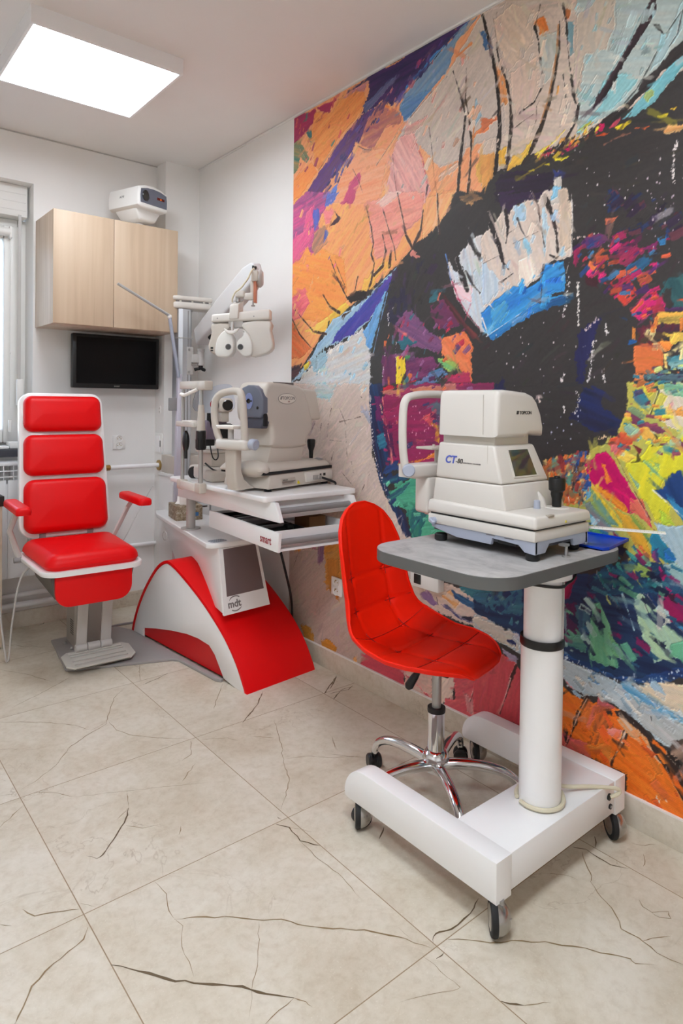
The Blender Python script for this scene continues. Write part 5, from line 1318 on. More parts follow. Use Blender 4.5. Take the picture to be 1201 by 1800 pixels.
# lamp head cross arm on top
b = MB()
def lamp_arm_outline(g): return [(x, y) for x, y in rrect(-.075-g, .165+g, -.055-g, .065+g, [.05+g, .02, .02, .06+g], 8)]
th = rot_at((PX, PY, 1.824), 'Z', -14)
b.prism([(PX+x, PY+y) for x, y in lamp_arm_outline(0)], 'z', 1.780, 1.819, .012, 3, mx=th)
b.prism([(PX+x, PY+y) for x, y in lamp_arm_outline(.003)], 'z', 1.828, 1.853, .008, 3, mx=th); b.done('pole_head', CREAM2, po)
b = MB(); b.prism([(PX+x, PY+y) for x, y in lamp_arm_outline(-.012)], 'z', 1.817, 1.830, mx=th); hd = b.done('head_band', MGREY, po)
b = MB()
for k in (0, 2, 4, 5): b.box(PX-.03+k*.035, PX-.018+k*.035, PY-.0445, PY-.042, 1.8195, 1.8275, mx=th)
b.done('control_key', PAPER, hd)
b = MB(); b.cyl((PX, PY, 1.775), (PX, PY, 1.789), .028); b.box(PX-.05, PX+.06, PY-.012, PY+.012, 1.768, 1.780, .003); b.done('pole_cap', BLACK, po)
# phoropter arm pivot
AX, AY = PX+.090, PY-.060
b = MB(); b.cyl((AX, AY, 1.455), (AX, AY, 1.535), .020); b.cyl((AX, AY, 1.535), (AX, AY, 1.556), .0225, bev=.003); b.box(PX+.03, AX, AY-.010, AY+.02, 1.47, 1.52, .003); b.done('arm_pivot', LGREY, po)
b = MB(); b.cyl((AX, AY, 1.430), (AX, AY, 1.456), .013)
for k in range(3):
    a_ = R(20+120*k); b.tube([(AX, AY, 1.438), (AX+.022*math.cos(a_), AY+.022*math.sin(a_), 1.434), (AX+.036*math.cos(a_), AY+.036*math.sin(a_), 1.430)], [.010, .009, .010], 10)
b.done('star_knob', BLACK, po)
# ---------------------------------------------------------------- unit's instrument desk with pulled-out drawer (parts of the unit, world aligned)
UA = R(5)
def to_un(x, y, z=0):   # world -> unit frame
    dx, dy = x-1.468, y-2.386
    return Vector((dx*math.cos(UA)+dy*math.sin(UA), -dx*math.sin(UA)+dy*math.cos(UA), z))
UMX = Matrix.Rotation(-UA, 4, 'Z') @ Matrix.Translation((-1.468, -2.386, 0))
DX, DY = 1.41, 2.19
idk = thing('instrument_desk', 'white instrument desk with an open drawer above the red arch', 'desk', (1.468, 2.386, 0), 5)
def WB(): return MB()
def done_u(b, name, m, par=None, ang=40):
    bmesh.ops.transform(b.bm, matrix=UMX, verts=list(b.bm.verts)); return b.done(name, m, par or idk, ang)
b = MB(); b.prism(rrect(DX, 1.893, DY, 3.06, [.02, .02, .02, .02], 5), 'z', .848, .872, .006, 3); done_u(b, 'desk_top', WHITE)
for x0, x1 in ((1.445, 1.463), (1.838, 1.856)):
    b = MB(); b.prism([(2.165, .8485), (2.127, .776), (2.13, .774), (3.03, .774), (3.03, .8485)], 'x', x0, x1, .0015); done_u(b, 'desk_cheek', WHITE)
b = MB(); b.box(1.463, 1.838, 2.215, 2.23, .774, .8485); done_u(b, 'desk_back_rail', WHITE)
b = MB(); b.cyl((1.463, 2.178, .811), (1.838, 2.178, .811), .0125); done_u(b, 'desk_handle', MGREY)
DRM = rot_at((1.418, 2.10, 0), 'Z', -4)
def dd(b, name, m, par=None, ang=40):
    bmesh.ops.transform(b.bm, matrix=DRM, verts=list(b.bm.verts)); return done_u(b, name, m, par, ang)
b = MB(); d0 = 2.095
for x0, x1 in ((1.418, 1.432), (1.800, 1.812)):
    b.prism([(d0, .7415), (d0+.010, .666), (2.74, .666), (2.74, .7415)], 'x', x0, x1, .0015)
b.box(1.432, 1.80, 2.140, 2.152, .672, .7405); b.box(1.432, 1.80, 2.715, 2.73, .672, .738); b.box(1.432, 1.80, 2.118, 2.735, .666, .675)
drw = dd(b, 'drawer', WHITE)
b = MB(); b.cyl((1.432, 2.118, .703), (1.80, 2.118, .703), .0125); dd(b, 'drawer_handle', MGREY, drw)
DL = DRM @ face_mx((1.4172, 2.245, .688), (0, -1, 0), (0, 0, 1))
text('smart', .046, 'drawer_lettering', INKR, drw, UMX @ DL, bold=.0006, sx=.85)
o = MB().box(1.70, 1.79, 2.28, 2.39, .6755, .752, .002).done('cardboard_box', BROWN); tag(o, 'small brown cardboard box in the open drawer', 'box')
tr = thing('lens_tray', 'black tray of hand instruments in the open drawer', 'tray', (1.545, 2.45, .6755), -4)
b = MB(); b.box(-.08, .10, -.25, .24, 0, .006); b.box(-.08, -.075, -.25, .24, 0, .055); b.box(.095, .10, -.25, .24, 0, .05); b.box(-.075, .095, .235, .24, 0, .055); b.done('tray', BLACKM, tr)
for i, (y, l) in enumerate(((-.19, .09), (-.08, .11), (.05, .12), (.15, .13))):
    b = MB(); b.cyl((-.05, y, .038), (-.05+l, y+.02, .042), .016, .012, bev=.003); b.cyl((-.05+l, y+.02, .042), (-.02+l, y+.022, .044), .020, bev=.003); b.done('instrument', BLACK if i != 2 else LGREY, tr)
for y in (-.13, .0, .1): MB().box(-.07, .09, y-.004, y+.004, .006, .055).done('divider', mat('clear_grey_divider', (150, 150, 152), .25), tr)
# cable from the drawer to the floor
o = MB().tube(smoothpts([(1.735, 2.62, .665), (1.755, 2.60, .58), (1.80, 2.60, .43), (1.85, 2.62, .28), (1.88, 2.66, .12), (1.885, 2.70, .012)], 6), .006, 8).done('black_cable', BLACK); tag(o, 'black cable hanging down behind the red arch from the desk', 'cable')
# ---------------------------------------------------------------- auto refractometer on the desk
kr = thing('refractometer', 'large cream auto refractometer with blue-grey measuring window on the white desk', 'refractometer', (1.49, 2.283, .872), 14)
H0 = -.872
def KB(): return MB()
def kdone(b, name, m, par=None, ang=40):
    bmesh.ops.transform(b.bm, matrix=Matrix.Translation((0, 0, H0)), verts=list(b.bm.verts)); return b.done(name, m, par or kr, ang)
b = MB(); b.hexa([(.0, -.0, .884), (.445, 0, .884), (.445, .27, .884), (-.0, .27, .884)], [(.02, .012, .945), (.452, .012, .950), (.452, .27, .950), (.02, .27, .945)], .008)
base = kdone(b, 'base', CREAM)
for x, y in ((.03, .03), (.41, .03), (.41, .24), (.03, .24)):
    b = MB(); b.cyl((x, y, .872), (x, y, .886), .016); kdone(b, 'rubber_foot', BLACKM, base)
b = MB(); b.box(.24, .43, -.004, .012, .895, .938, .002); kdone(b, 'connector_panel', CREAM2, base)
b = MB(); b.cyl((.315, -.004, .912), (.315, -.026, .912), .010); b.box(.285, .315, -.016, -.002, .902, .922, .002); kdone(b, 'plug', STEEL, base)
b = MB(); b.tube(smoothpts([(.322, -.02, .912), (.35, -.04, .90), (.385, -.05, .886), (.40, -.045, .877)], 6), .0055, 8); kdone(b, 'cord', BLACK, base)
b = MB(); b.box(.36, .375, -.0055, -.003, .915, .927); b.box(.335, .345, -.0055, -.003, .918, .926); kdone(b, 'port', BLACK, base)
b = MB(); b.box(.082, .175, .001, .006, .893, .924, .001, mx=rot_at((.1, .003, .9), 'X', -11)); pl_ = kdone(b, 'rating_plate', mat('silver_label', (186, 176, 164), .5), base)
text('TOPCON', .0075, 'plate_lettering', INK, base, Matrix.Translation((0, 0, H0)) @ face_mx((.086, -.0018, .914), (1, 0, 0), (0, .2, 1)))
b = MB()
for i in range(3): b.box(.086, .170-.012*i, -.0012+.001*i-.001, .001+.001*i, .909-.006*i, .9105-.006*i)
kdone(b, 'plate_print', INKG, base)
b = MB(); b.hexa([(.185, -.002, .893), (.2, -.002, .893), (.192, -.002, .906), (.191, -.002, .906)], [(.185, .006, .893), (.2, .006, .893), (.192, .006, .906), (.191, .006, .906)]); kdone(b, 'warning_sticker', YEL, base)
# sliding top
b = MB(); b.hexa([(-.045, .0, .953), (.445, .0, .956), (.445, .27, .956), (-.045, .27, .953)], [(-.02, .035, .992), (.425, .03, .985), (.425, .24, .985), (-.02, .24, .992)], .018, 3)
b.sphere((-.004, .085, .966), .046, .085, .036); slide = kdone(b, 'sliding_stage', CREAM, None, 50)
b = MB(); b.box(-.02, .44, .008, .26, .944, .956); kdone(b, 'shadow_gap', BLACKM)
b = MB(); b.hexa([(.045, .05, .985), (.27, .05, .985), (.27, .23, .985), (.045, .23, .985)], [(.062, .045, 1.056), (.28, .045, 1.056), (.28, .23, 1.056), (.062, .23, 1.056)], .006); kdone(b, 'neck', CREAM)
prof = [(.07, 1.05), (.286, 1.048), (.296, 1.085), (.328, 1.118), (.336, 1.145), (.328, 1.18), (.284, 1.285), (.256, 1.312), (.19, 1.326), (.06, 1.332), (.028, 1.318), (.012, 1.285), (.006, 1.24), (.010, 1.19), (.022, 1.165), (.052, 1.15), (.062, 1.10)]
prof = [(p.x, p.y) for p in smoothpts([(x, z, 0) for x, z in prof], 3, True)]
b = MB(); b.prism(prof, 'y', .035, .205, .020, 4); body = kdone(b, 'body', CREAM, None, 35)
b = MB(); b.hexa([(.245, .042, 1.163), (.398, .040, 1.167), (.398, .19, 1.167), (.245, .19, 1.163)], [(.215, .05, 1.312), (.360, .040, 1.303), (.360, .19, 1.303), (.215, .19, 1.312)], .012, 3); kdone(b, 'monitor_housing', CREAM)
b = MB()
for k in range(4): b.box(.075+k*.012, .205+k*.008, .046+k*.017, .050+k*.017, 1.325-.0025*abs(k-2)+.002, 1.3325)
kdone(b, 'air_slot', mat('slot_shadow_grey', (96, 88, 84), .6), body)
oval = [(.150+.058*math.cos(R(a)), 1.262+.0235*math.sin(R(a))) for a in range(0, 360, 12)]
ovi = [(.150+.056*math.cos(R(a)), 1.262+.0218*math.sin(R(a))) for a in range(0, 360, 12)]
b = MB(); b.prism(oval, 'y', .0338, .0352); kdone(b, 'badge_rim', INKG, body)
b = MB(); b.prism(ovi, 'y', .0332, .0345); kdone(b, 'badge', mat('badge_cream', (214, 206, 194), .45), body)
text('TOPCON', .0195, 'brand_lettering', INKG, body, Matrix.Translation((0, 0, H0)) @ face_mx((.118, .0330, 1.258), (1, 0, 0), (0, 0, 1)), bold=.0002)
for k in range(2):
    b = MB(); b.hexa([(.103+k*.006, .0325, 1.258), (.107+k*.006, .0325, 1.258), (.112+k*.006, .0325, 1.272), (.108+k*.006, .0325, 1.272)], [(.103+k*.006, .034, 1.258), (.107+k*.006, .034, 1.258), (.112+k*.006, .034, 1.272), (.108+k*.006, .034, 1.272)]); kdone(b, 'brand_mark', INKG, body)
text('KR', .009, 'model_lettering', INKR, body, Matrix.Translation((0, 0, H0)) @ face_mx((.155, .0330, 1.247), (1, 0, 0), (0, 0, 1)))
# measuring window on the patient's side (faces -x)
ew = [(.033, 1.205), (.034, 1.262), (.052, 1.298), (.085, 1.316), (.12, 1.318), (.155, 1.306), (.168, 1.27), (.168, 1.20), (.155, 1.18), (.045, 1.18)]
b = MB(); b.prism(ew, 'x', -.004, .03, .006, 3); win_ = kdone(b, 'measuring_window', DGREY, None, 50)
b = MB(); b.prism([(.055, 1.135), (.040, 1.165), (.043, 1.182), (.165, 1.182), (.162, 1.15), (.15, 1.135)], 'x', .008, .05, .006, 3); kdone(b, 'chin_recess', mat('slate_dark', (84, 86, 100), .4))
b = MB(); b.prism([(.0335, 1.145), (.0325, 1.18), (.036, 1.198), (.042, 1.198), (.042, 1.145)], 'x', .006, .03, .004); kdone(b, 'window_seal', BLACKM)
b = MB(); b.prism([(.112+.022*math.cos(R(a)), 1.25+.034*math.sin(R(a))) for a in range(0, 360, 15)], 'x', -.0065, -.002); kdone(b, 'eyepiece_oval', mat('periwinkle_oval', (128, 138, 182), .4), win_)
b = MB(); b.cyl((-.0065, .112, 1.25), (-.0085, .112, 1.25), .010); b.cyl((-.0065, .127, 1.25), (-.008, .127, 1.25), .004, seg=12); b.cyl((-.0065, .097, 1.25), (-.008, .097, 1.25), .004, seg=12); b.cyl((-.0038, .062, 1.222), (-.0055, .062, 1.222), .006, seg=12); kdone(b, 'aperture', LENS, win_)
b = MB(); b.lathe([(0, 1.075), (.016, 1.075), (.020, 1.068), (.018, 1.04), (.011, 1.02), (.009, .985), (0, .985)], mx=Matrix.Translation((.41, .11, 0))); kdone(b, 'joystick', BLACK)
b = MB(); b.box(.372, .40, .03, .06, .984, .989, .001); b.box(.378, .386, .035, .055, .988, .992); kdone(b, 'stage_lock', MGREY)
# chin and forehead rest of the refractometer
x = -.095
fr_ = [(x, .045, 1.075), (x, .046, 1.12), (x, .052, 1.19), (x, .058, 1.24), (x, .066, 1.272), (x+.006, .085, 1.287), (x+.012, .140, 1.289), (x+.006, .190, 1.279), (x, .214, 1.258), (x, .224, 1.225), (x, .222, 1.17), (x, .208, 1.12), (x, .185, 1.075)]
b = MB(); b.tube(smoothpts(fr_, 5), .0145, 12, sx=1.1); rest = kdone(b, 'rest_frame', CREAM, None, 60)
b = MB(); b.prism([(p.x, p.y) for p in smoothpts([(x-.02, .03, 0), (x-.032, .11, 0), (x-.02, .195, 0), (x+.03, .195, 0), (x+.04, .11, 0), (x+.03, .03, 0)], 5, True)], 'z', 1.05, 1.092, .012, 3); kdone(b, 'rest_bar', CREAM2, None, 50)
b = MB(); b.tube([(x+.014, .095, 1.289), (x+.018, .125, 1.290), (x+.014, .16, 1.287)], .0150, 10); kdone(b, 'forehead_pad', mat('pad_grey', (176, 170, 168), .5), rest)
b = MB(); b.cyl((x+.01, .02, 1.077), (x+.01, -.010, 1.074), .0225, bev=.004); kdone(b, 'height_knob', BGREY)
b = MB(); b.cyl((x+.005, .13, 1.08), (x+.005, .13, 1.135), .012); kdone(b, 'chin_post', LGREY)
b = MB(); b.hexa([(x-.03, .085, 1.134), (x+.03, .085, 1.134), (x+.03, .175, 1.134), (x-.03, .175, 1.134)], [(x-.034, .075, 1.15), (x+.03, .075, 1.15), (x+.03, .185, 1.15), (x-.034, .185, 1.15)], .006, 3); kdone(b, 'chin_cup', PAPER)
st = [(-.125, .885, .095), (-.06, .884, .10)]
b = MB()
sec = lambda cx, z, hx, hy: [(cx+px_*hx, .118+py_*hy*.66, z) for px_, py_ in rrect(-1, 1, -1, 1, .35, 4)]
b.loft([sec(x+.008, 1.055, .019, .050), sec(x+.008, 1.03, .019, .048), sec(x+.010, .96, .020, .047), sec(x+.02, .925, .026, .048), sec(x+.042, .898, .042, .048), sec(x+.062, .884, .060, .048)]); kdone(b, 'rest_stem', CREAM, None, 50)
# ---------------------------------------------------------------- slit lamp behind it
sl_ = thing('slit_lamp', 'slit lamp microscope standing behind the cream refractometer on the desk', 'slit lamp', (1.52, 2.80, .872))
def sd(b, name, m, par=None, ang=40):
    bmesh.ops.transform(b.bm, matrix=Matrix.Translation((-1.52, -2.80, -.872)), verts=list(b.bm.verts)); return b.done(name, m, par or sl_, ang)
b = MB(); b.box(1.455, 1.66, 2.70, 2.78, .873, .925, .012, 3); sd(b, 'foot_block', CREAM)
b = MB(); b.box(1.47, 1.69, 2.78, 2.97, .873, .935, .014, 3); sd(b, 'carriage', CREAM2)
b = MB(); b.box(1.50, 1.66, 2.79, 2.93, .935, 1.0, .008); b.box(1.49, 1.67, 2.785, 2.935, .9995, 1.012, .003); sd(b, 'turret', CREAM)
b = MB(); b.cyl((1.585, 2.86, 1.01), (1.585, 2.86, 1.17), .018); sd(b, 'post', STEEL)
b = MB(); b.box(1.49, 1.60, 2.82, 2.90, 1.06, 1.155, .008); sd(b, 'lamp_arm', mat('mauve_grey', (118, 104, 120), .45))
b = MB(); b.box(1.56, 1.625, 2.80, 2.88, 1.03, 1.14, .012); sd(b, 'illumination_unit', BLACK)
b = MB(); b.box(1.522, 1.588, 2.74, 2.83, 1.196, 1.262, .014, 3); b.box(1.535, 1.575, 2.76, 2.82, 1.15, 1.20, .004); sd(b, 'microscope_head', CREAM)
b = MB(); b.cyl((1.555, 2.742, 1.229), (1.552, 2.732, 1.229), .0255, bev=.003); sd(b, 'objective_lens', LENS)
b = MB(); b.cyl((1.524, 2.79, 1.23), (1.508, 2.785, 1.232), .026, bev=.004); sd(b, 'filter_ring', BLACK)
b = MB(); b.cyl((1.508, 2.785, 1.232), (1.5055, 2.784, 1.232), .022); sd(b, 'red_filter', REDL)
b = MB(); b.tube([(1.51, 2.83, 1.19), (1.51, 2.835, 1.10)], .014, 10); sd(b, 'lever', BLACK)
b = MB(); b.tube(smoothpts([(1.47, 2.75, 1.045), (1.475, 2.735, .99), (1.49, 2.73, .975), (1.505, 2.735, .99), (1.51, 2.75, 1.03), (1.54, 2.78, 1.05)], 6), .003, 8); b.tube(smoothpts([(1.45, 2.76, .96), (1.48, 2.74, .93), (1.52, 2.73, .915)], 5), .004, 8); b.box(1.445, 1.49, 2.74, 2.77, 1.04, 1.07, .004); sd(b, 'lead', BLACK)
b = MB(); b.cyl((1.475, 2.92, .90), (1.468, 2.915, .90), .03, bev=.004); sd(b, 'travel_wheel', BLACK)
# head rest of the slit lamp clamped to the desk edge
hr = thing('head_rest', 'beige chin and forehead rest clamped on the left desk edge', 'head rest', (1.392, 2.69, .832))
def hd_(b, name, m, par=None, ang=40):
    bmesh.ops.transform(b.bm, matrix=Matrix.Translation((-1.392, -2.69, -.832)), verts=list(b.bm.verts)); return b.done(name, m, par or hr, ang)
X = 1.392
for y in (2.69, 2.872):
    b = MB(); b.box(X-.018, X+.018, y-.026, y+.026, .832, .878, .006); hd_(b, 'clamp', CREAM)
b = MB(); b.cyl((X, 2.69, .87), (X, 2.69, 1.03), .0105); b.cyl((X, 2.69, 1.22), (X, 2.69, 1.31), .009); hd_(b, 'right_rod', STEEL)
b = MB(); b.cyl((X, 2.69, 1.115), (X, 2.69, 1.23), .020, .013); hd_(b, 'right_sleeve', CREAM)
b = MB(); b.cyl((X, 2.69, 1.028), (X, 2.69, 1.115), .0225, bev=.003)
for k in range(12): b.box(X-.002+.0215*math.cos(R(30*k)), X+.002+.0215*math.cos(R(30*k)), 2.688+.0215*math.sin(R(30*k)), 2.692+.0215*math.sin(R(30*k)), 1.035, 1.075)
hd_(b, 'height_grip', BLACK)
b = MB(); b.cyl((X, 2.872, .87), (X, 2.872, 1.30), .009); hd_(b, 'left_rod', STEEL)
b = MB(); b.box(X-.012, X+.012, 2.703, 2.887, 1.302, 1.338, .004); b.box(X-.014, X+.03, 2.635, 2.708, 1.296, 1.338, .006); hd_(b, 'forehead_bar', CREAM)
b = MB(); b.tube(smoothpts([(X-.012, 2.868, 1.278), (X-.022, 2.81, 1.274), (X-.022, 2.77, 1.282), (X-.01, 2.708, 1.300)], 6), .0085, 8); hd_(b, 'forehead_band', PAPER)
b = MB(); b.box(X-.03, X+.012, 2.703, 2.887, 1.128, 1.152, .004); hd_(b, 'chin_bar', CREAM2)
b = MB(); b.box(X-.036, X+.006, 2.74, 2.81, 1.150, 1.158, .003); hd_(b, 'chin_paper', PAPER)
b = MB(); b.box(X-.02, X+.0, 2.71, 2.855, .838, .874, .003); hd_(b, 'cross_bar', CREAM2)
b = MB(); b.sphere((X-.012, 2.815, 1.06), .016, .02, .05); b.cyl((X-.012, 2.815, .98), (X-.012, 2.815, 1.04), .008); hd_(b, 'fixation_lamp', BLACK)
# clear breath shield
SH = mat('clear_acrylic', (232, 238, 250), .05, trans=1.)
b = MB(); b.prism([(p.x, p.y) for p in smoothpts([(1.47, 1.20, 0), (1.475, 1.30, 0), (1.50, 1.33, 0), (1.55, 1.315, 0), (1.60, 1.33, 0), (1.66, 1.33, 0), (1.68, 1.29, 0), (1.67, 1.20, 0)], 4, True)], 'y', 2.90, 2.903); sd(b, 'breath_shield', SH)
# ---------------------------------------------------------------- phoropter on its arm
ph = thing('phoropter', 'cream phoropter head with two round eye openings hanging from a slanted arm', 'phoropter', (1.573, 2.776, 1.45), -42)
def pd(b, name, m, par=None, ang=45):
    bmesh.ops.transform(b.bm, matrix=Matrix.Translation((0, 0, -1.45)), verts=list(b.bm.verts)); return b.done(name, m, par or ph, ang)
b = MB(); b.hexa([(-.082, -.005, 1.622), (.202, -.005, 1.638), (.202, .065, 1.638), (-.082, .065, 1.622)], [(-.082, .0, 1.662), (.202, .0, 1.690), (.202, .06, 1.690), (-.082, .06, 1.662)], .010, 3); pd(b, 'head_bar', CREAM2)
b = MB(); b.hexa([(.006, -.012, 1.640), (.050, -.012, 1.640), (.062, .05, 1.645), (.006, .05, 1.645)], [(.008, -.005, 1.705), (.052, -.005, 1.712), (.066, .05, 1.735), (.020, .05, 1.730)], .004); pd(b, 'centre_mount', CREAM2)
b = MB()
for u in (-.05, .03, .125): b.cyl((u, -.0055, 1.645+u*.06), (u, -.0075, 1.645+u*.06), .003, seg=10)
pd(b, 'screw', MGREY)
Lb = [(-.080, 1.615), (.0, 1.619), (.004, 1.595), (-.022, 1.575), (-.034, 1.545), (-.036, 1.50), (-.036, 1.464), (-.072, 1.474), (-.092, 1.492), (-.095, 1.515), (-.086, 1.545), (-.080, 1.58)]
Rb = [(.072, 1.625), (.201, 1.634), (.204, 1.59), (.214, 1.545), (.216, 1.505), (.188, 1.478), (.14, 1.464), (.11, 1.464), (.112, 1.52), (.10, 1.565), (.075, 1.590)]
for nm, P in (('left_housing', Lb), ('right_housing', Rb)):
    b = MB(); P = [(p.x, p.y) for p in smoothpts([(x_, z_, 0) for x_, z_ in P], 2, True)]; b.prism(P, 'y', 0, .07, .009, 3); hs_ = pd(b, nm, CREAM2 if nm[0] == 'r' else CREAM)
    if nm[0] == 'l':
        b = MB(); b.box(-.082, -.070, -.003, .002, 1.497, 1.506); b.box(-.082, -.070, -.003, .002, 1.486, 1.492); pd(b, 'slot', BLACK, hs_)
Le = [(-.040, 1.555), (-.006, 1.585), (.022, 1.563), (.032, 1.53), (.030, 1.485), (.012, 1.462), (-.017, 1.458), (-.052, 1.464), (-.054, 1.51)]
Re = [(.076, 1.588), (.10, 1.566), (.118, 1.535), (.122, 1.49), (.115, 1.468), (.085, 1.460), (.060, 1.478), (.045, 1.505), (.050, 1.535), (.076, 1.56)]
for nm, P, cx_ in (('left_eye_disc', Le, .008), ('right_eye_disc', Re, .066)):
    b = MB(); P = [(p.x, p.y) for p in smoothpts([(x_, z_, 0) for x_, z_ in P], 3, True)]; b.prism(P, 'y', -.024, .05, .007, 3); ed = pd(b, nm, mat('disc_white', (226, 224, 218), .4))
    b = MB(); b.cyl((cx_, -.0238, 1.505), (cx_, -.026, 1.505), .0145); pd(b, 'aperture_rim', MGREY, ed)
    b = MB(); b.cyl((cx_, -.0258, 1.505), (cx_, -.0268, 1.505), .0118); pd(b, 'aperture', LENS, ed)
b = MB(); b.prism([(p.x, p.y) for p in smoothpts([(-.012, 1.592, 0), (.0, 1.572, 0), (.022, 1.565, 0), (.044, 1.572, 0), (.060, 1.594, 0), (.035, 1.583, 0), (.022, 1.582, 0), (.008, 1.583, 0)], 4, True)], 'y', -.034, -.022, .002); pd(b, 'brow_rest', PAPER)
b = MB(); b.box(.018, .030, -.02, -.008, 1.585, 1.625, .002); b.box(-.0, .072, .005, .06, 1.60, 1.632, .004); pd(b, 'brow_bracket', LGREY)
b = MB(); b.box(.030, .076, .01, .045, 1.745, 1.778, .008, 3); b.hexa([(.070, .015, 1.735), (.118, .015, 1.735), (.118, .045, 1.735), (.07, .045, 1.735)], [(.070, .015, 1.765), (.118, .015, 1.770), (.118, .045, 1.77), (.07, .045, 1.765)], .004); pd(b, 'tilt_block', CREAM2)
b = MB(); b.cyl((.04, .03, 1.725), (.04, .03, 1.748), .012); b.cyl((.115, .025, 1.706), (.115, .025, 1.73), .004); b.cyl((.115, .025, 1.704), (.115, .025, 1.710), .010, bev=.002); pd(b, 'tilt_screw', STEEL)
b = MB(); b.box(.118, .131, .012, .05, 1.722, 1.828, .002); pd(b, 'hanger_plate', GOLDR)
b = MB(); b.box(.100, .117, .03, .05, 1.738, 1.83, .002); b.box(.108, .140, .005, .05, 1.822, 1.872, .003); pd(b, 'hanger_block', CREAM)
b = MB(); b.cyl((.122, .03, 1.868), (.120, .03, 1.895), .009); b.box(.108, .118, .025, .04, 1.88, 1.9, .001); pd(b, 'cable_boot', BLACK)
b = MB(); b.cyl((.126, .05, 1.842), (.158, .052, 1.842), .044, bev=.012); pd(b, 'arm_joint', LGREY)
b = MB(); b.tube(smoothpts([(.118, .02, 1.885), (.108, .0, 1.865), (.095, -.01, 1.83), (.062, -.012, 1.785), (.035, -.008, 1.765), (.020, .0, 1.735), (.018, .01, 1.722)], 6), .0042, 8); pd(b, 'lead', WIRE)
# arm in world coordinates from pole pivot up to the joint
b = MB(); pA, pB = Vector((1.803, 3.50, 1.612)), Vector((1.700, 2.745, 1.868))
ax = (pB-pA).normalized(); sd_ = Vector((1, 0, 0)); sd_ = (sd_-ax*sd_.dot(ax)).normalized(); upv = sd_.cross(ax); upv = upv if upv.z > 0 else -upv
def asec(t, hw, hh): c = pA.lerp(pB, t); return [c+sd_*x_*hw+upv*z_*hh for x_, z_ in rrect(-1, 1, -1, 1, .3, 3)]
b.loft([asec(.0, .030, .030), asec(.03, .042, .052), asec(.5, .040, .062), asec(.93, .036, .060), asec(1.03, .028, .045), asec(1.05, .018, .030)])
a5 = R(5)
bmesh.ops.transform(b.bm, matrix=UMX, verts=list(b.bm.verts)); b.done('phoropter_arm', mat('arm_grey_white', (214, 214, 214), .4), po, 50)
b = MB(); c = pA.lerp(pB, .22); b.sphere(tuple(c-upv*.05+Vector((.01, 0, 0))), .028, .06, .035); bmesh.ops.transform(b.bm, matrix=UMX, verts=list(b.bm.verts)); b.done('arm_spring_cover', BLACKM, po)
# ---------------------------------------------------------------- thin led lamp on the pole
la = thing('reading_lamp', 'thin silver jointed lamp arm rising from the pole before the oak cabinet', 'lamp', (1.66, 3.505, .6025))
def ld(b, name, m): bmesh.ops.transform(b.bm, matrix=Matrix.Translation((-1.66, -3.505, -.6025)), verts=list(b.bm.verts)); return b.done(name, m, la)
b = MB(); b.tube([(1.292, 3.449, 1.862), (1.585, 3.449, 1.72)], .008, 8, sx=1.3); ld(b, 'lamp_bar', ALU)
b = MB(); b.sphere((1.586, 3.449, 1.714), .013); ld(b, 'hinge', WPLAS)
b = MB(); b.tube([(1.587, 3.45, 1.71), (1.665, 3.495, 1.38)], .0095, 8, sx=1.4); ld(b, 'lower_arm', BGREY)
b = MB(); b.hexa([(1.647, 3.49, .6028), (1.690, 3.49, .6028), (1.690, 3.52, .6028), (1.647, 3.52, .6028)], [(1.662, 3.49, 1.40), (1.684, 3.49, 1.40), (1.684, 3.52, 1.40), (1.662, 3.52, 1.40)], .003); ld(b, 'upright', mat('lilac_grey_upright', (206, 202, 214), .35, metal=.2))
b = MB(); b.box(1.612, 1.66, 3.50, 3.515, 1.19, 1.262, .003); ld(b, 'bracket', MGREY)
# ---------------------------------------------------------------- tissues, shelf unit, power unit
tb = thing('tissue_box', 'brown speckled tissue box with a white tissue pulled out on the lower table', 'tissue box', (1.640, 3.345, .602), -12)
def speckle():
    m = bpy.data.materials.new('speckled_card'); m.use_nodes = True; nt = m.node_tree; b_ = nt.nodes['Principled BSDF']; b_.inputs['Roughness'].default_value = .6
    tc = nt.nodes.new('ShaderNodeTexCoord'); n = nt.nodes.new('ShaderNodeTexNoise'); n.inputs['Scale'].default_value = 55; n.inputs['Detail'].default_value = 8; n.inputs['Roughness'].default_value = .75
    r = nt.nodes.new('ShaderNodeValToRGB'); nt.links.new(tc.outputs['Object'], n.inputs['Vector']); nt.links.new(n.outputs['Fac'], r.inputs[0]); nt.links.new(r.outputs[0], b_.inputs['Base Color'])
    e = r.color_ramp.elements; e.new(.5); e[0].position = .36; e[2].position = .66
    for q, c_ in zip(e, ((96, 78, 54), (150, 132, 106), (196, 186, 168))): q.color = (*lin(c_), 1)
    return m
MB().box(-.072, .072, -.09, .09, 0, .078, .002).done('carton', speckle(), tb)
MB().box(.01, .05, -.0908, -.0895, .022, .042).done('label', mat('blue_label', (60, 110, 160), .5), tb)
b = MB(); rng = random.Random(3); rings = []
for k, z in enumerate((.076, .095, .12, .14, .155)):
    n_ = 22; s_ = (1, .9, .95, .8, .45)[k]
    rings.append([(.045*s_*(1+.35*math.sin(5*i*2*math.pi/n_+k))*math.cos(i*2*math.pi/n_)+.004*k, .05*s_*(1+.28*math.sin(4*i*2*math.pi/n_+1.5*k))*math.sin(i*2*math.pi/n_), z+.018*math.sin(3*i*2*math.pi/n_+k)*(k > 1)) for i in range(n_)])
b.loft(rings); b.done('tissue', PAPER, tb, 60)
sh = thing('shelf_unit', 'small white open shelf unit in the corner behind the lower table', 'shelf', (1.80, 3.66, 0))
b = MB(); b.box(-.135, -.12, -.10, .085, 0, .80); b.box(.09, .105, -.10, .085, 0, .80); b.done('side', WHITE, sh)
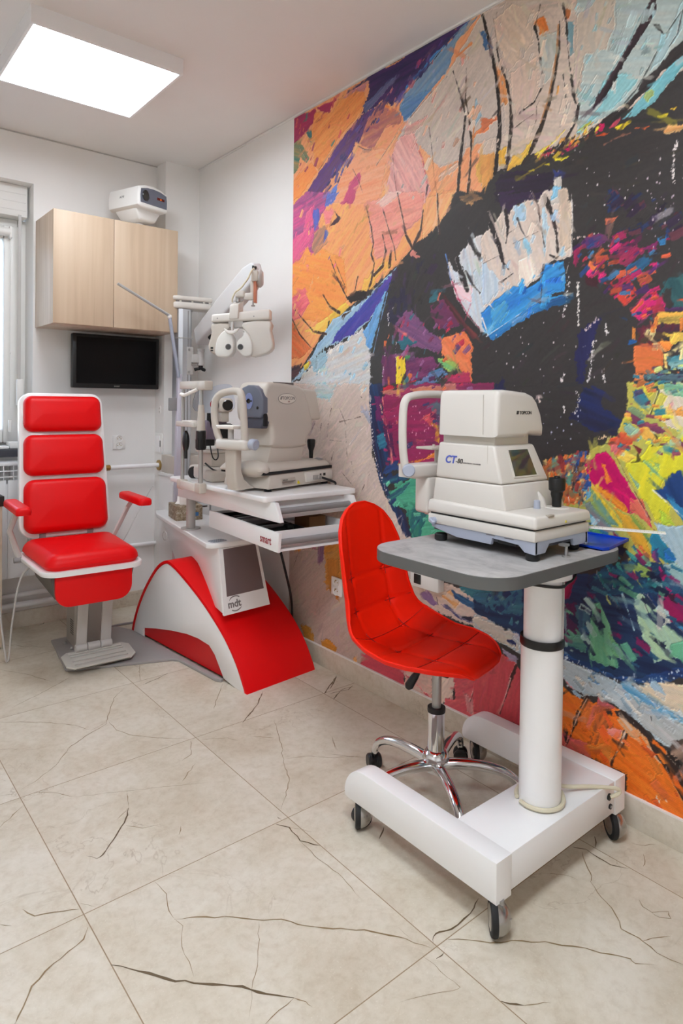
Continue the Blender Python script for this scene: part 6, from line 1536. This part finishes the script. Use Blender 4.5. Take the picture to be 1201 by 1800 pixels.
b = MB(); b.box(-.14, .11, -.105, .088, .80, .818, .002); b.done('top', WHITE, sh)
b = MB(); b.box(-.12, .09, .07, .085, 0, .80); b.done('back', WHITE, sh)
for z in (.62, .3): MB().box(-.12, .09, -.10, .07, z, z+.015).done('shelf', WHITE, sh)
MB().box(-.12, .09, -.10, -.088, 0, .612).done('front', WHITE, sh)
for (x0, x1, m_, nm, lb) in ((1.69, 1.75, RED, 'red_card', 'red card lying on the white corner shelf'), (1.755, 1.83, mat('green_card', (40, 96, 60), .5), 'green_card', 'green card lying on the white corner shelf')):
    o = MB().box(x0, x1, 3.58, 3.68, .6352, .6382).done(nm, m_); tag(o, lb, 'card')
pu = thing('power_unit', 'small cream power supply box on the white corner shelf', 'power supply', (1.765, 3.645, .8185))
MB().box(-.095, .12, -.09, .085, 0, .105, .004).done('case', CREAM, pu)
MB().box(-.085, -.04, -.0915, -.089, .03, .07).done('label', PAPER, pu)
b = MB(); b.box(-.025, .0, -.0935, -.089, .02, .052, .001); b.done('switch', BLACK, pu)
b = MB(); b.box(-.08, -.02, -.0915, -.089, .082, .087); b.done('slot', INK, pu)
# ---------------------------------------------------------------- instrument table on castors
def concrete():
    m = bpy.data.materials.new('concrete_laminate'); m.use_nodes = True; nt = m.node_tree; b_ = nt.nodes['Principled BSDF']; b_.inputs['Roughness'].default_value = .5
    tc = nt.nodes.new('ShaderNodeTexCoord'); n = nt.nodes.new('ShaderNodeTexNoise'); n.inputs['Scale'].default_value = 7; n.inputs['Detail'].default_value = 9; n.inputs['Roughness'].default_value = .7; n.inputs['Distortion'].default_value = .5
    mp = nt.nodes.new('ShaderNodeMapping'); mp.inputs['Scale'].default_value = (1.6, .9, 1); nt.links.new(tc.outputs['Object'], mp.inputs[0])
    r = nt.nodes.new('ShaderNodeValToRGB'); nt.links.new(mp.outputs[0], n.inputs['Vector']); nt.links.new(n.outputs['Fac'], r.inputs[0]); nt.links.new(r.outputs[0], b_.inputs['Base Color'])
    e = r.color_ramp.elements; e.new(.5); e[0].position = .33; e[2].position = .7
    for q, c_ in zip(e, ((138, 135, 134), (166, 163, 161), (188, 185, 183))): q.color = (*lin(c_), 1)
    return m
tx, ty = 1.55, 1.02
tb_ = thing('instrument_table', 'grey topped white column table on silver ball castors in the foreground', 'table', (tx, ty, 0))
def td(b, name, m, par=None, ang=40):
    bmesh.ops.transform(b.bm, matrix=Matrix.Translation((-tx, -ty, 0)), verts=list(b.bm.verts)); return b.done(name, m, par or tb_, ang)
out = rrect(1.222, 1.845, .925, 1.388, [.10, .10, .06, .10], 10)
b = MB(); b.prism(out, 'z', .8125, .8445, .0012, 1); td(b, 'table_top_edge', mat('dark_grey_edge', (92, 92, 90), .5), None, 30)
b = MB(); b.prism(rrect(1.2225, 1.8445, .9255, 1.3875, [.10, .10, .06, .10], 10), 'z', .8440, .8452); td(b, 'table_top', concrete(), None, 30)
b = MB(); b.cyl((tx, ty, .79), (tx, ty, .8125), .075); b.box(tx-.12, tx+.12, ty-.05, ty+.05, .80, .8125, .002); td(b, 'top_plate', WPOWD)
b = MB(); b.cyl((tx, ty, .60), (tx, ty, .80), .0495, seg=48); td(b, 'inner_tube', WPOWD)
b = MB(); b.box(tx+.022, tx+.025, ty-.0497, ty-.042, .62, .80); td(b, 'slide_groove', LGREY)
b = MB(); b.cyl((tx, ty, .175), (tx, ty, .605), .0555, seg=48); oc = td(b, 'outer_tube', WHITE)
b = MB(); b.cyl((tx+.03, ty-.0455, .587), (tx+.0315, ty-.0475, .587), .0035, seg=12); td(b, 'set_screw', BLACK, oc)
b = MB(); b.lathe([(.050, .606), (.0515, .624), (.0575, .626), (.0585, .622), (.0585, .606), (.057, .603), (.050, .603)], seg=48, mx=Matrix.Translation((tx, ty, 0))); td(b, 'collar', BLACK)
def beam(x0, x1, ye, name):
    P = [(.935, .08), (.935, .18)] + [(ye-.085+.085*math.sin(R(a)), .095+.085*math.cos(R(a))) for a in range(0, 91, 10)] + [(ye-.004, .083), (ye-.012, .08)]
    b = MB(); b.prism(P, 'x', x0, x1, .003); return td(b, name, WHITE, None, 30)
beam(1.252, 1.312, 1.49, 'left_beam'); beam(1.797, 1.853, 1.50, 'right_beam')
b = MB(); b.box(1.312, 1.797, .938, 1.106, .088, .178, .002); cb = td(b, 'cross_box', WHITE)
b = MB()
b.cyl((1.765, .9385, .145), (1.765, .934, .145), .0095); b.cyl((1.772, .9385, .115), (1.772, .934, .115), .0075); td(b, 'grommet', BLACK, cb)
b = MB(); b.cyl((1.772, .934, .115), (1.772, .932, .115), .0035, seg=10); td(b, 'grommet_pin', STEEL, cb)
cab_pts = [(tx+.061*math.cos(R(a)), ty+.061*math.sin(R(a)), .186+.012*math.sin(R(a*1.0))*0+(.02 if 20 < a < 80 else 0)) for a in range(40, 401, 15)]
b = MB(); b.tube(smoothpts([(tx+.0615*math.cos(R(a)), ty+.0615*math.sin(R(a)), .1865+.014*max(0, math.cos(R(a-20)))) for a in range(-200, 160, 20)], 4)+[], .0058, 8)
b.tube(smoothpts([(tx+.061, ty-.01, .203), (1.64, .99, .195), (1.71, .955, .186), (1.775, .922, .172), (1.785, .917, .163), (1.778, .92, .155), (1.765, .933, .147)], 6), .0055, 8); td(b, 'mains_cable', WIRE)
for x, y, az in ((1.262, .950, -44), (1.268, 1.445, -40), (1.812, .955, -38), (1.82, 1.46, -36)):
    c = Vector((x, y, .041)); mz = Matrix.Translation(c) @ Matrix.Rotation(R(az), 4, 'Z')
    tl = rot_at((0, 0, 0), 'X', -9); 
    b = MB(); b.lathe([(0, -.010), (.036, -.010), (.040, -.007), (.041, 0), (.040, .006), (.036, .008), (0, .008)], seg=36, mx=mz @ Matrix.Rotation(R(-90), 4, 'Y')); ca = td(b, 'castor_tyre', BLACKM)
    b = MB(); b.lathe([(0, .042)]+[(.0385*math.sin(R(a)), .006+.036*math.cos(R(a))) for a in range(6, 91, 7)]+[(0, .006)], seg=36, mx=mz @ Matrix.Rotation(R(90), 4, 'Y')); td(b, 'castor_shell', CASTM, ca)
    b = MB(); b.lathe([(0, .010)]+[(.030*math.sin(R(a)), .006+.005*math.cos(R(a))) for a in range(6, 91, 7)]+[(0, .008)], seg=36, mx=mz @ Matrix.Rotation(R(-90), 4, 'Y')); td(b, 'castor_hood', CASTM, ca)
    b = MB(); v = mz @ Vector((.030, -.012, .004)); b.box(v.x-.006, v.x+.006, v.y-.009, v.y-.001, v.z-.006, v.z+.006, .001); td(b, 'castor_brake', CHROME, ca)
    b = MB(); v = mz @ Vector((.016, .0, 0)); b.cyl((v.x, v.y, .07), (v.x, v.y, .085), .009); td(b, 'castor_stem', STEEL, ca)
b = MB(); b.tube(smoothpts([(1.42, 1.02, .808), (1.45, 1.00, .790), (1.49, .99, .778), (1.545, .965, .770), (1.61, .985, .765), (1.655, .99, .775), (1.69, 1.0, .81)], 6), .0042, 8); td(b, 'under_cable', BLACK)
b = MB(); b.box(1.40, 1.46, 1.02, 1.06, .796, .8125, .002); td(b, 'under_bracket', mat('bracket_cream', (206, 196, 170), .5))
# ---------------------------------------------------------------- tonometer on the table
ct = thing('tonometer', 'ivory tonometer with a joystick and small screen standing on the grey table', 'tonometer', (1.575, 1.16, .8452))
def cd(b, name, m, par=None, ang=40):
    bmesh.ops.transform(b.bm, matrix=Matrix.Translation((-1.575, -1.16, -.8452)), verts=list(b.bm.verts)); return b.done(name, m, par or ct, ang)
CT0 = Matrix.Translation((-1.575, -1.16, -.8452))
for x, y in ((1.47, 1.0), (1.682, 1.015), (1.682, 1.30), (1.468, 1.315)):
    b = MB(); b.cyl((x, y, .8453), (x, y, .866), .0185, bev=.003); cd(b, 'rubber_foot', BLACKM)
# blue-grey chassis: side and front skirts with cut-outs
sk = [(.980, .8995), (.980, .866), (.998, .866), (1.02, .885), (1.09, .885), (1.105, .866), (1.21, .868), (1.335, .876), (1.34, .8995)]
sk2 = [(.980, .912), (.980, .864), (1.012, .866), (1.03, .882), (1.115, .886), (1.12, .868), (1.24, .868), (1.336, .885), (1.336, .893), (1.285, .896), (1.22, .914)]
for x0, x1 in ((1.450, 1.462), (1.690, 1.702)):
    b = MB(); b.prism(sk2, 'x', x0, x1, .0015); cd(b, 'chassis_side', BGREY, None, 30)
b = MB(); b.prism([(1.452, .905), (1.452, .864), (1.497, .864), (1.515, .886), (1.628, .886), (1.636, .866), (1.70, .866), (1.70, .905)], 'y', .980, .992, .0015); cd(b, 'chassis_front', BGREY, None, 30)
b = MB(); b.box(1.46, 1.692, .99, 1.335, .876, .898); cd(b, 'chassis_floor', mat('chassis_dark', (70, 72, 80), .6))
b = MB(); b.box(1.455, 1.462, 1.04, 1.10, .875, .885); cd(b, 'rear_port', BLACK)
for y in (1.135, 1.075): MB().box(1.4495, 1.4502, y-.03, y, .8925, .8945).done('port_print', INKG, ct).location = (-1.575, -1.16, -.8452)
b = MB(); b.cyl((1.575, .968, .8453), (1.575, .968, .850), .010); b.cyl((1.575, .968, .85), (1.575, .968, .876), .0042); b.box(1.565, 1.585, .964, .985, .874, .880); cd(b, 'levelling_screw', STEEL)
# cream tray: skirt follows the same line
b = MB(); b.box(1.446, 1.706, .978, 1.348, .896, .9245, .004); b.prism([(.981, .898), (1.23, .898), (1.215, .909), (.981, .908)], 'x', 1.4465, 1.451); tray = cd(b, 'lower_tray', CREAM2)
b = MB(); b.box(1.45, 1.70, .985, 1.34, .9235, .9295); cd(b, 'slide_gap', BLACKM)
b = MB(); b.cyl((1.4465, 1.322, .905), (1.436, 1.322, .905), .010); b.hexa([(1.437, 1.312, .895), (1.437, 1.332, .907), (1.437, 1.329, .915), (1.437, 1.309, .903)], [(1.428, 1.314, .897), (1.428, 1.330, .907), (1.428, 1.328, .913), (1.428, 1.311, .903)], .0015); cd(b, 'lock_knob', BGREY)
b = MB(); b.hexa([(1.442, .972, .9285), (1.710, .972, .9285), (1.710, 1.352, .9285), (1.442, 1.352, .9285)], [(1.446, .976, .962), (1.706, .976, .958), (1.706, 1.35, .966), (1.446, 1.35, .966)], .009, 3); stg = cd(b, 'sliding_stage', CREAM2, None, 50)
b = MB(); b.prism([(1.575, .936), (1.583, .936), (1.579, .943)], 'y', .9715, .973); cd(b, 'warning_sticker', YEL, stg)
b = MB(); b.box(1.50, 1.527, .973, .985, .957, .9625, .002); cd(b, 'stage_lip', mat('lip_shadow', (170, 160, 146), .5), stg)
# body
b = MB(); b.hexa([(1.458, 1.078, .960), (1.700, 1.078, .960), (1.700, 1.343, .960), (1.458, 1.343, .960)], [(1.463, 1.095, 1.030), (1.688, 1.095, 1.030), (1.688, 1.338, 1.030), (1.463, 1.338, 1.030)], .006, 3); cd(b, 'lower_body', CREAM2, None, 50)
b = MB(); b.hexa([(1.463, 1.096, 1.031), (1.688, 1.096, 1.031), (1.688, 1.338, 1.031), (1.463, 1.338, 1.031)], [(1.470, 1.128, 1.136), (1.655, 1.128, 1.136), (1.655, 1.332, 1.136), (1.470, 1.332, 1.136)], .008, 3); ub = cd(b, 'upper_body', CREAM2, None, 50)
def bf(u, v, d):  # point on the slanted upper body front; u across, v up, d outwards
    x0 = 1.463+.007*v; x1 = 1.688-.033*v
    return (x0+(x1-x0)*u, 1.096+.032*v-d, 1.031+.105*v+.3*d)
def panel(uv, d0, d1, name, m, par):
    b = MB(); b.hexa([bf(u, v, d0) for u, v in uv], [bf(u, v, d1) for u, v in uv]); return cd(b, name, m, par)
panel([(.27, .14), (.80, .14), (.80, .90), (.27, .90)], -.002, .0015, 'screen_bezel', CREAM2, ub)
scr = panel([(.30, .18), (.765, .18), (.765, .86), (.30, .86)], .0012, .0022, 'screen', mat('grey_screen_glass', (58, 58, 56), .06, coat=.5), ub)
b = MB(); b.box(1.4665, 1.4672, 1.147, 1.1482, 1.03, 1.135); cd(b, 'panel_seam', CREAM, ub)
b = MB(); b.hexa([(1.482, 1.135, 1.13), (1.640, 1.135, 1.13), (1.64, 1.325, 1.13), (1.482, 1.325, 1.13)], [(1.482, 1.135, 1.165), (1.64, 1.135, 1.165), (1.64, 1.325, 1.165), (1.482, 1.325, 1.165)], .004); cd(b, 'neck', mat('neck_grey', (206, 200, 190), .45))
# head: outline across the machine, rounded right shoulder
hp = [(1.462, 1.158), (1.60, 1.156), (1.615, 1.164), (1.66, 1.163), (1.684, 1.158), (1.686, 1.185), (1.674, 1.222), (1.652, 1.258), (1.632, 1.275), (1.60, 1.284), (1.50, 1.290), (1.474, 1.287), (1.466, 1.272)]
b = MB(); b.prism(hp, 'y', 1.114, 1.330, .014, 4); hd2 = cd(b, 'head', CREAM2, None, 35)
b = MB(); b.box(1.4610, 1.4622, 1.160, 1.1612, 1.165, 1.275); cd(b, 'head_seam', CREAM, hd2)
text('TOPCON', .0135, 'brand_lettering', INK, hd2, CT0 @ face_mx((1.563, 1.1133, 1.222), (1, 0, 0), (0, 0, 1)), bold=.0002)
for k in range(2):
    b = MB(); x = 1.549+k*.0055; b.hexa([(x, 1.1133, 1.222), (x+.004, 1.1133, 1.222), (x+.0065, 1.1133, 1.232), (x+.0025, 1.1133, 1.232)], [(x, 1.1145, 1.222), (x+.004, 1.1145, 1.222), (x+.0065, 1.1145, 1.232), (x+.0025, 1.1145, 1.232)]); cd(b, 'brand_mark', INK, hd2)
sidem = lambda y, z: CT0 @ face_mx((1.4655, y, z), (0, -1, 0), (.0, 0, 1))
text('CT', .031, 'model_lettering', INKB, ub, sidem(1.302, 1.077), shear=.25, bold=.0008)
text('-80', .020, 'number_lettering', INK, ub, sidem(1.262, 1.078), shear=.25)
text('COMPUTERIZED TONOMETER', .0048, 'small_lettering', INKG, ub, sidem(1.236, 1.079))
b = MB(); b.lathe([(0, .955), (.024, .955), (.024, .960), (.0125, .962), (.0135, .985), (.017, .998), (.0165, 1.005), (.0225, 1.011), (.0235, 1.038), (.0215, 1.044), (.009, 1.045), (.008, 1.049), (0, 1.049)], mx=Matrix.Translation((1.648, 1.045, 0)), seg=32); cd(b, 'joystick', BLACK)
b = MB(); b.lathe([(0, .959), (.036, .959), (.032, .963), (0, .963)], mx=Matrix.Translation((1.648, 1.045, 0)), seg=32); cd(b, 'joystick_socket', CREAM2)
b = MB(); b.cyl((1.578, 1.062, .959), (1.578, 1.062, .985), .0095, .0085, bev=.002)
cd(b, 'dial', BGREY)
b = MB(); b.prism([(1.062, .96), (1.10, .96), (1.10, 1.005), (1.088, 1.003), (1.07, .985)], 'x', 1.618, 1.628, .003); b.prism([(1.055, .96), (1.10, .96), (1.10, 1.01), (1.08, 1.003), (1.062, .982)], 'x', 1.685, 1.703, .004); cd(b, 'guard', CREAM2)
# chin rest at the far end
b = MB(); Yc = 1.435
fr_ = [(1.437, Yc, 1.04), (1.425, Yc, 1.10), (1.421, Yc, 1.17), (1.424, Yc, 1.235), (1.436, Yc, 1.262), (1.462, Yc, 1.272), (1.52, Yc, 1.278), (1.60, Yc, 1.278), (1.70, Yc, 1.272), (1.728, Yc, 1.258), (1.738, Yc, 1.235), (1.740, Yc, 1.17), (1.735, Yc, 1.10), (1.722, Yc, 1.04)]
b.tube(smoothpts(fr_, 5), .0122, 12, sx=1.1); rf = cd(b, 'rest_frame', CREAM2, None, 60)
b = MB(); b.prism([(1.43, 1.022), (1.455, 1.018), (1.71, 1.018), (1.728, 1.022), (1.728, 1.062), (1.43, 1.062)], 'y', Yc-.03, Yc+.03, .010, 3); cd(b, 'rest_bar', CREAM2, None, 50)
b = MB(); b.cyl((1.437, Yc-.012, 1.045), (1.420, Yc-.030, 1.045), .0195, bev=.003)
cd(b, 'height_knob', BGREY)
b = MB(); b.box(1.505, 1.66, Yc-.03, Yc+.03, .905, 1.022, .012, 3); b.box(1.52, 1.645, 1.34, Yc, .900, .922, .004); cd(b, 'rest_column', CREAM2, None, 50)
b = MB(); b.box(1.51, 1.65, Yc-.04, Yc+.03, 1.105, 1.113, .003); b.cyl((1.54, Yc-.02, 1.113), (1.54, Yc-.02, 1.121), .0045, seg=10); b.cyl((1.58, Yc, 1.06), (1.58, Yc, 1.107), .010); cd(b, 'chin_cup', CREAM)
# blue tray and ruler beside it
bt = thing('blue_tray', 'blue plastic tray lying on the grey table beside the tonometer', 'tray', (1.78, 1.06, .8455))
b = MB(); P = [(1.718, .945), (1.744, .938), (1.912, .968), (1.905, 1.12), (1.718, 1.12)]; P = [(x-1.78, y-1.06) for x, y in P]
b.prism(P, 'z', 0, .003); b.done('tray_floor', BLUE, bt)
b = MB()
for (x0, y0), (x1, y1) in zip(P, P[1:]+P[:1]):
    d = Vector((x1-x0, y1-y0)).normalized(); n_ = Vector((-d.y, d.x))*.0035
    b.hexa([(x0, y0, 0), (x1, y1, 0), (x1+n_.x, y1+n_.y, 0), (x0+n_.x, y0+n_.y, 0)], [(x0, y0, .009), (x1, y1, .009), (x1+n_.x, y1+n_.y, .009), (x0+n_.x, y0+n_.y, .009)])
b.done('tray_rim', BLUE, bt)
rl = thing('white_ruler', 'white ruler with fine marks jutting past the right edge of the grey table', 'ruler', (1.80, .96, .906))
pA_, pB_ = Vector((1.725, 1.01, .9015)), Vector((1.828, .822, .901))
d = (pB_-pA_).normalized(); s_ = Vector((-d.y, d.x, 0)); org = Vector((1.80, .96, .906))
b = MB(); q = [pA_+s_*-.014, pA_+s_*.014, pB_+s_*.014, pB_+s_*-.014]; b.hexa([v-org for v in q], [v-org+Vector((0, 0, .004)) for v in q], .001); b.done('blade', WPLAS, rl)
b = MB(); L_ = (pB_-pA_).length
for k in range(1, 20):
    c = pA_+d*(L_*k/20); w_ = .0004; h_ = .006 if k % 5 else .010
    q = [c+s_*.013-d*w_, c+s_*.013+d*w_, c+s_*(.013-h_)+d*w_, c+s_*(.013-h_)-d*w_]; q = [c+s_*-.013-d*w_, c+s_*-.013+d*w_, c+s_*(-.013+h_)+d*w_, c+s_*(-.013+h_)-d*w_]
    b.hexa([v-org+Vector((0, 0, .0039)) for v in q], [v-org+Vector((0, 0, .0043)) for v in q])
b.done('scale_marks', INKG, rl)
# ---------------------------------------------------------------- red swivel stool
so = thing('swivel_stool', 'orange-red quilted bucket swivel stool with chrome star base', 'stool', (1.540, 1.388, 0), 12)
prof = smoothpts([(-.196, .452, 0), (-.213, .466, 0), (-.208, .484, 0), (-.175, .494, 0), (-.10, .494, 0), (0, .487, 0), (.09, .489, 0), (.155, .506, 0), (.200, .553, 0), (.222, .63, 0), (.238, .73, 0), (.252, .83, 0), (.262, .90, 0), (.266, .935, 0)], 8)
prof = [(p.x+.05, p.y-.012-.015*max(0, (p.y-.55)/.38)) for p in prof]
acc = [0.]
for a_, c_ in zip(prof, prof[1:]): acc.append(acc[-1]+math.dist(a_, c_))
S = acc[-1]
wk = [(0, .02), (.018, .066), (.045, .112), (.085, .155), (.135, .188), (.20, .210), (.28, .214), (.36, .217), (.43, .208), (.50, .192), (.60, .172), (.70, .168), (.78, .160), (.84, .142), (.885, .112), (.91, .078), (.928, .03)]
wk = [(a_*S/.928, c_) for a_, c_ in wk]
def interp(x, K):
    for (a_, u), (c_, v) in zip(K, K[1:]):
        if x <= c_: t = (x-a_)/(c_-a_) if c_ > a_ else 0; return u+(v-u)*t
    return K[-1][1]
curl = [(0, 0), (.1*S, .006), (.3*S, .02), (.45*S, .05), (.6*S, .055), (.8*S, .045), (S, .02)]
def at_s(s):
    i = min(max(0, next((k for k, v in enumerate(acc) if v > s), len(acc)-1)-1), len(prof)-2)
    t = (s-acc[i])/(acc[i+1]-acc[i]) if acc[i+1] > acc[i] else 0
    y = prof[i][0]+(prof[i+1][0]-prof[i][0])*t; z = prof[i][1]+(prof[i+1][1]-prof[i][1])*t
    a_, c_ = prof[max(i-1, 0)], prof[min(i+2, len(prof)-1)]; d = Vector((c_[0]-a_[0], c_[1]-a_[1])).normalized()
    return y, z, Vector((0, -d.y, d.x))
CX = .095
rows_btn = [S*k for k in (.185, .335, .465, .59, .72)]
def quilt(s, x):
    v = .0
    for cx_ in (-CX, CX): v -= .0042*math.exp(-((x-cx_)/.006)**2)
    for sb in rows_btn: v -= .0042*math.exp(-((s-sb)/.006)**2)
    for cx_ in (-CX, CX):
        for sb in rows_btn: v -= .008*math.exp(-(((x-cx_)**2+(s-sb)**2)/.018**2))
    v += .004*abs(math.cos(math.pi*(s-rows_btn[0])/(rows_btn[1]-rows_btn[0])/2+math.pi/2))
    return v
def sp(s, t, d=0.):
    y, z, n = at_s(s); w_ = interp(s, wk); x = w_*t
    # rounding: the outer part of a row lifts towards the sitter
    off = interp(s, curl)*abs(t)**2.4*min(1, w_/.17)
    p = Vector((x, y, z))+n*(off+d)
    return p
rings = []; NS, NT = 110, 44; edge = []
for i in range(NS+1):
    s = S*i/NS; row = []
    for j in range(NT+1):
        t = -1+2*j/NT; q = quilt(s, interp(s, wk)*t)*max(0, 1-abs(t)**10)*(1 if .03*S < s < .985*S else .2)
        row.append(sp(s, t, q+.004*(1-t**6)))
    for j in range(NT, -1, -4):
        t = -1+2*j/NT; row.append(sp(s, t*.985, -.012-.022*(1-abs(t)**3)*min(1, 6*i/NS+.2)*min(1, 6*(1-i/NS)+.2)))
    rings.append(row)
b = MB(); b.loft(rings); shell = b.done('seat_shell', ORED, so, 60)
edgeL = [sp(S*i/60, -1, 0) for i in range(61)]; edgeR = [sp(S*i/60, 1, 0) for i in range(61)]
b = MB(); b.tube(edgeL+[sp(S, t, 0) for t in (-.5, 0, .5)]+edgeR[::-1]+[sp(0, t, 0) for t in (.66, .33, 0, -.33, -.66)], .0038, 8, closed=True); b.done('edge_piping', ORED, shell, 60)
for cx_ in (-CX, CX):
    pts = [sp(s, cx_/max(interp(s, wk), CX+.001), .0006) for s in [S*(.06+.80*k/60) for k in range(61)]]
    b = MB(); b.tube(pts, .0011, 5); b.done('seam', STITCH, shell)
for sb in rows_btn:
    b = MB(); b.tube([sp(sb, -.96+1.92*k/30, .0008) for k in range(31)], .0011, 5); b.done('seam', STITCH, shell)
    for cx_ in (-CX, CX):
        y, z, n = at_s(sb); c = sp(sb, cx_/interp(sb, wk), -.006)
        b = MB(); q = n.to_track_quat('Z', 'Y').to_matrix().to_4x4(); q.translation = c
        b.lathe([(.0095, 0), (.0095, .0025), (.007, .0048), (0, .0058)], seg=16, mx=q); b.done('button', ORED, shell)
b = MB(); b.box(-.075, .075, -.08, .10, .433, .442, .003); b.cyl((0, 0, .41), (0, 0, .436), .03, .045); b.done('seat_plate', BLACK, so)
b = MB(); b.cyl((0, 0, .30), (0, 0, .434), .0145); b.done('gas_piston', STEEL, so)
b = MB(); b.lathe([(.0146, .300), (.028, .300), (.0285, .292), (.028, .286), (.0146, .286)], seg=32); b.done('piston_collar', BLACK, so)
b = MB(); b.lathe([(0, .14), (.0262, .14), (.0262, .287), (.012, .287)], seg=36); b.done('pedestal_tube', CHROME, so)
b = MB(); b.lathe([(.026, .168), (.031, .166), (.040, .152), (.042, .140), (.036, .132), (.030, .128), (.028, .098), (.022, .094), (0, .094)], seg=36); b.done('hub', CHROME, so)
b = MB(); b.tube([(-.015, .01, .428), (-.035, .035, .418), (-.042, .046, .405)], .005, 8); lv = b.done('height_lever', BLACK, so)
b = MB(); b.tube([(-.040, .044, .410), (-.047, .052, .395), (-.058, .066, .366), (-.061, .070, .358)], [.008, .012, .014, .008], 10, sx=1.0); b.done('lever_grip', BLACK, lv)
for k in range(5):
    a_ = R(83+72*k); u = Vector((math.cos(a_), math.sin(a_), 0))
    P = [u*.020+Vector((0, 0, .120)), u*.07+Vector((0, 0, .128)), u*.14+Vector((0, 0, .128)), u*.20+Vector((0, 0, .118)), u*.238+Vector((0, 0, .098)), u*.255+Vector((0, 0, .072)), u*.259+Vector((0, 0, .055))]
    b = MB(); b.tube(smoothpts(P, 5), [.0185-.0075*i/30 for i in range(31)], 14, sx=1.0); lg = b.done('leg', CHROME, so, 60)
    c = u*.262; w_ = Vector((math.cos(a_+R(60+35*k)), math.sin(a_+R(60+35*k)), 0))
    b = MB()
    for sgn in (-1, 1):
        p0 = c+w_*.006*sgn; p1 = c+w_*.023*sgn; b.cyl((p0.x, p0.y, .0255), (p1.x, p1.y, .0255), .025, bev=.004, seg=28)
    b.cyl((c.x-w_.x*.007, c.y-w_.y*.007, .0255), (c.x+w_.x*.007, c.y+w_.y*.007, .0255), .019); b.cyl((c.x, c.y, .03), (c.x, c.y, .058), .009); b.done('castor', BLACK, lg)
